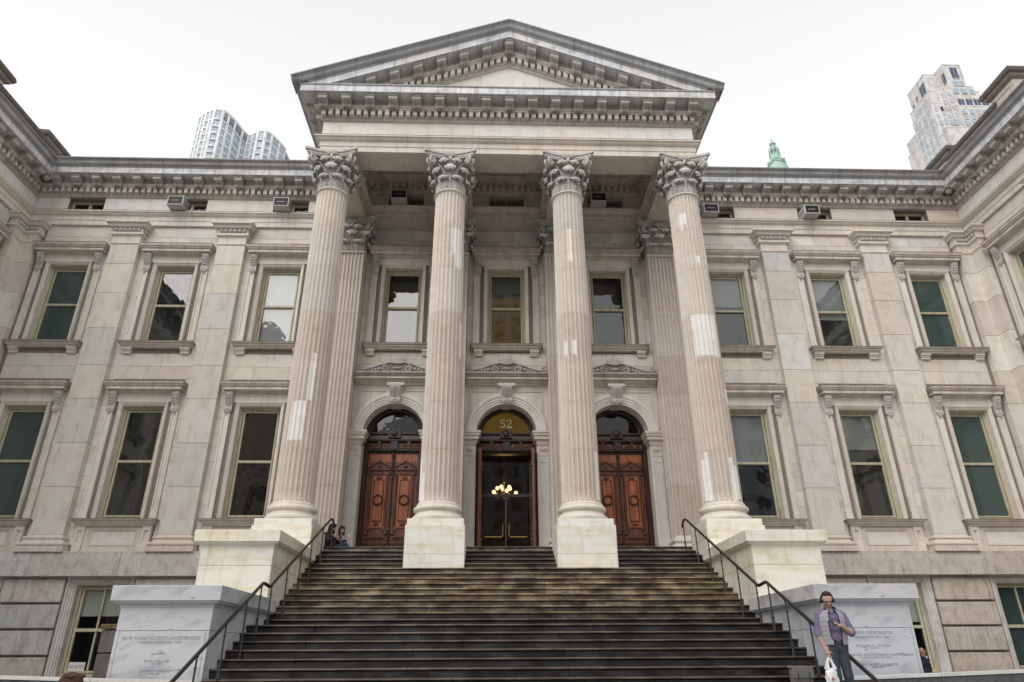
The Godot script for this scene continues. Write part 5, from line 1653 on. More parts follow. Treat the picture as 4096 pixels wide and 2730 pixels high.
func build_plinths() -> void:
	var names_ := ["left", "right"]
	for s in [-1.0, 1.0]:
		var side: String = "left" if s < 0 else "right"
		for low in [false, true]:
			var p := thing("stair_plinth", ("grey veined marble plinth with a carved inscription, lower %s side of the stairs" if low else "yellowish marble plinth stepping up to the portico on the %s side of the stairs") % side, "plinth", Transform3D(), "marble plinths beside the stairs")
			var z0 := 8.52 if low else 5.23
			var z1 := 11.7 if low else 8.5
			var yt := 2.87 if low else 4.42
			var m: Material = M.grey_marble if low else M.yellow_marble
			var col := Color(0.55, 0.56, 0.59) if low else Color(0.745, 0.715, 0.635)
			var jy := 2.09 if low else 3.62
			var xi := 5.75; var xo := 7.45
			for r in [[GY, jy - 0.9], [jy - 0.9, jy], [jy, yt - 0.36]]:
				if low and r[0] < 1.0 and r[0] > 0: r[0] = 1.19
				if low and is_equal_approx(r[1], jy - 0.9): r[1] = 1.19
				var zc := [z0, lerpf(z0, z1, 0.36), lerpf(z0, z1, 0.70), z1]
				for i in 3:
					var mb := Mb.new(); mb.k = tone(col, 0.035, 0.015)
					var a = xi * s; var b = xo * s
					mb.cbox(Vector3(minf(a, b), r[0] + 0.003, zc[i] + 0.003), Vector3(maxf(a, b), r[1] - 0.003, zc[i + 1] - (0.003 if i < 2 else 0.0)), 0.006)
					put("die_stone", mb, m, p)
			# cap: moulding, then a tall plain band
			var path := [V2(xo, z0 - 0.3), V2(xo, z1), V2(xi, z1), V2(xi, z0 - 0.3)] if s > 0 else [V2(-xi, z0 - 0.3), V2(-xi, z1), V2(-xo, z1), V2(-xo, z0 - 0.3)]
			path.reverse()
			var mb := Mb.new(); mb.k = tone(col, 0.03) * 0.96
			mb.sweep([V2(-0.3, yt - 0.38), V2(0.01, yt - 0.38), V2(0.015, yt - 0.355)] + cav(V2(0.02, yt - 0.355), V2(0.06, yt - 0.32)) + ovo(V2(0.06, yt - 0.32), V2(0.115, yt - 0.27), 5), path, false)
			put("cap_moulding", mb, m, p)
			mb = Mb.new(); mb.k = tone(col, 0.03)
			mb.sweep([V2(0.115, yt - 0.27), V2(0.15, yt - 0.265), V2(0.155, yt - 0.008), V2(0.147, yt), V2(-1.0, yt + 0.002)], path, false)
			put("cap_stone", mb, m, p)
			if low:
				mb = Mb.new(); mb.k = Color(0.16, 0.16, 0.17)
				for q in [7.385, 5.82]: mb.box(Vector3(minf(q * s, q * s + 0.008), 1.2, z1 - 0.01), Vector3(maxf(q * s, q * s + 0.008), jy - 0.005, z1 + 0.0015))
				put("joint", mb, m, p)
				var ink := Color(0.25, 0.25, 0.27)
				var lines: Array = [["NEW YORK COUNTY COURTHOUSE", 1.965, 0.075, 1.42], ["CONSTRUCTION 1861 - 1881", 1.897, 0.05, 0.78], ["ARCHITECTS", 1.707, 0.03, 0.26], ["JOHN KELLUM", 1.584, 0.05, 0.46], ["1861 - 1871", 1.54, 0.026, 0.19], ["LEOPOLD EIDLITZ", 1.424, 0.05, 0.56], ["1876 - 1881", 1.378, 0.026, 0.19]]
				if s > 0: lines = [["TWEED COURTHOUSE", 2.006, 0.068, 0.83], ["RESTORATION 1999 - 2001", 1.93, 0.05, 0.70], ["RUDOLPH W. GIULIANI", 1.782, 0.05, 0.66], ["MAYOR", 1.742, 0.028, 0.14], ["NYC ECONOMIC DEVELOPMENT CORPORATION", 1.627, 0.045, 1.42], ["MICHAEL G. CAREY, PRESIDENT", 1.582, 0.03, 0.62], ["JOHN G. WAITE ASSOCIATES", 1.464, 0.05, 0.80], ["ARCHITECTS", 1.419, 0.028, 0.24]]
				for l in lines: lettering(p, l[0], Vector3(6.605 * s, l[1], z1 + 0.002), l[2] * 0.72, ink, true, 0.003, 0.0, l[3])

func build_rails() -> void:
	for s in [-1.0, 1.0]:
		var h := thing("handrail", "dark bronze handrail on slim iron posts, %s side of the stairs" % ("left" if s < 0 else "right"), "handrail", Transform3D(), "stair handrails")
		var x: float = 5.45 * s
		var pts := PackedVector3Array()
		for q in [[3.66, 5.36], [3.70, 5.43], [3.80, 5.50], [3.95, 5.535], [4.12, 5.52], [6.5, 4.42], [9.28, 3.135], [9.36, 3.10], [9.44, 3.092], [9.80, 3.122], [9.88, 3.12], [9.98, 3.075], [11.9, 2.17], [13.85, 1.25], [14.9, 0.76], [15.1, 0.72], [15.3, 0.75]]:
			pts.append(Vector3(x, q[1] - 0.02, q[0]))
		var mb := Mb.new(); mb.k = Color(0.045, 0.032, 0.026)
		mb.tube(pts, [0.026], 8, 1.35, Vector3(1, 0, 0))
		put("rail", mb, M.metal, h)
		mb = Mb.new(); mb.k = Color(0.05, 0.05, 0.05)
		var low := PackedVector3Array()
		for q in pts: low.append(q + Vector3(0, -0.032, 0))
		mb.tube(low, [0.014], 6, 1.6, Vector3(1, 0, 0))
		put("rail_strap", mb, M.metal, h)
		for z in [3.80, 5.0, 6.12, 7.05, 8.15, 9.25, 9.96, 10.75, 11.74, 12.87, 13.9, 14.85]:
			var top := 0.0
			for i in range(3, pts.size() - 1):
				if z >= pts[i].z and z <= pts[i + 1].z: top = lerpf(pts[i].y, pts[i + 1].y, (z - pts[i].z) / (pts[i + 1].z - pts[i].z))
			if top == 0.0: top = 5.47
			var foot := tread_at(z)
			mb = Mb.new(); mb.k = Color(0.055, 0.065, 0.068)
			var H := top - foot
			mb.lathe([V2(0.045, 0.0), V2(0.045, 0.015), V2(0.030, 0.03), V2(0.029, H * 0.26), V2(0.035, H * 0.27), V2(0.035, H * 0.285), V2(0.019, H * 0.30), V2(0.018, H * 0.74), V2(0.027, H * 0.745), V2(0.027, H * 0.765), V2(0.017, H * 0.775), V2(0.016, H * 0.93), V2(0.026, H * 0.96), V2(0.02, H)], 8, Vector3.ZERO)
			put("baluster", mb, M.metal, h, T(x, foot, z))

func air_conditioner(x: float, z: float, label: String) -> void:
	var e := thing("air_conditioner", label, "air conditioner", T(x, 19.44, z), "window air conditioners")
	var mb := Mb.new(); mb.k = Color(0.42, 0.43, 0.42)
	mb.cbox(Vector3(-0.34, 0.0, -0.62), Vector3(0.34, 0.47, -0.02), 0.012)
	put("casing", mb, M.satin, e)
	mb = Mb.new(); mb.k = Color(0.55, 0.56, 0.55)
	mb.frame(-0.30, 0.30, 0.05, 0.43, [V2(0, -0.03), V2(0, 0.01), V2(0.012, 0.016), V2(0.03, 0.012), V2(0.04, -0.02)], true)
	put("front_frame", mb, M.satin, e)
	mb = Mb.new(); mb.k = Color(0.022, 0.022, 0.03)
	mb.slab(-0.30, 0.30, 0.05, 0.43, -0.05, -0.012, 0.002)
	put("grille_panel", mb, M.satin, e)
	for i in 15:
		mb = Mb.new(); mb.k = Color(0.03, 0.03, 0.038)
		mb.box(Vector3(-0.30, 0.057 + i * 0.0255, -0.012), Vector3(0.30, 0.066 + i * 0.0255, -0.003))
		put("grille_slat", mb, M.satin, e)
	for s in [-1.0, 1.0]:
		mb = Mb.new(); mb.k = Color(0.16, 0.16, 0.165)
		for i in 4: mb.box(Vector3(s * 0.341 - 0.003, 0.12 + i * 0.06, -0.5), Vector3(s * 0.341 + 0.003, 0.14 + i * 0.06, -0.15))
		put("side_louvre", mb, M.satin, e)
	lettering(e, "FRIEDRICH", Vector3(0.02, 0.245, 0.0), 0.036, Color(0.8, 0.8, 0.8), false, 0.003, 0.0, 0.24)
	mb = Mb.new(); mb.k = Color(0.8, 0.8, 0.8)
	var disc := Mb.new(); disc.k = mb.k
	disc.lathe([V2(0.0, 0.004), V2(0.026, 0.004), V2(0.026, 0.0)], 12, Vector3.ZERO)
	mb.add(disc, Transform3D(Basis(Vector3(1, 0, 0), Vector3(0, 0, -1), Vector3(0, 1, 0)), Vector3(-0.15, 0.25, 0.0)))
	put("emblem", mb, M.satin, e)

func build_small_things() -> void:
	for q in [[-14.33, 0.74, "grey air conditioner in the attic window left of centre, farther from the portico"], [-9.80, 0.74, "grey air conditioner in the attic window just left of the leftmost column"], [9.07, 0.74, "grey air conditioner in the attic window just right of the rightmost column"], [13.60, 0.74, "grey air conditioner in the right wing's attic window, farther from the portico"], [-4.62, 1.42, "shaded air conditioner high in the left bay of the portico"], [3.97, 1.42, "shaded air conditioner high in the right bay of the portico"]]:
		air_conditioner(q[0], q[1], q[2])
	# paper signs in the basement windows
	for s in [-1.0, 1.0]:
		var g := thing("paper_sign", "white paper sign reading F.D. ACCESS in the %s basement window" % ("left" if s < 0 else "right"), "sign", T(-14.40 if s < 0 else 14.50, 1.432, -0.285), "paper signs in the basement windows")
		var mb := Mb.new(); mb.k = Color(0.74, 0.74, 0.78)
		mb.box(Vector3(-0.275, -0.135, -0.003), Vector3(0.275, 0.135, 0.003))
		put("sheet", mb, M.plain, g)
		lettering(g, "F.D. ACCESS", Vector3(0, 0, 0.005), 0.10, Color(0.22, 0.05, 0.08), false, 0.002, 0.0, 0.49)
	# mossy stone pier left of the grey plinth
	var p := thing("stone_pier", "small dark mossy stone pier beside the left grey plinth", "pier", T(-11.6, GY, 2.6))
	var y := 0.0
	for h in [0.62, 0.70, 0.68, 0.66]:
		for q in [[-0.56, 0.02], [0.03, 0.56]] if int(y * 10) % 2 else [[-0.56, 0.56]]:
			var mb := Mb.new(); mb.k = tone(Color(0.19, 0.175, 0.165), 0.1)
			mb.cbox(Vector3(q[0], y + 0.01, -0.4), Vector3(q[1], y + h - 0.015, 0.4), 0.03)
			put("stone", mb, M.ashlar, p)
		y += h
	for q in [[-0.60, -0.28], [-0.27, 0.6]]:
		var mb := Mb.new(); mb.k = tone(Color(0.20, 0.145, 0.08), 0.1)
		mb.cbox(Vector3(q[0], y, -0.45), Vector3(q[1], y + 0.14, 0.45), 0.02)
		put("cap_stone", mb, M.ashlar, p)
	# low walls at the foot of the stairs with sloping pale copings
	for s in [-1.0, 1.0]:
		var w := thing("low_wall", "low dark stone wall with pale coping at the %s foot of the stairs" % ("left" if s < 0 else "right"), "wall", Transform3D(), "low walls at the foot of the stairs")
		for i in 3:
			var mb := Mb.new(); mb.k = tone(Color(0.105, 0.105, 0.11), 0.08)
			var a := 5.62 + i * 1.75; var b := a + 1.742
			var pts := [Vector3(a * s, GY, 12.34), Vector3(b * s, GY, 12.34), Vector3(b * s, 1.22 + 0.031 * (b - 5.7), 12.34), Vector3(a * s, 1.22 + 0.031 * (a - 5.7), 12.34)]
			var bk := []
			for q in pts: bk.append(q - Vector3(0, 0, 0.28))
			if s > 0:
				mb.quad(pts[0], pts[1], pts[2], pts[3]); mb.quad(bk[1], bk[0], bk[3], bk[2])
			else:
				mb.quad(pts[1], pts[0], pts[3], pts[2]); mb.quad(bk[0], bk[1], bk[2], bk[3])
			put("wall_stone", mb, M.ashlar, w)
			mb = Mb.new(); mb.k = tone(Color(0.62, 0.62, 0.60), 0.04)
			var c0 := Vector3(a * s, 1.22 + 0.031 * (a - 5.7), 12.2); var c1 := Vector3(b * s, 1.22 + 0.031 * (b - 5.7), 12.2)
			if s < 0: var t := c0; c0 = c1; c1 = t
			var o := Vector3(0, 0.05, 0); var f := Vector3(0, 0, 0.16)
			mb.quad(c0 + f, c1 + f, c1 + f + o, c0 + f + o); mb.quad(c0 + f + o, c1 + f + o, c1 - f + o, c0 - f + o)
			mb.quad(c1 - f, c0 - f, c0 - f + o, c1 - f + o); mb.quad(c0 - f, c1 - f, c1 + f, c0 + f)
			mb.quad(c0 - f, c0 + f, c0 + f + o, c0 - f + o); mb.quad(c1 + f, c1 - f, c1 - f + o, c1 + f + o)
			put("coping_stone", mb, M.stone, w)
	# chandelier in the hall
	var ch := thing("chandelier", "brass chandelier with glowing round globes in the hall behind the glass doors", "chandelier", T(0, 8.25, -4.6))
	var mb := Mb.new(); mb.k = Color(0.55, 0.36, 0.12)
	mb.lathe([V2(0.0, -0.30), V2(0.05, -0.27), V2(0.08, -0.15), V2(0.05, -0.05), V2(0.10, 0.0), V2(0.03, 0.08), V2(0.03, 0.35), V2(0.07, 0.42), V2(0.02, 0.5), V2(0.012, 3.6)], 10, Vector3.ZERO)
	put("stem", mb, M.metal, ch)
	for i in 10:
		var a := TAU * i / 10 + 0.2
		var r := 0.30 if i % 2 else 0.52
		var yy := 0.18 if i % 2 else -0.05
		mb = Mb.new(); mb.k = Color(0.55, 0.36, 0.12)
		mb.tube(PackedVector3Array([Vector3(0, -0.1, 0), Vector3(sin(a) * r * 0.6, -0.22, cos(a) * r * 0.6), Vector3(sin(a) * r, yy - 0.13, cos(a) * r)]), [0.014], 5)
		put("arm", mb, M.metal, ch)
		mb = Mb.new()
		mb.ball(Vector3(sin(a) * r, yy, cos(a) * r), Vector3(0.085, 0.085, 0.085), 12, 8)
		put("globe", mb, M.globe, ch)
	var l := OmniLight3D.new()
	l.name = "chandelier_lamp"
	l.light_color = Color(1.0, 0.80, 0.52)
	l.light_energy = 0.22
	l.light_size = 0.3
	l.omni_range = 14.0
	l.shadow_enabled = true
	ch.add_child(l)
	l.position = Vector3(0, -0.5, 0.75)

# ---------------------------------------------------------------- towers beyond the roof
func build_towers() -> void:
	# white tower with rippling bays
	var t := thing("skyscraper", "white rippled high-rise tower with many bay windows behind the left wing", "skyscraper")
	var P := [V2(-112, -182), V2(-109.5, -174.2), V2(-107.8, -173.0), V2(-105.6, -170.9), V2(-103.8, -170.6), V2(-102.0, -169.2), V2(-99.0, -170.0), V2(-97.8, -172.1), V2(-96.5, -175.2), V2(-95.5, -180), V2(-94.2, -182.8), V2(-92.3, -182.5), V2(-89.8, -180.4), V2(-86.8, -180.3), V2(-85.0, -182.5), V2(-83.4, -186.5), V2(-82.2, -190.5)]
	var body := Mb.new(); body.k = Color(0.72, 0.74, 0.77)
	body.sweep([V2(0, GY), V2(0, 159.0)], P, false)
	var inner := Mb.new(); inner.k = Color(0.80, 0.82, 0.85)
	inner.sweep([V2(-0.5, 159.0), V2(-0.5, 183.6)], P, false)
	var poly := PackedVector2Array()
	for q in P: poly.append(V2(q.x, -q.y))
	poly.append(V2(-82, 205)); poly.append(V2(-112, 205))
	var roof := Mb.new(); roof.k = body.k
	roof.extrude(poly, 183.3, 183.9)
	body.add(roof, Transform3D(Basis(Vector3(1, 0, 0), Vector3(0, 0, -1), Vector3(0, 1, 0)), Vector3.ZERO))
	put("tower_wall", body, M.tower, t)
	put("inner_wall", inner, M.tower, t)
	var floors := [159.0, 161.6, 164.2, 166.9, 169.8, 172.8, 175.9, 179.2, 184.0]
	for i in P.size() - 1:
		var a: Vector2 = P[i]; var b: Vector2 = P[i + 1]
		var L := a.distance_to(b)
		var pier := Mb.new(); pier.k = tone(Color(0.80, 0.82, 0.85), 0.02, 0.01)
		var at := along(a, b, 0.0)
		var pw := minf(0.55, L * 0.2)
		pier.cbox(Vector3(-0.35, 159.0, -0.8), Vector3(pw, 184.0, 0.28), 0.1)
		pier.cbox(Vector3(L - pw, 159.0, -0.8), Vector3(L + 0.05, 184.0, 0.26), 0.1)
		put("pier", pier, M.tower, t, at)
		var navy: bool = i >= 6 and i <= 9
		for f in floors.size() - 1:
			var y0: float = floors[f]; var y1: float = floors[f + 1]
			var sp := Mb.new(); sp.k = tone(Color(0.82, 0.84, 0.87), 0.02, 0.01)
			var out := 0.55 if i in [5, 3, 12, 13] else 0.22
			var rows := []
			for r in [[y0 - 0.05, 0.05], [y0 + 0.02, 1.0], [y0 + 0.55, 1.0], [y0 + 0.62, 0.05]]:
				var row := PackedVector3Array()
				for j in 7:
					var u := j / 6.0
					row.append(Vector3(lerpf(pw, L - pw, u), r[0], 0.05 + out * r[1] * (0.4 + 0.6 * sin(PI * u))))
				rows.append(row)
			sp.grid(rows)
			put("spandrel", sp, M.tower, t, at)
			if L - 2 * pw > 0.5:
				var w := Mb.new()
				w.box(Vector3(pw, y0 + 0.6, -0.4), Vector3(L - pw, y1, -0.02))
				put("window", w, M.pane_navy if navy and f == floors.size() - 2 else M.pane_far, t, at)
				w = Mb.new(); w.k = Color(0.80, 0.82, 0.85)
				for q in [0.35, 0.65]:
					w.box(Vector3(lerpf(pw, L - pw, q) - 0.05, y0 + 0.6, -0.1), Vector3(lerpf(pw, L - pw, q) + 0.05, y1, 0.06))
				w.box(Vector3(pw, lerpf(y0 + 0.6, y1, 0.62) - 0.04, -0.1), Vector3(L - pw, lerpf(y0 + 0.6, y1, 0.62) + 0.04, 0.05))
				put("glazing_bar", w, M.tower, t, at)
		var cap := Mb.new(); cap.k = Color(0.82, 0.84, 0.87)
		cap.box(Vector3(-0.2, 183.6, -0.6), Vector3(L + 0.1, 184.3, 0.3))
		put("parapet", cap, M.tower, t, at)
	# stepped limestone tower
	t = thing("skyscraper", "beige limestone high-rise tower with stepped crown and blue windows behind the right wing", "skyscraper")
	var stone := Color(0.60, 0.58, 0.575)
	var vol := [[203.8, 212.1, -208.0, -200.0, 246.9], [198.6, 205.0, -219.0, -206.0, 246.9], [211.0, 214.6, -212.0, -200.15, 233.9], [213.0, 216.4, -214.0, -200.1, 231.0], [203.7, 219.5, -214.0, -199.6, 222.0], [203.7, 219.5, -214.0, -199.9, 226.8], [198.9, 204.5, -214.0, -201.2, 233.0], [201.3, 205.0, -214.0, -200.25, 232.95], [194.6, 200.0, -216.0, -201.4, 232.0], [192.0, 197.0, -213.4, -199.5, 223.0], [194.0, 206.0, -216.0, -198.0, 208.0], [192.0, 222.0, -217.0, -199.45, 205.0], [191.95, 222.0, -222.0, -204.0, 211.2], [192.4, 215.0, -221.0, -206.2, 217.8], [191.9, 222.0, -228.0, -199.4, 195.0]]
	for i in vol.size():
		var q: Array = vol[i]
		var mb := Mb.new(); mb.k = tone(stone, 0.03, 0.01)
		var o := 0.017 * i
		mb.cbox(Vector3(q[0] - o, GY if q[4] < 212 else 180.0 + o, q[2] - o), Vector3(q[1] + o, q[4] + o, q[3] + o), 0.12)
		put("tower_block", mb, M.tower, t)
		mb = Mb.new(); mb.k = stone * 1.15
		mb.box(Vector3(q[0] - 0.12 - o, q[4] - 0.1 + o, q[2]), Vector3(q[1] + 0.12 + o, q[4] + 0.28 + o, q[3] + 0.12 + o))
		put("parapet", mb, M.tower, t)
	var panes := []
	# [x0, x1, y0, y1, z] on fronts; left faces as [z0, z1, y0, y1, x, true]
	for q in [[206.6, 209.6, 238.6, 245.0, -199.98, "pane_navy"], [206.0, 206.7, 234.2, 236.9, -199.98, ""], [206.9, 209.6, 234.2, 236.9, -199.98, ""], [209.8, 210.5, 234.2, 236.9, -199.98, ""], [205.0, 206.8, 229.8, 232.3, -199.86, ""], [208.2, 210.6, 229.8, 232.3, -199.86, ""], [212.4, 214.2, 229.6, 232.0, -199.98, ""]]: panes.append(q)
	for f in 6:
		var y := 190.5 + f * 4.1
		for x in [193.0, 195.2, 199.8, 204.6, 208.0, 211.5]: panes.append([x, x + 1.4, y, y + 2.2, -199.38 if y < 193 else (-199.43 if y < 203 else -199.38), ""])
	for y in [210.5, 214.6, 218.7]: panes.append([192.9, 193.8, y, y + 2.0, -199.48, ""])
	for y in [206.4, 210.4, 214.4, 217.6]:
		for x in [205.2, 208.4, 211.6, 214.8]: panes.append([x, x + 1.5, y, y + 2.2, -199.52, ""])
	for y in [212.5, 216.5, 220.5, 224.5, 228.5]:
		panes.append([199.6, 200.5, y, y + 1.9, -201.18, ""]); panes.append([202.0, 202.9, y, y + 1.9, -200.23, ""])
		panes.append([195.6, 196.6, minf(y, 219.0), minf(y, 219.0) + 1.9, -199.46, ""])
	for x in [205.0, 208.6, 212.2, 215.8]: panes.append([x, x + 2.6, 221.0, 226.0, -199.86, "pane_navy"])
	for q in [[-202.2, -200.6, 236.5, 242.5, 203.78, "pane_navy"], [-210.6, -207.4, 236.0, 243.2, 198.58, "pane_navy"], [-214.5, -213.6, 238.0, 241.0, 198.58, "pane_navy"], [-217.6, -216.8, 236.0, 239.0, 198.58, "pane_navy"]]: panes.append(q + [true])
	for f in 10:
		var y := 190.0 + f * 4.1
		for z in [-203.0, -206.4, -209.8, -212.4] if y < 222 else [-207.0, -210.0, -213.0]:
			var x := 191.88 if y < 193 else (191.98 if y < 203 else (191.93 if y < 209 else (191.98 if y < 220 else 194.58)))
			if z < -204 and y < 209 and y >= 203: x = 191.93
			panes.append([z, z + 1.5, y, y + 2.3, x, "", true])
	for q in panes:
		var mb := Mb.new()
		if q.size() > 6: mb.box(Vector3(q[4] - 0.27, q[2], q[0]), Vector3(q[4] + 0.3, q[3], q[1]))
		else: mb.box(Vector3(q[0], q[2], q[4] - 0.3), Vector3(q[1], q[3], q[4] + 0.27))
		put("window", mb, M[q[5]] if q[5] else M.pane_far, t)
		mb = Mb.new(); mb.k = stone * 1.1
		if q.size() > 6:
			mb.box(Vector3(q[4] - 0.36, q[2] - 0.2, q[0] - 0.1), Vector3(q[4] + 0.1, q[2], q[1] + 0.1))
			mb.box(Vector3(q[4] - 0.31, q[2], (q[0] + q[1]) / 2 - 0.05), Vector3(q[4] + 0.1, q[3], (q[0] + q[1]) / 2 + 0.05))
		else:
			mb.box(Vector3(q[0] - 0.1, q[2] - 0.2, q[4] - 0.1), Vector3(q[1] + 0.1, q[2], q[4] + 0.36))
			mb.box(Vector3((q[0] + q[1]) / 2 - 0.05, q[2], q[4] - 0.1), Vector3((q[0] + q[1]) / 2 + 0.05, q[3], q[4] + 0.31))
		put("window_trim", mb, M.tower, t)
	# green copper spire
	t = thing("spire", "pale green copper spire rising above the right wing's roof", "spire", Transform3D(Basis(Vector3.UP, -0.55), Vector3(107.1, 0, -180)))
	var g := Color(0.42, 0.56, 0.51)
	var mb := Mb.new(); mb.k = g
	mb.lathe([V2(5.2, GY), V2(4.6, 167.0), V2(4.0, 168.4), V2(3.5, 170.6), V2(3.3, 171.3), V2(3.45, 171.4), V2(3.6, 171.6), V2(3.2, 171.62)], 4, Vector3.ZERO)
	put("base", mb, M.copper, t)
	mb = Mb.new(); mb.k = g * 1.1
	mb.lathe([V2(3.2, 171.62), V2(3.3, 171.7), V2(3.3, 171.9), V2(3.1, 171.92), V2(3.1, 172.7), V2(3.35, 172.75), V2(3.35, 173.0), V2(2.9, 173.02), V2(1.95, 173.05)], 4, Vector3.ZERO)
	put("balustrade", mb, M.copper, t)
	mb = Mb.new(); mb.k = g
	mb.lathe([V2(2.15, 172.6), V2(1.75, 176.0), V2(1.6, 178.6), V2(1.75, 178.8), V2(1.3, 179.2), V2(1.05, 180.0), V2(1.15, 180.1), V2(0.95, 180.2), V2(0.9, 181.1), V2(1.2, 181.25), V2(1.25, 181.4), V2(0.75, 182.1), V2(0.4, 182.9), V2(0.22, 183.6), V2(0.27, 183.7), V2(0.12, 184.0), V2(0.03, 184.9)], 8, Vector3.ZERO)
	put("lantern", mb, M.copper, t)
	for i in 8:
		var a := TAU * (i + 0.5) / 8
		var r := Vector3(sin(a), 0, cos(a))
		var bb := Basis(Vector3(cos(a), 0, -sin(a)), Vector3.UP, r)
		mb = Mb.new(); mb.k = Color(0.09, 0.12, 0.16)
		mb.box(Vector3(-0.32, 176.6, 1.3), Vector3(0.32, 178.1, 1.64))
		mb.box(Vector3(-0.17, 180.3, 0.7), Vector3(0.17, 180.8, 0.90))
		mb.box(Vector3(-0.12, 176.0, 1.3), Vector3(0.12, 176.3, 1.68))
		put("opening", mb, M.satin, t, Transform3D(bb, Vector3.ZERO))
		var c := TAU * i / 8
		var rr := Vector3(sin(c), 0, cos(c))
		mb = Mb.new(); mb.k = g * 1.12
		mb.tube(PackedVector3Array([rr * 1.95 + Vector3(0, 174.8, 0), rr * 1.75 + Vector3(0, 178.6, 0), rr * 1.72 + Vector3(0, 179.2, 0), rr * 1.7 + Vector3(0, 180.0, 0)]), [0.17, 0.15, 0.12, 0.01], 5)
		mb.tube(PackedVector3Array([rr * (3.15 if i % 2 == 0 else 2.3) + Vector3(0, 171.6, 0), rr * (3.1 if i % 2 == 0 else 2.3) + Vector3(0, 173.5, 0), rr * (3.1 if i % 2 == 0 else 2.3) + Vector3(0, 174.6, 0)]), [0.2, 0.16, 0.01], 5)
		mb.tube(PackedVector3Array([rr * 2.9 + Vector3(0, 173.5, 0), rr * 2.4 + Vector3(0, 173.9, 0), rr * 1.9 + Vector3(0, 174.0, 0)]), [0.09], 5)
		put("pinnacle", mb, M.copper, t)

func build_street() -> void:
	# the blocks across the park, which the window glass reflects
	for q in [[-54.0, -33.0, 66.0, 47.0, Color(0.36, 0.28, 0.22), "tall brown masonry block across the street, mirrored in the left wing's windows"], [-32.6, -29.8, 67.0, 24.0, Color(0.30, 0.25, 0.21), "low brown annex beside the tall brown block across the street"], [25.0, 58.0, 72.0, 41.0, Color(0.40, 0.42, 0.46), "grey masonry block across the street, mirrored in the right wing's windows"], [-24.0, 18.0, 84.0, 20.0, Color(0.26, 0.22, 0.18), "low wide block across the street, mirrored in the glass doors"], [-17.0, 16.0, 132.0, 98.0, Color(0.30, 0.35, 0.40), "slim blue grey tower across the street, mirrored in the portico windows"]]:
		var b := thing("office_block", q[5], "building")
		var mb := Mb.new(); mb.k = q[4]
		mb.box(Vector3(q[0], GY, q[2]), Vector3(q[1], q[3], q[2] + 18))
		mb.box(Vector3(q[0] - 0.6, q[3] - 1.2, q[2] - 0.7), Vector3(q[1] + 0.6, q[3] - 0.4, q[2] + 18.3))
		mb.box(Vector3(q[0] - 0.3, q[3] * 0.55, q[2] - 0.4), Vector3(q[1] + 0.3, q[3] * 0.55 + 0.6, q[2] + 18.2))
		put("facade", mb, M.tower, b)
		var w := Mb.new(); w.k = Color(0.03, 0.035, 0.045)
		var n := maxi(1, int((q[1] - q[0]) / 4.2))
		for i in n:
			for f in int(q[3] / 3.9):
				var x: float = q[0] + 0.6 + i * 4.2
				var y := 1.2 + f * 3.9
				w.box(Vector3(x, y, q[2] - 0.05), Vector3(x + 1.7, y + 2.3, q[2] + 0.3))
		put("window_grid", w, M.satin, b).set_meta("kind", "stuff")
	var g := Mb.new(); g.k = Color(0.37, 0.36, 0.345)
	g.quad(Vector3(-700, GY, 700), Vector3(700, GY, 700), Vector3(700, GY, -700), Vector3(-700, GY, -700))
	put("ground", g, M.ground, self).set_meta("kind", "structure")
	for s in [-1.0, 1.0]:
		g = Mb.new(); g.k = Color(0.37, 0.36, 0.345)
		g.cbox(Vector3(7.6 if s > 0 else -20.6, GY - 0.1, 0.45), Vector3(20.6 if s > 0 else -7.6, 0.14, 11.9), 0.02)
		put("pavement" if s < 0 else "pavement_001", g, M.ground, self).set_meta("kind", "structure")

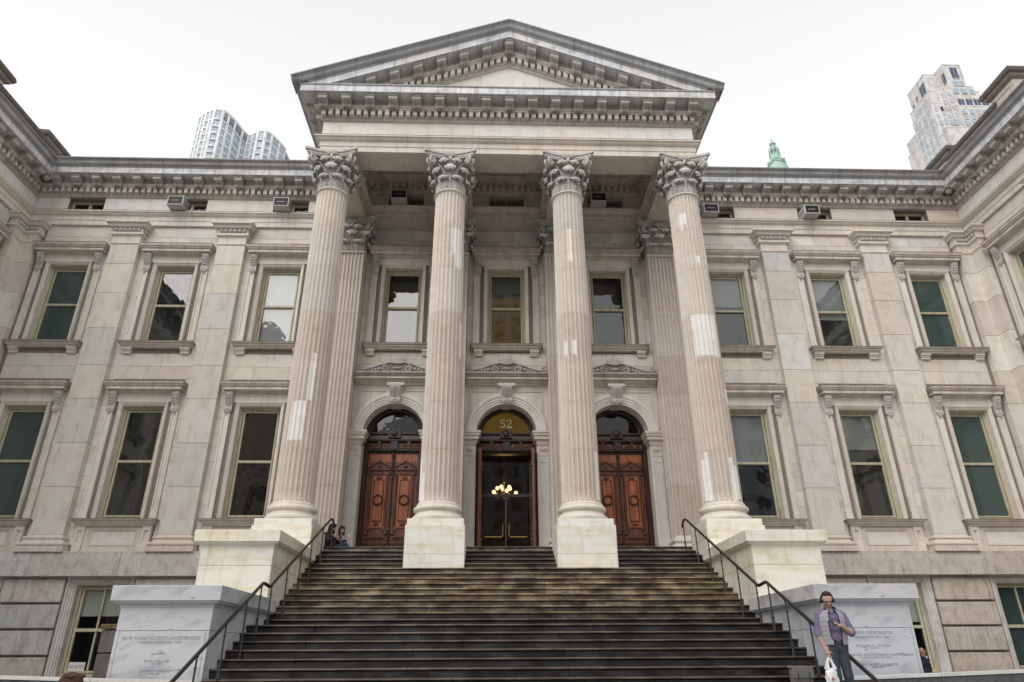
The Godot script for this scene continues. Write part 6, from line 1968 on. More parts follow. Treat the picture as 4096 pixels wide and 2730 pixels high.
# ---------------------------------------------------------------- people: one continuous surface round a posed skeleton
func fleshed(bones: Array, cell: float, palette: Array, blend := 0.03, recolour: Variant = null) -> Mb: # bone: [a, b, ra, rb, colour index]
	var lo := Vector3(1e9, 1e9, 1e9); var hi := -lo
	for b in bones:
		var r: float = maxf(b[2], b[3]) + cell * 3
		for p in [b[0], b[1]]:
			lo = lo.min(p - Vector3(r, r, r)); hi = hi.max(p + Vector3(r, r, r))
	var nx := int((hi.x - lo.x) / cell) + 2; var ny := int((hi.y - lo.y) / cell) + 2; var nz := int((hi.z - lo.z) / cell) + 2
	var F := PackedFloat32Array(); F.resize(nx * ny * nz); F.fill(1.0)
	var D := PackedFloat32Array(); D.resize(nx * ny * nz); D.fill(1.0)
	var K := PackedByteArray(); K.resize(nx * ny * nz)
	for b in bones:
		var a: Vector3 = b[0]; var e: Vector3 = b[1]
		var ra: float = b[2]; var rb: float = b[3]
		var ba := e - a
		var L := maxf(ba.length_squared(), 1e-9)
		var pad := maxf(ra, rb) + cell * 2.5
		var p0 := ((a.min(e) - Vector3(pad, pad, pad) - lo) / cell).max(Vector3.ZERO)
		var p1 := (a.max(e) + Vector3(pad, pad, pad) - lo) / cell
		for z in range(int(p0.z), mini(int(p1.z) + 1, nz)):
			for y in range(int(p0.y), mini(int(p1.y) + 1, ny)):
				for x in range(int(p0.x), mini(int(p1.x) + 1, nx)):
					var p := lo + Vector3(x, y, z) * cell - a
					var t := clampf(p.dot(ba) / L, 0.0, 1.0)
					var d := (p - ba * t).length() - lerpf(ra, rb, t)
					var i := (z * ny + y) * nx + x
					if d < D[i]:
						D[i] = d; K[i] = b[4]
					var f := F[i]
					var h := maxf(blend - absf(f - d), 0.0) / blend
					F[i] = minf(f, d) - h * h * blend * 0.25
	var mb := Mb.new()
	var V := PackedVector3Array(); var N := PackedVector3Array(); var Q := PackedColorArray()
	var I := PackedInt32Array(); I.resize(nx * ny * nz); I.fill(-1)
	var off := [0, 1, nx, nx + 1, nx * ny, nx * ny + 1, nx * ny + nx, nx * ny + nx + 1]
	var edges := [[0, 1], [2, 3], [4, 5], [6, 7], [0, 2], [1, 3], [4, 6], [5, 7], [0, 4], [1, 5], [2, 6], [3, 7]]
	for z in nz - 1:
		for y in ny - 1:
			var row := (z * ny + y) * nx
			for x in nx - 1:
				var i := row + x
				if F[i] > cell * 2.0: continue
				var m := 0
				for c in 8:
					if F[i + off[c]] < 0.0: m += 1
				if m == 0 or m == 8: continue
				var s := Vector3.ZERO
				var n := 0
				for e in edges:
					var fa := F[i + off[e[0]]]; var fb := F[i + off[e[1]]]
					if (fa < 0.0) != (fb < 0.0):
						var t := fa / (fa - fb)
						var ca := Vector3(e[0] & 1, (e[0] >> 1) & 1, e[0] >> 2); var cb := Vector3(e[1] & 1, (e[1] >> 1) & 1, e[1] >> 2)
						s += ca.lerp(cb, t); n += 1
				I[i] = V.size()
				var pos := lo + (Vector3(x, y, z) + s / n) * cell
				V.append(pos)
				N.append(Vector3(F[i + 1] - F[i] + F[i + off[7]] - F[i + off[6]], F[i + nx] - F[i] + F[i + off[7]] - F[i + off[5]], F[i + off[4]] - F[i] + F[i + off[7]] - F[i + off[3]]).normalized())
				var col: Color = palette[K[i]]
				if recolour != null: col = recolour.call(pos, K[i], col)
				Q.append(col)
	var st := [1, nx, nx * ny]
	for z in range(1, nz - 1):
		for y in range(1, ny - 1):
			for x in range(1, nx - 1):
				var i := (z * ny + y) * nx + x
				if absf(F[i]) > cell * 2.0: continue
				for ax in 3:
					var j: int = i + st[ax]
					if (F[i] < 0.0) == (F[j] < 0.0): continue
					var u: int = st[(ax + 1) % 3]; var w: int = st[(ax + 2) % 3]
					var q := [I[i - u - w], I[i - w], I[i], I[i - u]]
					if q.min() < 0: continue
					if F[i] >= 0.0: q.reverse()
					for t in [[0, 1, 2], [0, 2, 3]]:
						for o in [t[0], t[2], t[1]]:
							mb.v.append(V[q[o]]); mb.n.append(N[q[o]]); mb.c.append(Q[q[o]])
	return mb
func B(a: Vector3, b: Vector3, ra: float, rb: float, k: int) -> Array: return [a, b, ra, rb, k]
func v3(x: float, y: float, z: float) -> Vector3: return Vector3(x, y, z)

func hand_bones(wrist: Vector3, aim: Vector3, palm: Vector3, curl: float, k: int, thumb: float) -> Array: # aim: along the fingers, palm: out of the palm
	var f := aim.normalized()
	var p := (palm - f * palm.dot(f)).normalized()
	var s := f.cross(p) * thumb
	var r := [B(wrist, wrist + f * 0.04, 0.026, 0.030, k), B(wrist + f * 0.04 - s * 0.02, wrist + f * 0.085 - s * 0.022, 0.018, 0.014, k), B(wrist + f * 0.04 + s * 0.02, wrist + f * 0.085 + s * 0.022, 0.018, 0.014, k)]
	var lens := [0.072, 0.082, 0.078, 0.062]
	for i in 4:
		var a := wrist + f * 0.088 + s * (0.030 - i * 0.020)
		var L: float = lens[i]
		var d1 := f.lerp(p, curl * 0.45).normalized()
		var d2 := f.lerp(p, curl * 0.95).normalized()
		var d3 := (f * (1 - curl) + p * 0.9 - f * curl * 0.6).normalized()
		var b := a + d1 * L * 0.45; var c := b + d2 * L * 0.32
		r.append(B(a, b, 0.0095, 0.009, k)); r.append(B(b, c, 0.009, 0.0085, k)); r.append(B(c, c + d3 * L * 0.25, 0.0085, 0.0075, k))
	var t0 := wrist + f * 0.03 + s * 0.03
	var t1 := t0 + (f * 0.5 + s * 0.7 + p * 0.3).normalized() * 0.04
	r.append(B(t0, t1, 0.014, 0.011, k)); r.append(B(t1, t1 + (f * 0.8 + p * curl * 0.8).normalized() * 0.032, 0.010, 0.008, k))
	return r

# head in its own frame: face towards +z, neck joint at the origin, crown at y = 0.25
func head_mesh(skin: Color, lips: Color, beard: Color, cell := 0.0065) -> ArrayMesh:
	var b := [B(v3(0, 0.155, -0.012), v3(0, 0.165, 0.012), 0.083, 0.080, 0), B(v3(0, 0.13, 0.03), v3(0, 0.07, 0.052), 0.062, 0.040, 0), B(v3(-0.03, 0.075, 0.03), v3(0.03, 0.075, 0.03), 0.042, 0.042, 0), B(v3(0, 0.046, 0.066), v3(0, 0.05, 0.066), 0.022, 0.022, 0),
		B(v3(0, 0.138, 0.088), v3(0, 0.102, 0.106), 0.009, 0.014, 0), B(v3(-0.012, 0.099, 0.094), v3(0.012, 0.099, 0.094), 0.010, 0.010, 0), B(v3(-0.035, 0.150, 0.080), v3(0.035, 0.150, 0.080), 0.011, 0.011, 0),
		B(v3(-0.018, 0.074, 0.082), v3(0.018, 0.074, 0.082), 0.008, 0.008, 1), B(v3(-0.084, 0.14, 0.0), v3(-0.082, 0.105, 0.004), 0.017, 0.012, 0), B(v3(0.084, 0.14, 0.0), v3(0.082, 0.105, 0.004), 0.017, 0.012, 0),
		B(v3(0, -0.05, -0.02), v3(0, 0.07, -0.005), 0.058, 0.052, 0), B(v3(-0.035, 0.11, 0.06), v3(0.035, 0.11, 0.06), 0.026, 0.026, 0)]
	var fn := func(p: Vector3, k: int, col: Color) -> Color:
		if k == 1: return lips
		if absf(absf(p.x) - 0.033) < 0.014 and absf(p.y - 0.132) < 0.008 and p.z > 0.06: return Color(0.03, 0.02, 0.015)
		if p.y < 0.09 and p.z > 0.02 and p.y > 0.02: return col.lerp(beard, 0.35)
		return col
	return fleshed(b, cell, [skin, lips], 0.018, fn).mesh()

func person(label: String, at: Transform3D, bones: Array, palette: Array, recolour: Variant = null, cell := 0.015) -> Node3D:
	var e := thing("person", label, "person", at)
	put("body", fleshed(bones, cell, palette, 0.035, recolour), M.cloth, e)
	return e

func build_people() -> void:
	var skin := Color(0.50, 0.335, 0.27)
	# the man on the steps
	var purple := Color(0.185, 0.15, 0.265); var vest := Color(0.34, 0.345, 0.37); var trousers := Color(0.05, 0.065, 0.075); var shoe := Color(0.02, 0.018, 0.016)
	var hip := v3(0, 0.98, 0)
	var bones := [B(v3(-0.06, 0.96, 0), v3(0.06, 0.96, 0), 0.125, 0.125, 2), B(v3(-0.05, 1.08, 0.01), v3(0.05, 1.08, 0.01), 0.125, 0.125, 0), B(v3(-0.07, 1.25, 0.0), v3(0.07, 1.25, 0.0), 0.125, 0.125, 0), B(v3(-0.09, 1.40, -0.01), v3(0.09, 1.40, -0.01), 0.125, 0.125, 0), B(v3(-0.14, 1.485, -0.01), v3(0.15, 1.475, -0.01), 0.072, 0.072, 0), B(v3(-0.02, 1.49, 0.0), v3(-0.03, 1.58, 0.03), 0.075, 0.058, 1),
		B(v3(-0.20, 1.455, 0), v3(-0.255, 1.20, -0.01), 0.060, 0.058, 3), B(v3(-0.245, 1.20, -0.01), v3(-0.25, 1.15, 0.0), 0.064, 0.062, 4), B(v3(-0.25, 1.15, 0), v3(-0.20, 0.90, 0.07), 0.050, 0.032, 1),
		B(v3(0.21, 1.445, 0), v3(0.295, 1.19, 0.03), 0.062, 0.060, 3), B(v3(0.285, 1.19, 0.03), v3(0.27, 1.175, 0.06), 0.066, 0.064, 4), B(v3(0.27, 1.17, 0.06), v3(0.05, 1.27, 0.24), 0.050, 0.031, 1),
		B(v3(-0.085, 0.95, 0), v3(-0.09, 0.52, 0.05), 0.105, 0.072, 2), B(v3(-0.09, 0.52, 0.05), v3(-0.10, 0.10, -0.01), 0.070, 0.060, 2), B(v3(-0.10, 0.05, -0.03), v3(-0.12, 0.035, 0.16), 0.045, 0.036, 5),
		B(v3(0.085, 0.95, 0), v3(0.11, 0.52, 0.02), 0.105, 0.072, 2), B(v3(0.11, 0.52, 0.02), v3(0.13, 0.10, -0.03), 0.070, 0.060, 2), B(v3(0.13, 0.05, -0.05), v3(0.16, 0.035, 0.14), 0.045, 0.036, 5)]
	var fn := func(p: Vector3, k: int, col: Color) -> Color:
		if k == 0 or k == 2:
			if p.y < 1.055 and p.y > 1.02: return Color(0.015, 0.013, 0.012)
			if p.y >= 1.055: return purple
			return trousers
		return col
	var at := T(5.23, tread_at(13.1), 13.1, -0.06)
	var man := person("man in a grey quilted vest and purple shirt looking at his phone", at, bones, [purple, skin, trousers, purple, purple * 1.15, shoe], fn, 0.014)
	var hm := fleshed(hand_bones(v3(0.05, 1.27, 0.24), v3(-0.10, 0.01, 0.06), v3(-0.1, 0.8, 0.5), 0.55, 0, -1.0) + hand_bones(v3(-0.20, 0.90, 0.07), v3(0.02, -0.1, 0.02), v3(0.4, 0, -0.4), 0.9, 0, 1.0), 0.006, [skin], 0.012)
	put("hands", hm, M.cloth, man)
	# quilted vest: open in front, in horizontal baffles
	var vb := Mb.new()
	for side in [-1.0, 1.0]:
		var rows := []
		var cols := []
		for i in 25:
			var t := i / 24.0
			var y := 0.975 + t * 0.56
			var puff := 0.012 * absf(sin(t * PI * 8.0)) + 0.012
			var w := 0.185 + 0.035 * sin(t * 2.2) if t < 0.84 else lerpf(0.222, 0.10, pow((t - 0.84) / 0.16, 1.5))
			var d := 0.142 if t < 0.7 else lerpf(0.142, 0.095, (t - 0.7) / 0.3)
			var row := PackedVector3Array()
			for j in 15:
				var open := 0.34 + (0.30 if side < 0 and t > 0.2 and t < 0.7 else 0.0) * 0.4
				var f := lerpf(open, PI, j / 14.0)
				row.append(v3(side * sin(f) * (w + puff), y, cos(f) * (d + puff) - 0.004))
			if side < 0: row.reverse()
			rows.append(row)
		vb.k = vest
		vb.grid(rows)
		vb.k = Color(0.03, 0.03, 0.045)
		var edge := PackedVector3Array()
		for r in rows: edge.append(r[0] if side > 0 else r[-1])
		vb.tube(edge, [0.007], 5)
		var hem := PackedVector3Array(rows[0])
		vb.tube(hem, [0.012], 5)
	vb.k = Color(0.03, 0.035, 0.06)
	for s in [-1.0, 1.0]: vb.tube(PackedVector3Array([v3(s * 0.06, 1.50, 0.085), v3(s * 0.085, 1.565, 0.03), v3(s * 0.05, 1.58, -0.06)]), [0.022], 6)
	put("vest", vb, M.cloth, man)
	vb = Mb.new(); vb.k = purple * 1.3
	vb.tube(PackedVector3Array([v3(-0.07, 1.54, 0.03), v3(-0.03, 1.50, 0.09), v3(-0.015, 1.47, 0.115)]), [0.02, 0.018, 0.008], 6)
	vb.tube(PackedVector3Array([v3(0.05, 1.54, 0.03), v3(0.01, 1.50, 0.09), v3(-0.005, 1.47, 0.115)]), [0.02, 0.018, 0.008], 6)
	vb.k = Color(0.55, 0.53, 0.6)
	for i in 6: vb.ball(v3(0.0, 1.42 - i * 0.065, 0.128), v3(0.007, 0.007, 0.004), 6, 4)
	put("shirt_collar", vb, M.cloth, man)
	vb = Mb.new(); vb.k = Color(0.35, 0.34, 0.32)
	vb.frame(-0.022, 0.022, 1.024, 1.05, [V2(0, 0.14), V2(0, 0.15), V2(0.006, 0.15), V2(0.006, 0.14)], true)
	put("belt_buckle", vb, M.metal, man)
	var ht := Transform3D(Basis.from_euler(Vector3(0.42, -0.12, 0.03)), v3(-0.03, 1.57, 0.035))
	put("head", head_mesh(skin, Color(0.36, 0.17, 0.13), Color(0.16, 0.10, 0.08)), M.cloth, man, ht)
	put("hair", fleshed([B(v3(0, 0.185, -0.035), v3(0, 0.205, 0.0), 0.080, 0.068, 0), B(v3(-0.03, 0.245, 0.03), v3(0.04, 0.25, 0.03), 0.024, 0.026, 0), B(v3(-0.05, 0.15, -0.045), v3(0.05, 0.15, -0.045), 0.052, 0.052, 0)], 0.008, [Color(0.045, 0.030, 0.022)], 0.02), M.cloth, man, ht)
	vb = Mb.new(); vb.k = Color(0.012, 0.012, 0.013)
	var band := PackedVector3Array()
	for i in 17: band.append(v3(cos(PI * i / 16) * 0.097, 0.135 + sin(PI * i / 16) * 0.137, -0.005))
	vb.tube(band, [0.013], 6, 1.6, v3(0, 0, 1))
	for s in [-1.0, 1.0]:
		vb.ball(v3(s * 0.100, 0.125, 0.0), v3(0.026, 0.045, 0.040), 10, 7)
		vb.ball(v3(s * 0.088, 0.125, 0.0), v3(0.018, 0.042, 0.036), 10, 7)
	put("headphones", vb, M.satin, man, ht)
	vb = Mb.new(); vb.k = Color(0.012, 0.010, 0.010)
	for s in [-1.0, 1.0]:
		var rim := PackedVector3Array()
		for i in 17: rim.append(v3(s * 0.034 + cos(TAU * i / 16) * 0.026, 0.128 + sin(TAU * i / 16) * 0.020, 0.105 - 0.25 * absf(cos(TAU * i / 16) * 0.026 + s * 0.0)))
		vb.tube(rim, [0.0034], 5)
		vb.tube(PackedVector3Array([v3(s * 0.060, 0.134, 0.100), v3(s * 0.088, 0.137, 0.02)]), [0.003], 5)
	vb.tube(PackedVector3Array([v3(-0.008, 0.132, 0.107), v3(0.008, 0.132, 0.107)]), [0.003], 5)
	put("glasses", vb, M.satin, man, ht)
	# what he holds and what stands beside him
	var ph := thing("smartphone", "black smartphone in the left hand of the man in the vest", "phone", at * Transform3D(Basis.from_euler(Vector3(-0.75, 0.1, 0.15)), v3(-0.085, 1.315, 0.275)))
	var mb := Mb.new(); mb.k = Color(0.012, 0.012, 0.014)
	mb.cbox(v3(-0.037, -0.075, -0.004), v3(0.037, 0.075, 0.004), 0.004)
	put("case", mb, M.satin, ph)
	mb = Mb.new(); mb.k = Color(0.03, 0.03, 0.035)
	mb.slab(-0.034, 0.034, -0.070, 0.070, 0.003, 0.0046, 0.0008)
	put("screen", mb, M.satin, ph)
	var bag := thing("plastic_bag", "white plastic carrier bag hanging from the right hand of the man in the vest", "plastic bag", at * T(-0.185, 0.79, 0.09))
	mb = Mb.new(); mb.k = Color(0.74, 0.74, 0.76)
	var rows := []
	for i in 15:
		var t := i / 14.0
		var row := PackedVector3Array()
		for j in 28:
			var f := TAU * j / 28
			var w := lerpf(0.085, 0.105, sin(t * PI)) * (1.0 if t < 0.85 else lerpf(1.0, 0.75, (t - 0.85) / 0.15))
			if t < 0.03: w *= 0.7
			var cr := 1.0 + 0.07 * sin(f * 5 + t * 9.0) + 0.05 * sin(f * 9 - t * 14.0)
			row.append(v3(sin(f) * w * cr, -0.46 + t * 0.30 + 0.015 * sin(f * 3 + 1.0), cos(f) * w * 0.62 * cr))
		rows.append(row)
	mb.grid(rows, true)
	for j in range(1, 27): mb.tri(rows[0][0], rows[0][j + 1], rows[0][j])
	put("bag_body", mb, M.satin, bag)
	mb = Mb.new(); mb.k = Color(0.76, 0.76, 0.78)
	for s in [-1.0, 1.0]:
		var hr := []
		for i in 9:
			var t := i / 8.0
			var row := PackedVector3Array()
			for j in 5:
				row.append(v3(lerpf(0.055 * s, 0.0, t * t) + (j - 2) * lerpf(0.018, 0.007, t), -0.17 + t * 0.19, 0.03 * (1 - t) + 0.006 * cos(j * 2.0 + t * 5)))
			if false: row.reverse()
			hr.append(row)
		mb.grid(hr)
		var back := []
		for r in hr:
			var row := PackedVector3Array()
			for p in r: row.append(v3(p.x, p.y, -p.z - 0.006))
			row.reverse()
			back.append(row)
		mb.grid(back)
	put("bag_handle", mb, M.satin, bag)
	mb = Mb.new(); mb.k = Color(0.45, 0.02, 0.03)
	mb.ring(V2(-0.02, -0.315), 0.017, [V2(0, 0.070), V2(0, 0.074), V2(0.008, 0.074), V2(0.008, 0.070)], 16, 0.0, TAU)
	mb.ring(V2(-0.02, -0.315), 0.0, [V2(0.0, 0.074), V2(0.009, 0.074), V2(0.009, 0.070)], 12, 0.0, TAU)
	put("red_emblem", mb, M.satin, bag)
	var sb := thing("shoulder_bag", "grey and black shoulder bag behind the legs of the man in the vest", "bag", T(5.02, tread_at(12.0), 11.98, 0.25))
	mb = Mb.new(); mb.k = Color(0.13, 0.125, 0.12)
	mb.cbox(v3(-0.22, 0.0, -0.07), v3(0.22, 0.30, 0.07), 0.04)
	put("bag_body", mb, M.cloth, sb)
	mb = Mb.new(); mb.k = Color(0.19, 0.185, 0.175)
	mb.cbox(v3(-0.225, 0.13, 0.062), v3(0.225, 0.325, 0.082), 0.012)
	mb.cbox(v3(-0.225, 0.29, -0.07), v3(0.225, 0.326, 0.08), 0.012)
	put("flap", mb, M.cloth, sb)
	mb = Mb.new(); mb.k = Color(0.03, 0.025, 0.025)
	mb.cbox(v3(-0.224, -0.0, -0.074), v3(0.224, 0.07, 0.074), 0.02)
	for s in [-1.0, 1.0]: mb.cbox(v3(s * 0.12 - 0.015, 0.10, 0.08), v3(s * 0.12 + 0.015, 0.22, 0.088), 0.004)
	put("leather_trim", mb, M.satin, sb)
	mb = Mb.new(); mb.k = Color(0.03, 0.028, 0.028)
	mb.tube(PackedVector3Array([v3(-0.22, 0.28, 0), v3(-0.16, 0.36, 0.03), v3(0.0, 0.39, 0.04), v3(0.16, 0.36, 0.03), v3(0.22, 0.28, 0)]), [0.012], 5, 1.8)
	put("strap", mb, M.cloth, sb)
	seated_pair()
	bystanders()

func seated_pair() -> void:
	var skin := Color(0.52, 0.34, 0.27)
	var olive := Color(0.075, 0.062, 0.038); var navy := Color(0.022, 0.023, 0.030); var black := Color(0.010, 0.010, 0.011)
	var at := T(-5.68, 4.746, 3.0)
	var b := [B(v3(-0.16, 0.12, -0.06), v3(-0.16, 0.12, 0.08), 0.125, 0.12, 0), B(v3(-0.17, 0.16, 0), v3(-0.12, 0.42, 0.02), 0.13, 0.125, 0), B(v3(-0.09, 0.46, -0.10), v3(-0.07, 0.47, 0.14), 0.075, 0.07, 0), B(v3(-0.05, 0.48, 0.02), v3(0.03, 0.57, 0.04), 0.06, 0.05, 2),
		B(v3(-0.07, 0.46, 0.15), v3(-0.01, 0.27, 0.21), 0.062, 0.055, 0), B(v3(-0.01, 0.27, 0.21), v3(0.16, 0.345, 0.18), 0.052, 0.042, 1), B(v3(-0.07, 0.46, -0.10), v3(0.04, 0.30, -0.08), 0.06, 0.052, 0), B(v3(0.04, 0.30, -0.08), v3(0.17, 0.37, 0.04), 0.048, 0.036, 0),
		B(v3(-0.10, 0.11, 0.10), v3(0.14, 0.36, 0.13), 0.085, 0.066, 1), B(v3(0.14, 0.36, 0.13), v3(0.20, 0.08, 0.18), 0.062, 0.045, 1), B(v3(0.20, 0.04, 0.17), v3(0.27, 0.035, 0.24), 0.036, 0.030, 3),
		B(v3(-0.10, 0.11, -0.06), v3(0.12, 0.34, -0.05), 0.085, 0.066, 1), B(v3(0.12, 0.34, -0.05), v3(0.17, 0.08, -0.02), 0.062, 0.045, 1), B(v3(0.17, 0.04, -0.03), v3(0.25, 0.035, 0.02), 0.036, 0.03, 3)]
	var w := person("woman with long brown hair in an olive jacket sitting by the left handrail", at, b, [olive, navy, skin, Color(0.5, 0.45, 0.42)], null, 0.014)
	put("hands", fleshed(hand_bones(v3(0.16, 0.35, 0.18), v3(0.1, 0.04, 0.02), v3(0, 0.3, -1), 0.6, 0, 1.0) + hand_bones(v3(0.17, 0.375, 0.05), v3(0.08, 0.07, 0.06), v3(0, -0.3, 1), 0.4, 0, -1.0), 0.006, [skin], 0.012), M.cloth, w)
	var ht := Transform3D(Basis.from_euler(Vector3(0.30, 0.95, 0.0)), v3(0.03, 0.545, 0.05))
	put("head", head_mesh(skin, Color(0.42, 0.18, 0.16), skin), M.cloth, w, ht)
	var hair := Color(0.060, 0.030, 0.020)
	put("hair", fleshed([B(v3(0, 0.17, -0.03), v3(0, 0.19, 0.03), 0.095, 0.085, 0), B(v3(-0.075, 0.16, 0.0), v3(-0.09, 0.0, 0.02), 0.045, 0.05, 0), B(v3(0.075, 0.16, 0.0), v3(0.09, -0.02, 0.03), 0.042, 0.045, 0), B(v3(0, 0.12, -0.07), v3(0.0, -0.04, -0.07), 0.075, 0.07, 0), B(v3(-0.05, 0.235, 0.04), v3(0.05, 0.225, 0.06), 0.03, 0.03, 0), B(v3(-0.09, 0.0, 0.02), v3(-0.08, -0.08, 0.05), 0.045, 0.02, 0)], 0.009, [hair], 0.03), M.cloth, w, ht)
	var food := thing("snack", "small orange snack in the hands of the woman in the olive jacket", "food", at * T(0.275, 0.335, 0.16))
	var mb := Mb.new(); mb.k = Color(0.62, 0.24, 0.10)
	mb.lathe([V2(0.0, -0.07), V2(0.022, -0.06), V2(0.03, 0.0), V2(0.028, 0.03), V2(0.0, 0.035)], 10, Vector3.ZERO)
	put("wrapper", mb, M.plain, food)
	mb = Mb.new(); mb.k = Color(0.70, 0.62, 0.50)
	mb.ball(v3(0, 0.04, 0), v3(0.03, 0.02, 0.03), 8, 5)
	put("filling", mb, M.plain, food)
	# her companion, half hidden behind her
	var denim := Color(0.055, 0.10, 0.19)
	at = T(-5.46, 4.746, 2.55)
	b = [B(v3(-0.12, 0.12, -0.06), v3(-0.12, 0.12, 0.08), 0.12, 0.12, 0), B(v3(-0.12, 0.16, 0), v3(-0.09, 0.42, 0.0), 0.12, 0.115, 0), B(v3(-0.07, 0.46, -0.11), v3(-0.06, 0.46, 0.12), 0.07, 0.065, 0), B(v3(-0.05, 0.47, 0.0), v3(0.02, 0.57, 0.03), 0.055, 0.05, 2),
		B(v3(-0.06, 0.45, 0.13), v3(0.08, 0.26, 0.17), 0.058, 0.05, 3), B(v3(0.08, 0.26, 0.17), v3(0.22, 0.33, 0.17), 0.046, 0.034, 0), B(v3(-0.06, 0.45, -0.11), v3(0.06, 0.27, -0.10), 0.058, 0.05, 3), B(v3(0.06, 0.27, -0.10), v3(0.20, 0.30, 0.02), 0.046, 0.034, 0),
		B(v3(-0.08, 0.11, 0.08), v3(0.22, 0.20, 0.18), 0.085, 0.07, 1), B(v3(0.22, 0.20, 0.18), v3(0.30, 0.07, 0.14), 0.066, 0.05, 1), B(v3(0.28, 0.06, 0.16), v3(0.40, 0.05, 0.16), 0.04, 0.035, 4), B(v3(-0.08, 0.11, -0.06), v3(0.26, 0.16, 0.06), 0.085, 0.07, 1), B(v3(0.26, 0.16, 0.06), v3(0.36, 0.07, 0.08), 0.062, 0.05, 1)]
	var f := person("person in blue jeans sitting behind the woman in the olive jacket", at, b, [black, denim, skin, Color(0.16, 0.13, 0.08), Color(0.08, 0.09, 0.1)], null, 0.014)
	put("hands", fleshed(hand_bones(v3(0.22, 0.335, 0.17), v3(0.08, 0.05, 0.02), v3(0, 0.0, 1), 0.7, 0, 1.0), 0.006, [skin], 0.012), M.cloth, f)
	ht = Transform3D(Basis.from_euler(Vector3(0.15, 0.8, 0.0)), v3(0.03, 0.55, 0.04))
	put("head", head_mesh(skin, Color(0.42, 0.18, 0.16), skin), M.cloth, f, ht)
	put("hair", fleshed([B(v3(0, 0.17, -0.03), v3(0, 0.19, 0.02), 0.092, 0.082, 0), B(v3(0.075, 0.16, 0.0), v3(0.08, 0.0, 0.02), 0.04, 0.04, 0), B(v3(-0.075, 0.16, 0.0), v3(-0.08, 0.0, 0.02), 0.04, 0.04, 0), B(v3(0, 0.12, -0.07), v3(0, 0.0, -0.07), 0.07, 0.06, 0)], 0.009, [hair], 0.03), M.cloth, f, ht)
	var cup := thing("drink_cup", "pale plastic cup held by the person in blue jeans", "cup", at * T(0.32, 0.31, 0.21))
	mb = Mb.new(); mb.k = Color(0.62, 0.54, 0.53)
	mb.lathe([V2(0.0, 0.0), V2(0.032, 0.0), V2(0.042, 0.14), V2(0.045, 0.145)], 16, Vector3.ZERO)
	put("cup_body", mb, M.satin, cup)
	mb = Mb.new(); mb.k = Color(0.75, 0.73, 0.73)
	mb.lathe([V2(0.046, 0.145), V2(0.047, 0.155), V2(0.03, 0.18), V2(0.0, 0.185)], 16, Vector3.ZERO)
	put("lid", mb, M.satin, cup)

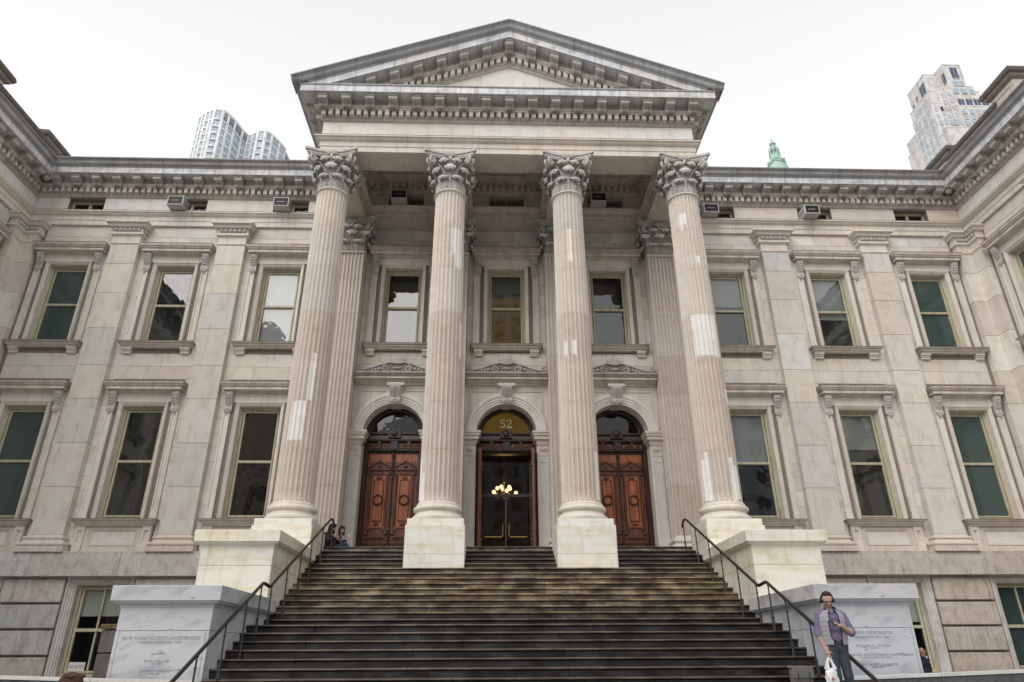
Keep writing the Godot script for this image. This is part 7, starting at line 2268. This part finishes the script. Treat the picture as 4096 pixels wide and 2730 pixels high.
func bystanders() -> void:
	# guard by the right basement window
	var skin := Color(0.36, 0.20, 0.14)
	var navy := Color(0.014, 0.017, 0.045)
	var b := standing(navy, 0.98)
	var g := person("bald man in a navy shirt standing before the right basement window", T(13.34, 0.14, 1.7, 0.5), b, [navy, skin, Color(0.02, 0.02, 0.03), Color(0.6, 0.6, 0.62)], null, 0.018)
	var ht := Transform3D(Basis.from_euler(Vector3(-0.2, 0.5, 0.0)), v3(0, 1.475, 0.02))
	put("head", head_mesh(skin, skin * 0.8, skin), M.cloth, g, ht)
	var mb := Mb.new(); mb.k = Color(0.5, 0.5, 0.5)
	for s in [-1.0, 1.0]:
		var rim := PackedVector3Array()
		for i in 13: rim.append(v3(s * 0.034 + cos(TAU * i / 12) * 0.024, 0.128 + sin(TAU * i / 12) * 0.016, 0.104))
		mb.tube(rim, [0.003], 5)
	put("glasses", mb, M.satin, g, ht)
	mb = Mb.new(); mb.k = Color(0.7, 0.7, 0.72)
	mb.ball(v3(0.0, 1.43, 0.11), v3(0.035, 0.05, 0.02), 6, 4)
	put("undershirt", mb, M.cloth, g)
	mb = Mb.new(); mb.k = Color(0.7, 0.7, 0.72)
	mb.cbox(v3(0.08, 1.27, 0.125), v3(0.12, 1.31, 0.14), 0.005)
	put("badge", mb, M.satin, g)
	put("hands", fleshed(hand_bones(v3(-0.25, 0.80, 0.06), v3(0, -0.1, 0.02), v3(0.5, 0, 0), 0.5, 0, 1.0) + hand_bones(v3(0.25, 0.80, 0.06), v3(0, -0.1, 0.02), v3(-0.5, 0, 0), 0.5, 0, -1.0), 0.007, [skin], 0.012), M.cloth, g)
	# a passer-by below, of whom only the hair shows
	skin = Color(0.50, 0.30, 0.23)
	var coat := Color(0.04, 0.04, 0.05)
	b = standing(coat, 0.955)
	var w := person("passer-by with short brown hair at the bottom edge, lower left", T(-4.42, GY, 18.5, 1.25), b, [coat, skin, Color(0.03, 0.03, 0.04), coat], null, 0.02)
	ht = Transform3D(Basis.from_euler(Vector3(0.1, 0.0, 0.0)), v3(0, 1.435, 0.02))
	put("head", head_mesh(skin, Color(0.4, 0.18, 0.15), skin), M.cloth, w, ht)
	var hb := [B(v3(0, 0.165, -0.03), v3(0, 0.175, 0.01), 0.092, 0.084, 0), B(v3(-0.05, 0.13, -0.05), v3(0.05, 0.13, -0.05), 0.06, 0.06, 0), B(v3(-0.02, 0.225, 0.05), v3(0.02, 0.222, 0.06), 0.026, 0.022, 0)]
	for i in 7: hb.append(B(v3((i - 3) * 0.022, 0.245 - 0.004 * absf(i - 3.0), -0.03), v3((i - 3) * 0.024, 0.232, 0.05), 0.020, 0.012, 0))
	put("hair", fleshed(hb, 0.006, [Color(0.065, 0.034, 0.024)], 0.012, func(p: Vector3, _k: int, c: Color) -> Color: return c * (0.7 + 0.6 * absf(sin(p.x * 160.0 + p.z * 25.0)))), M.cloth, w, ht)
	put("hands", fleshed(hand_bones(v3(-0.25, 0.78, 0.06), v3(0, -0.1, 0.02), v3(0.5, 0, 0), 0.5, 0, 1.0) + hand_bones(v3(0.25, 0.78, 0.06), v3(0, -0.1, 0.02), v3(-0.5, 0, 0), 0.5, 0, -1.0), 0.007, [skin], 0.012), M.cloth, w)
func standing(_c: Color, k: float) -> Array:
	var r := [B(v3(-0.06, 0.95, 0), v3(0.06, 0.95, 0), 0.125, 0.125, 2), B(v3(-0.05, 1.08, 0), v3(0.05, 1.08, 0), 0.13, 0.13, 0), B(v3(-0.08, 1.28, 0), v3(0.08, 1.28, 0), 0.13, 0.13, 0), B(v3(-0.14, 1.42, 0), v3(0.14, 1.42, 0), 0.075, 0.075, 0), B(v3(0, 1.44, 0), v3(0, 1.55, 0.02), 0.065, 0.055, 1),
		B(v3(-0.19, 1.42, 0), v3(-0.25, 1.12, -0.01), 0.068, 0.055, 0), B(v3(-0.25, 1.12, -0.01), v3(-0.25, 0.82, 0.06), 0.045, 0.030, 1), B(v3(0.19, 1.42, 0), v3(0.25, 1.12, -0.01), 0.068, 0.055, 0), B(v3(0.25, 1.12, -0.01), v3(0.25, 0.82, 0.06), 0.045, 0.030, 1)]
	for s in [-1.0, 1.0]:
		r.append(B(v3(s * 0.09, 0.92, 0), v3(s * 0.10, 0.50, 0.02), 0.10, 0.07, 2)); r.append(B(v3(s * 0.10, 0.50, 0.02), v3(s * 0.11, 0.09, -0.02), 0.066, 0.05, 2)); r.append(B(v3(s * 0.11, 0.045, -0.04), v3(s * 0.13, 0.035, 0.15), 0.042, 0.034, 2))
	for q in r:
		q[0] *= k; q[1] *= k
	return r

# ---------------------------------------------------------------- the scene
func _ready() -> void:
	rng.seed = 52
	var cam := Camera3D.new()
	cam.name = "camera"
	cam.fov = 52.784
	cam.near = 0.1
	cam.far = 1500.0
	cam.position = Vector3(-0.6067, 1.5835, 25.5857)
	cam.rotation = Vector3(0.4337, -0.0328, -0.0055)
	add_child(cam)
	cam.current = true
	var we := WorldEnvironment.new()
	we.name = "world"
	var env := Environment.new()
	env.tonemap_mode = Environment.TONE_MAPPER_LINEAR
	env.tonemap_exposure = EXPOSURE
	env.background_mode = Environment.BG_SKY
	var sky := Sky.new()
	var sm := ProceduralSkyMaterial.new()
	sm.sky_top_color = Color(0.685, 0.69, 0.695)
	sm.sky_horizon_color = Color(0.93, 0.93, 0.93)
	sm.sky_curve = 0.8
	sm.ground_bottom_color = Color(0.30, 0.30, 0.30)
	sm.ground_horizon_color = Color(0.55, 0.55, 0.55)
	sm.sun_angle_max = 1.0
	sm.energy_multiplier = SKY
	sky.sky_material = sm
	env.sky = sky
	env.sdfgi_enabled = true
	env.ssao_enabled = true
	env.ssil_enabled = true
	we.environment = env
	add_child(we)
	var sun := DirectionalLight3D.new()
	sun.name = "sun"
	sun.light_color = Color(1.0, 0.985, 0.962)
	sun.light_energy = SUN
	sun.light_angular_distance = 60.0
	sun.shadow_enabled = true
	sun.sky_mode = DirectionalLight3D.SKY_MODE_LIGHT_ONLY
	sun.rotation = Vector3(deg_to_rad(-40), deg_to_rad(-32), 0)
	add_child(sun)
	materials()
	build_street()
	build_towers()
	build_courthouse()
	build_stairs()
	build_plinths()
	build_rails()
	build_small_things()
	build_people()

const EXPOSURE := 1.65
const SKY := 0.96
const SUN := 0.5
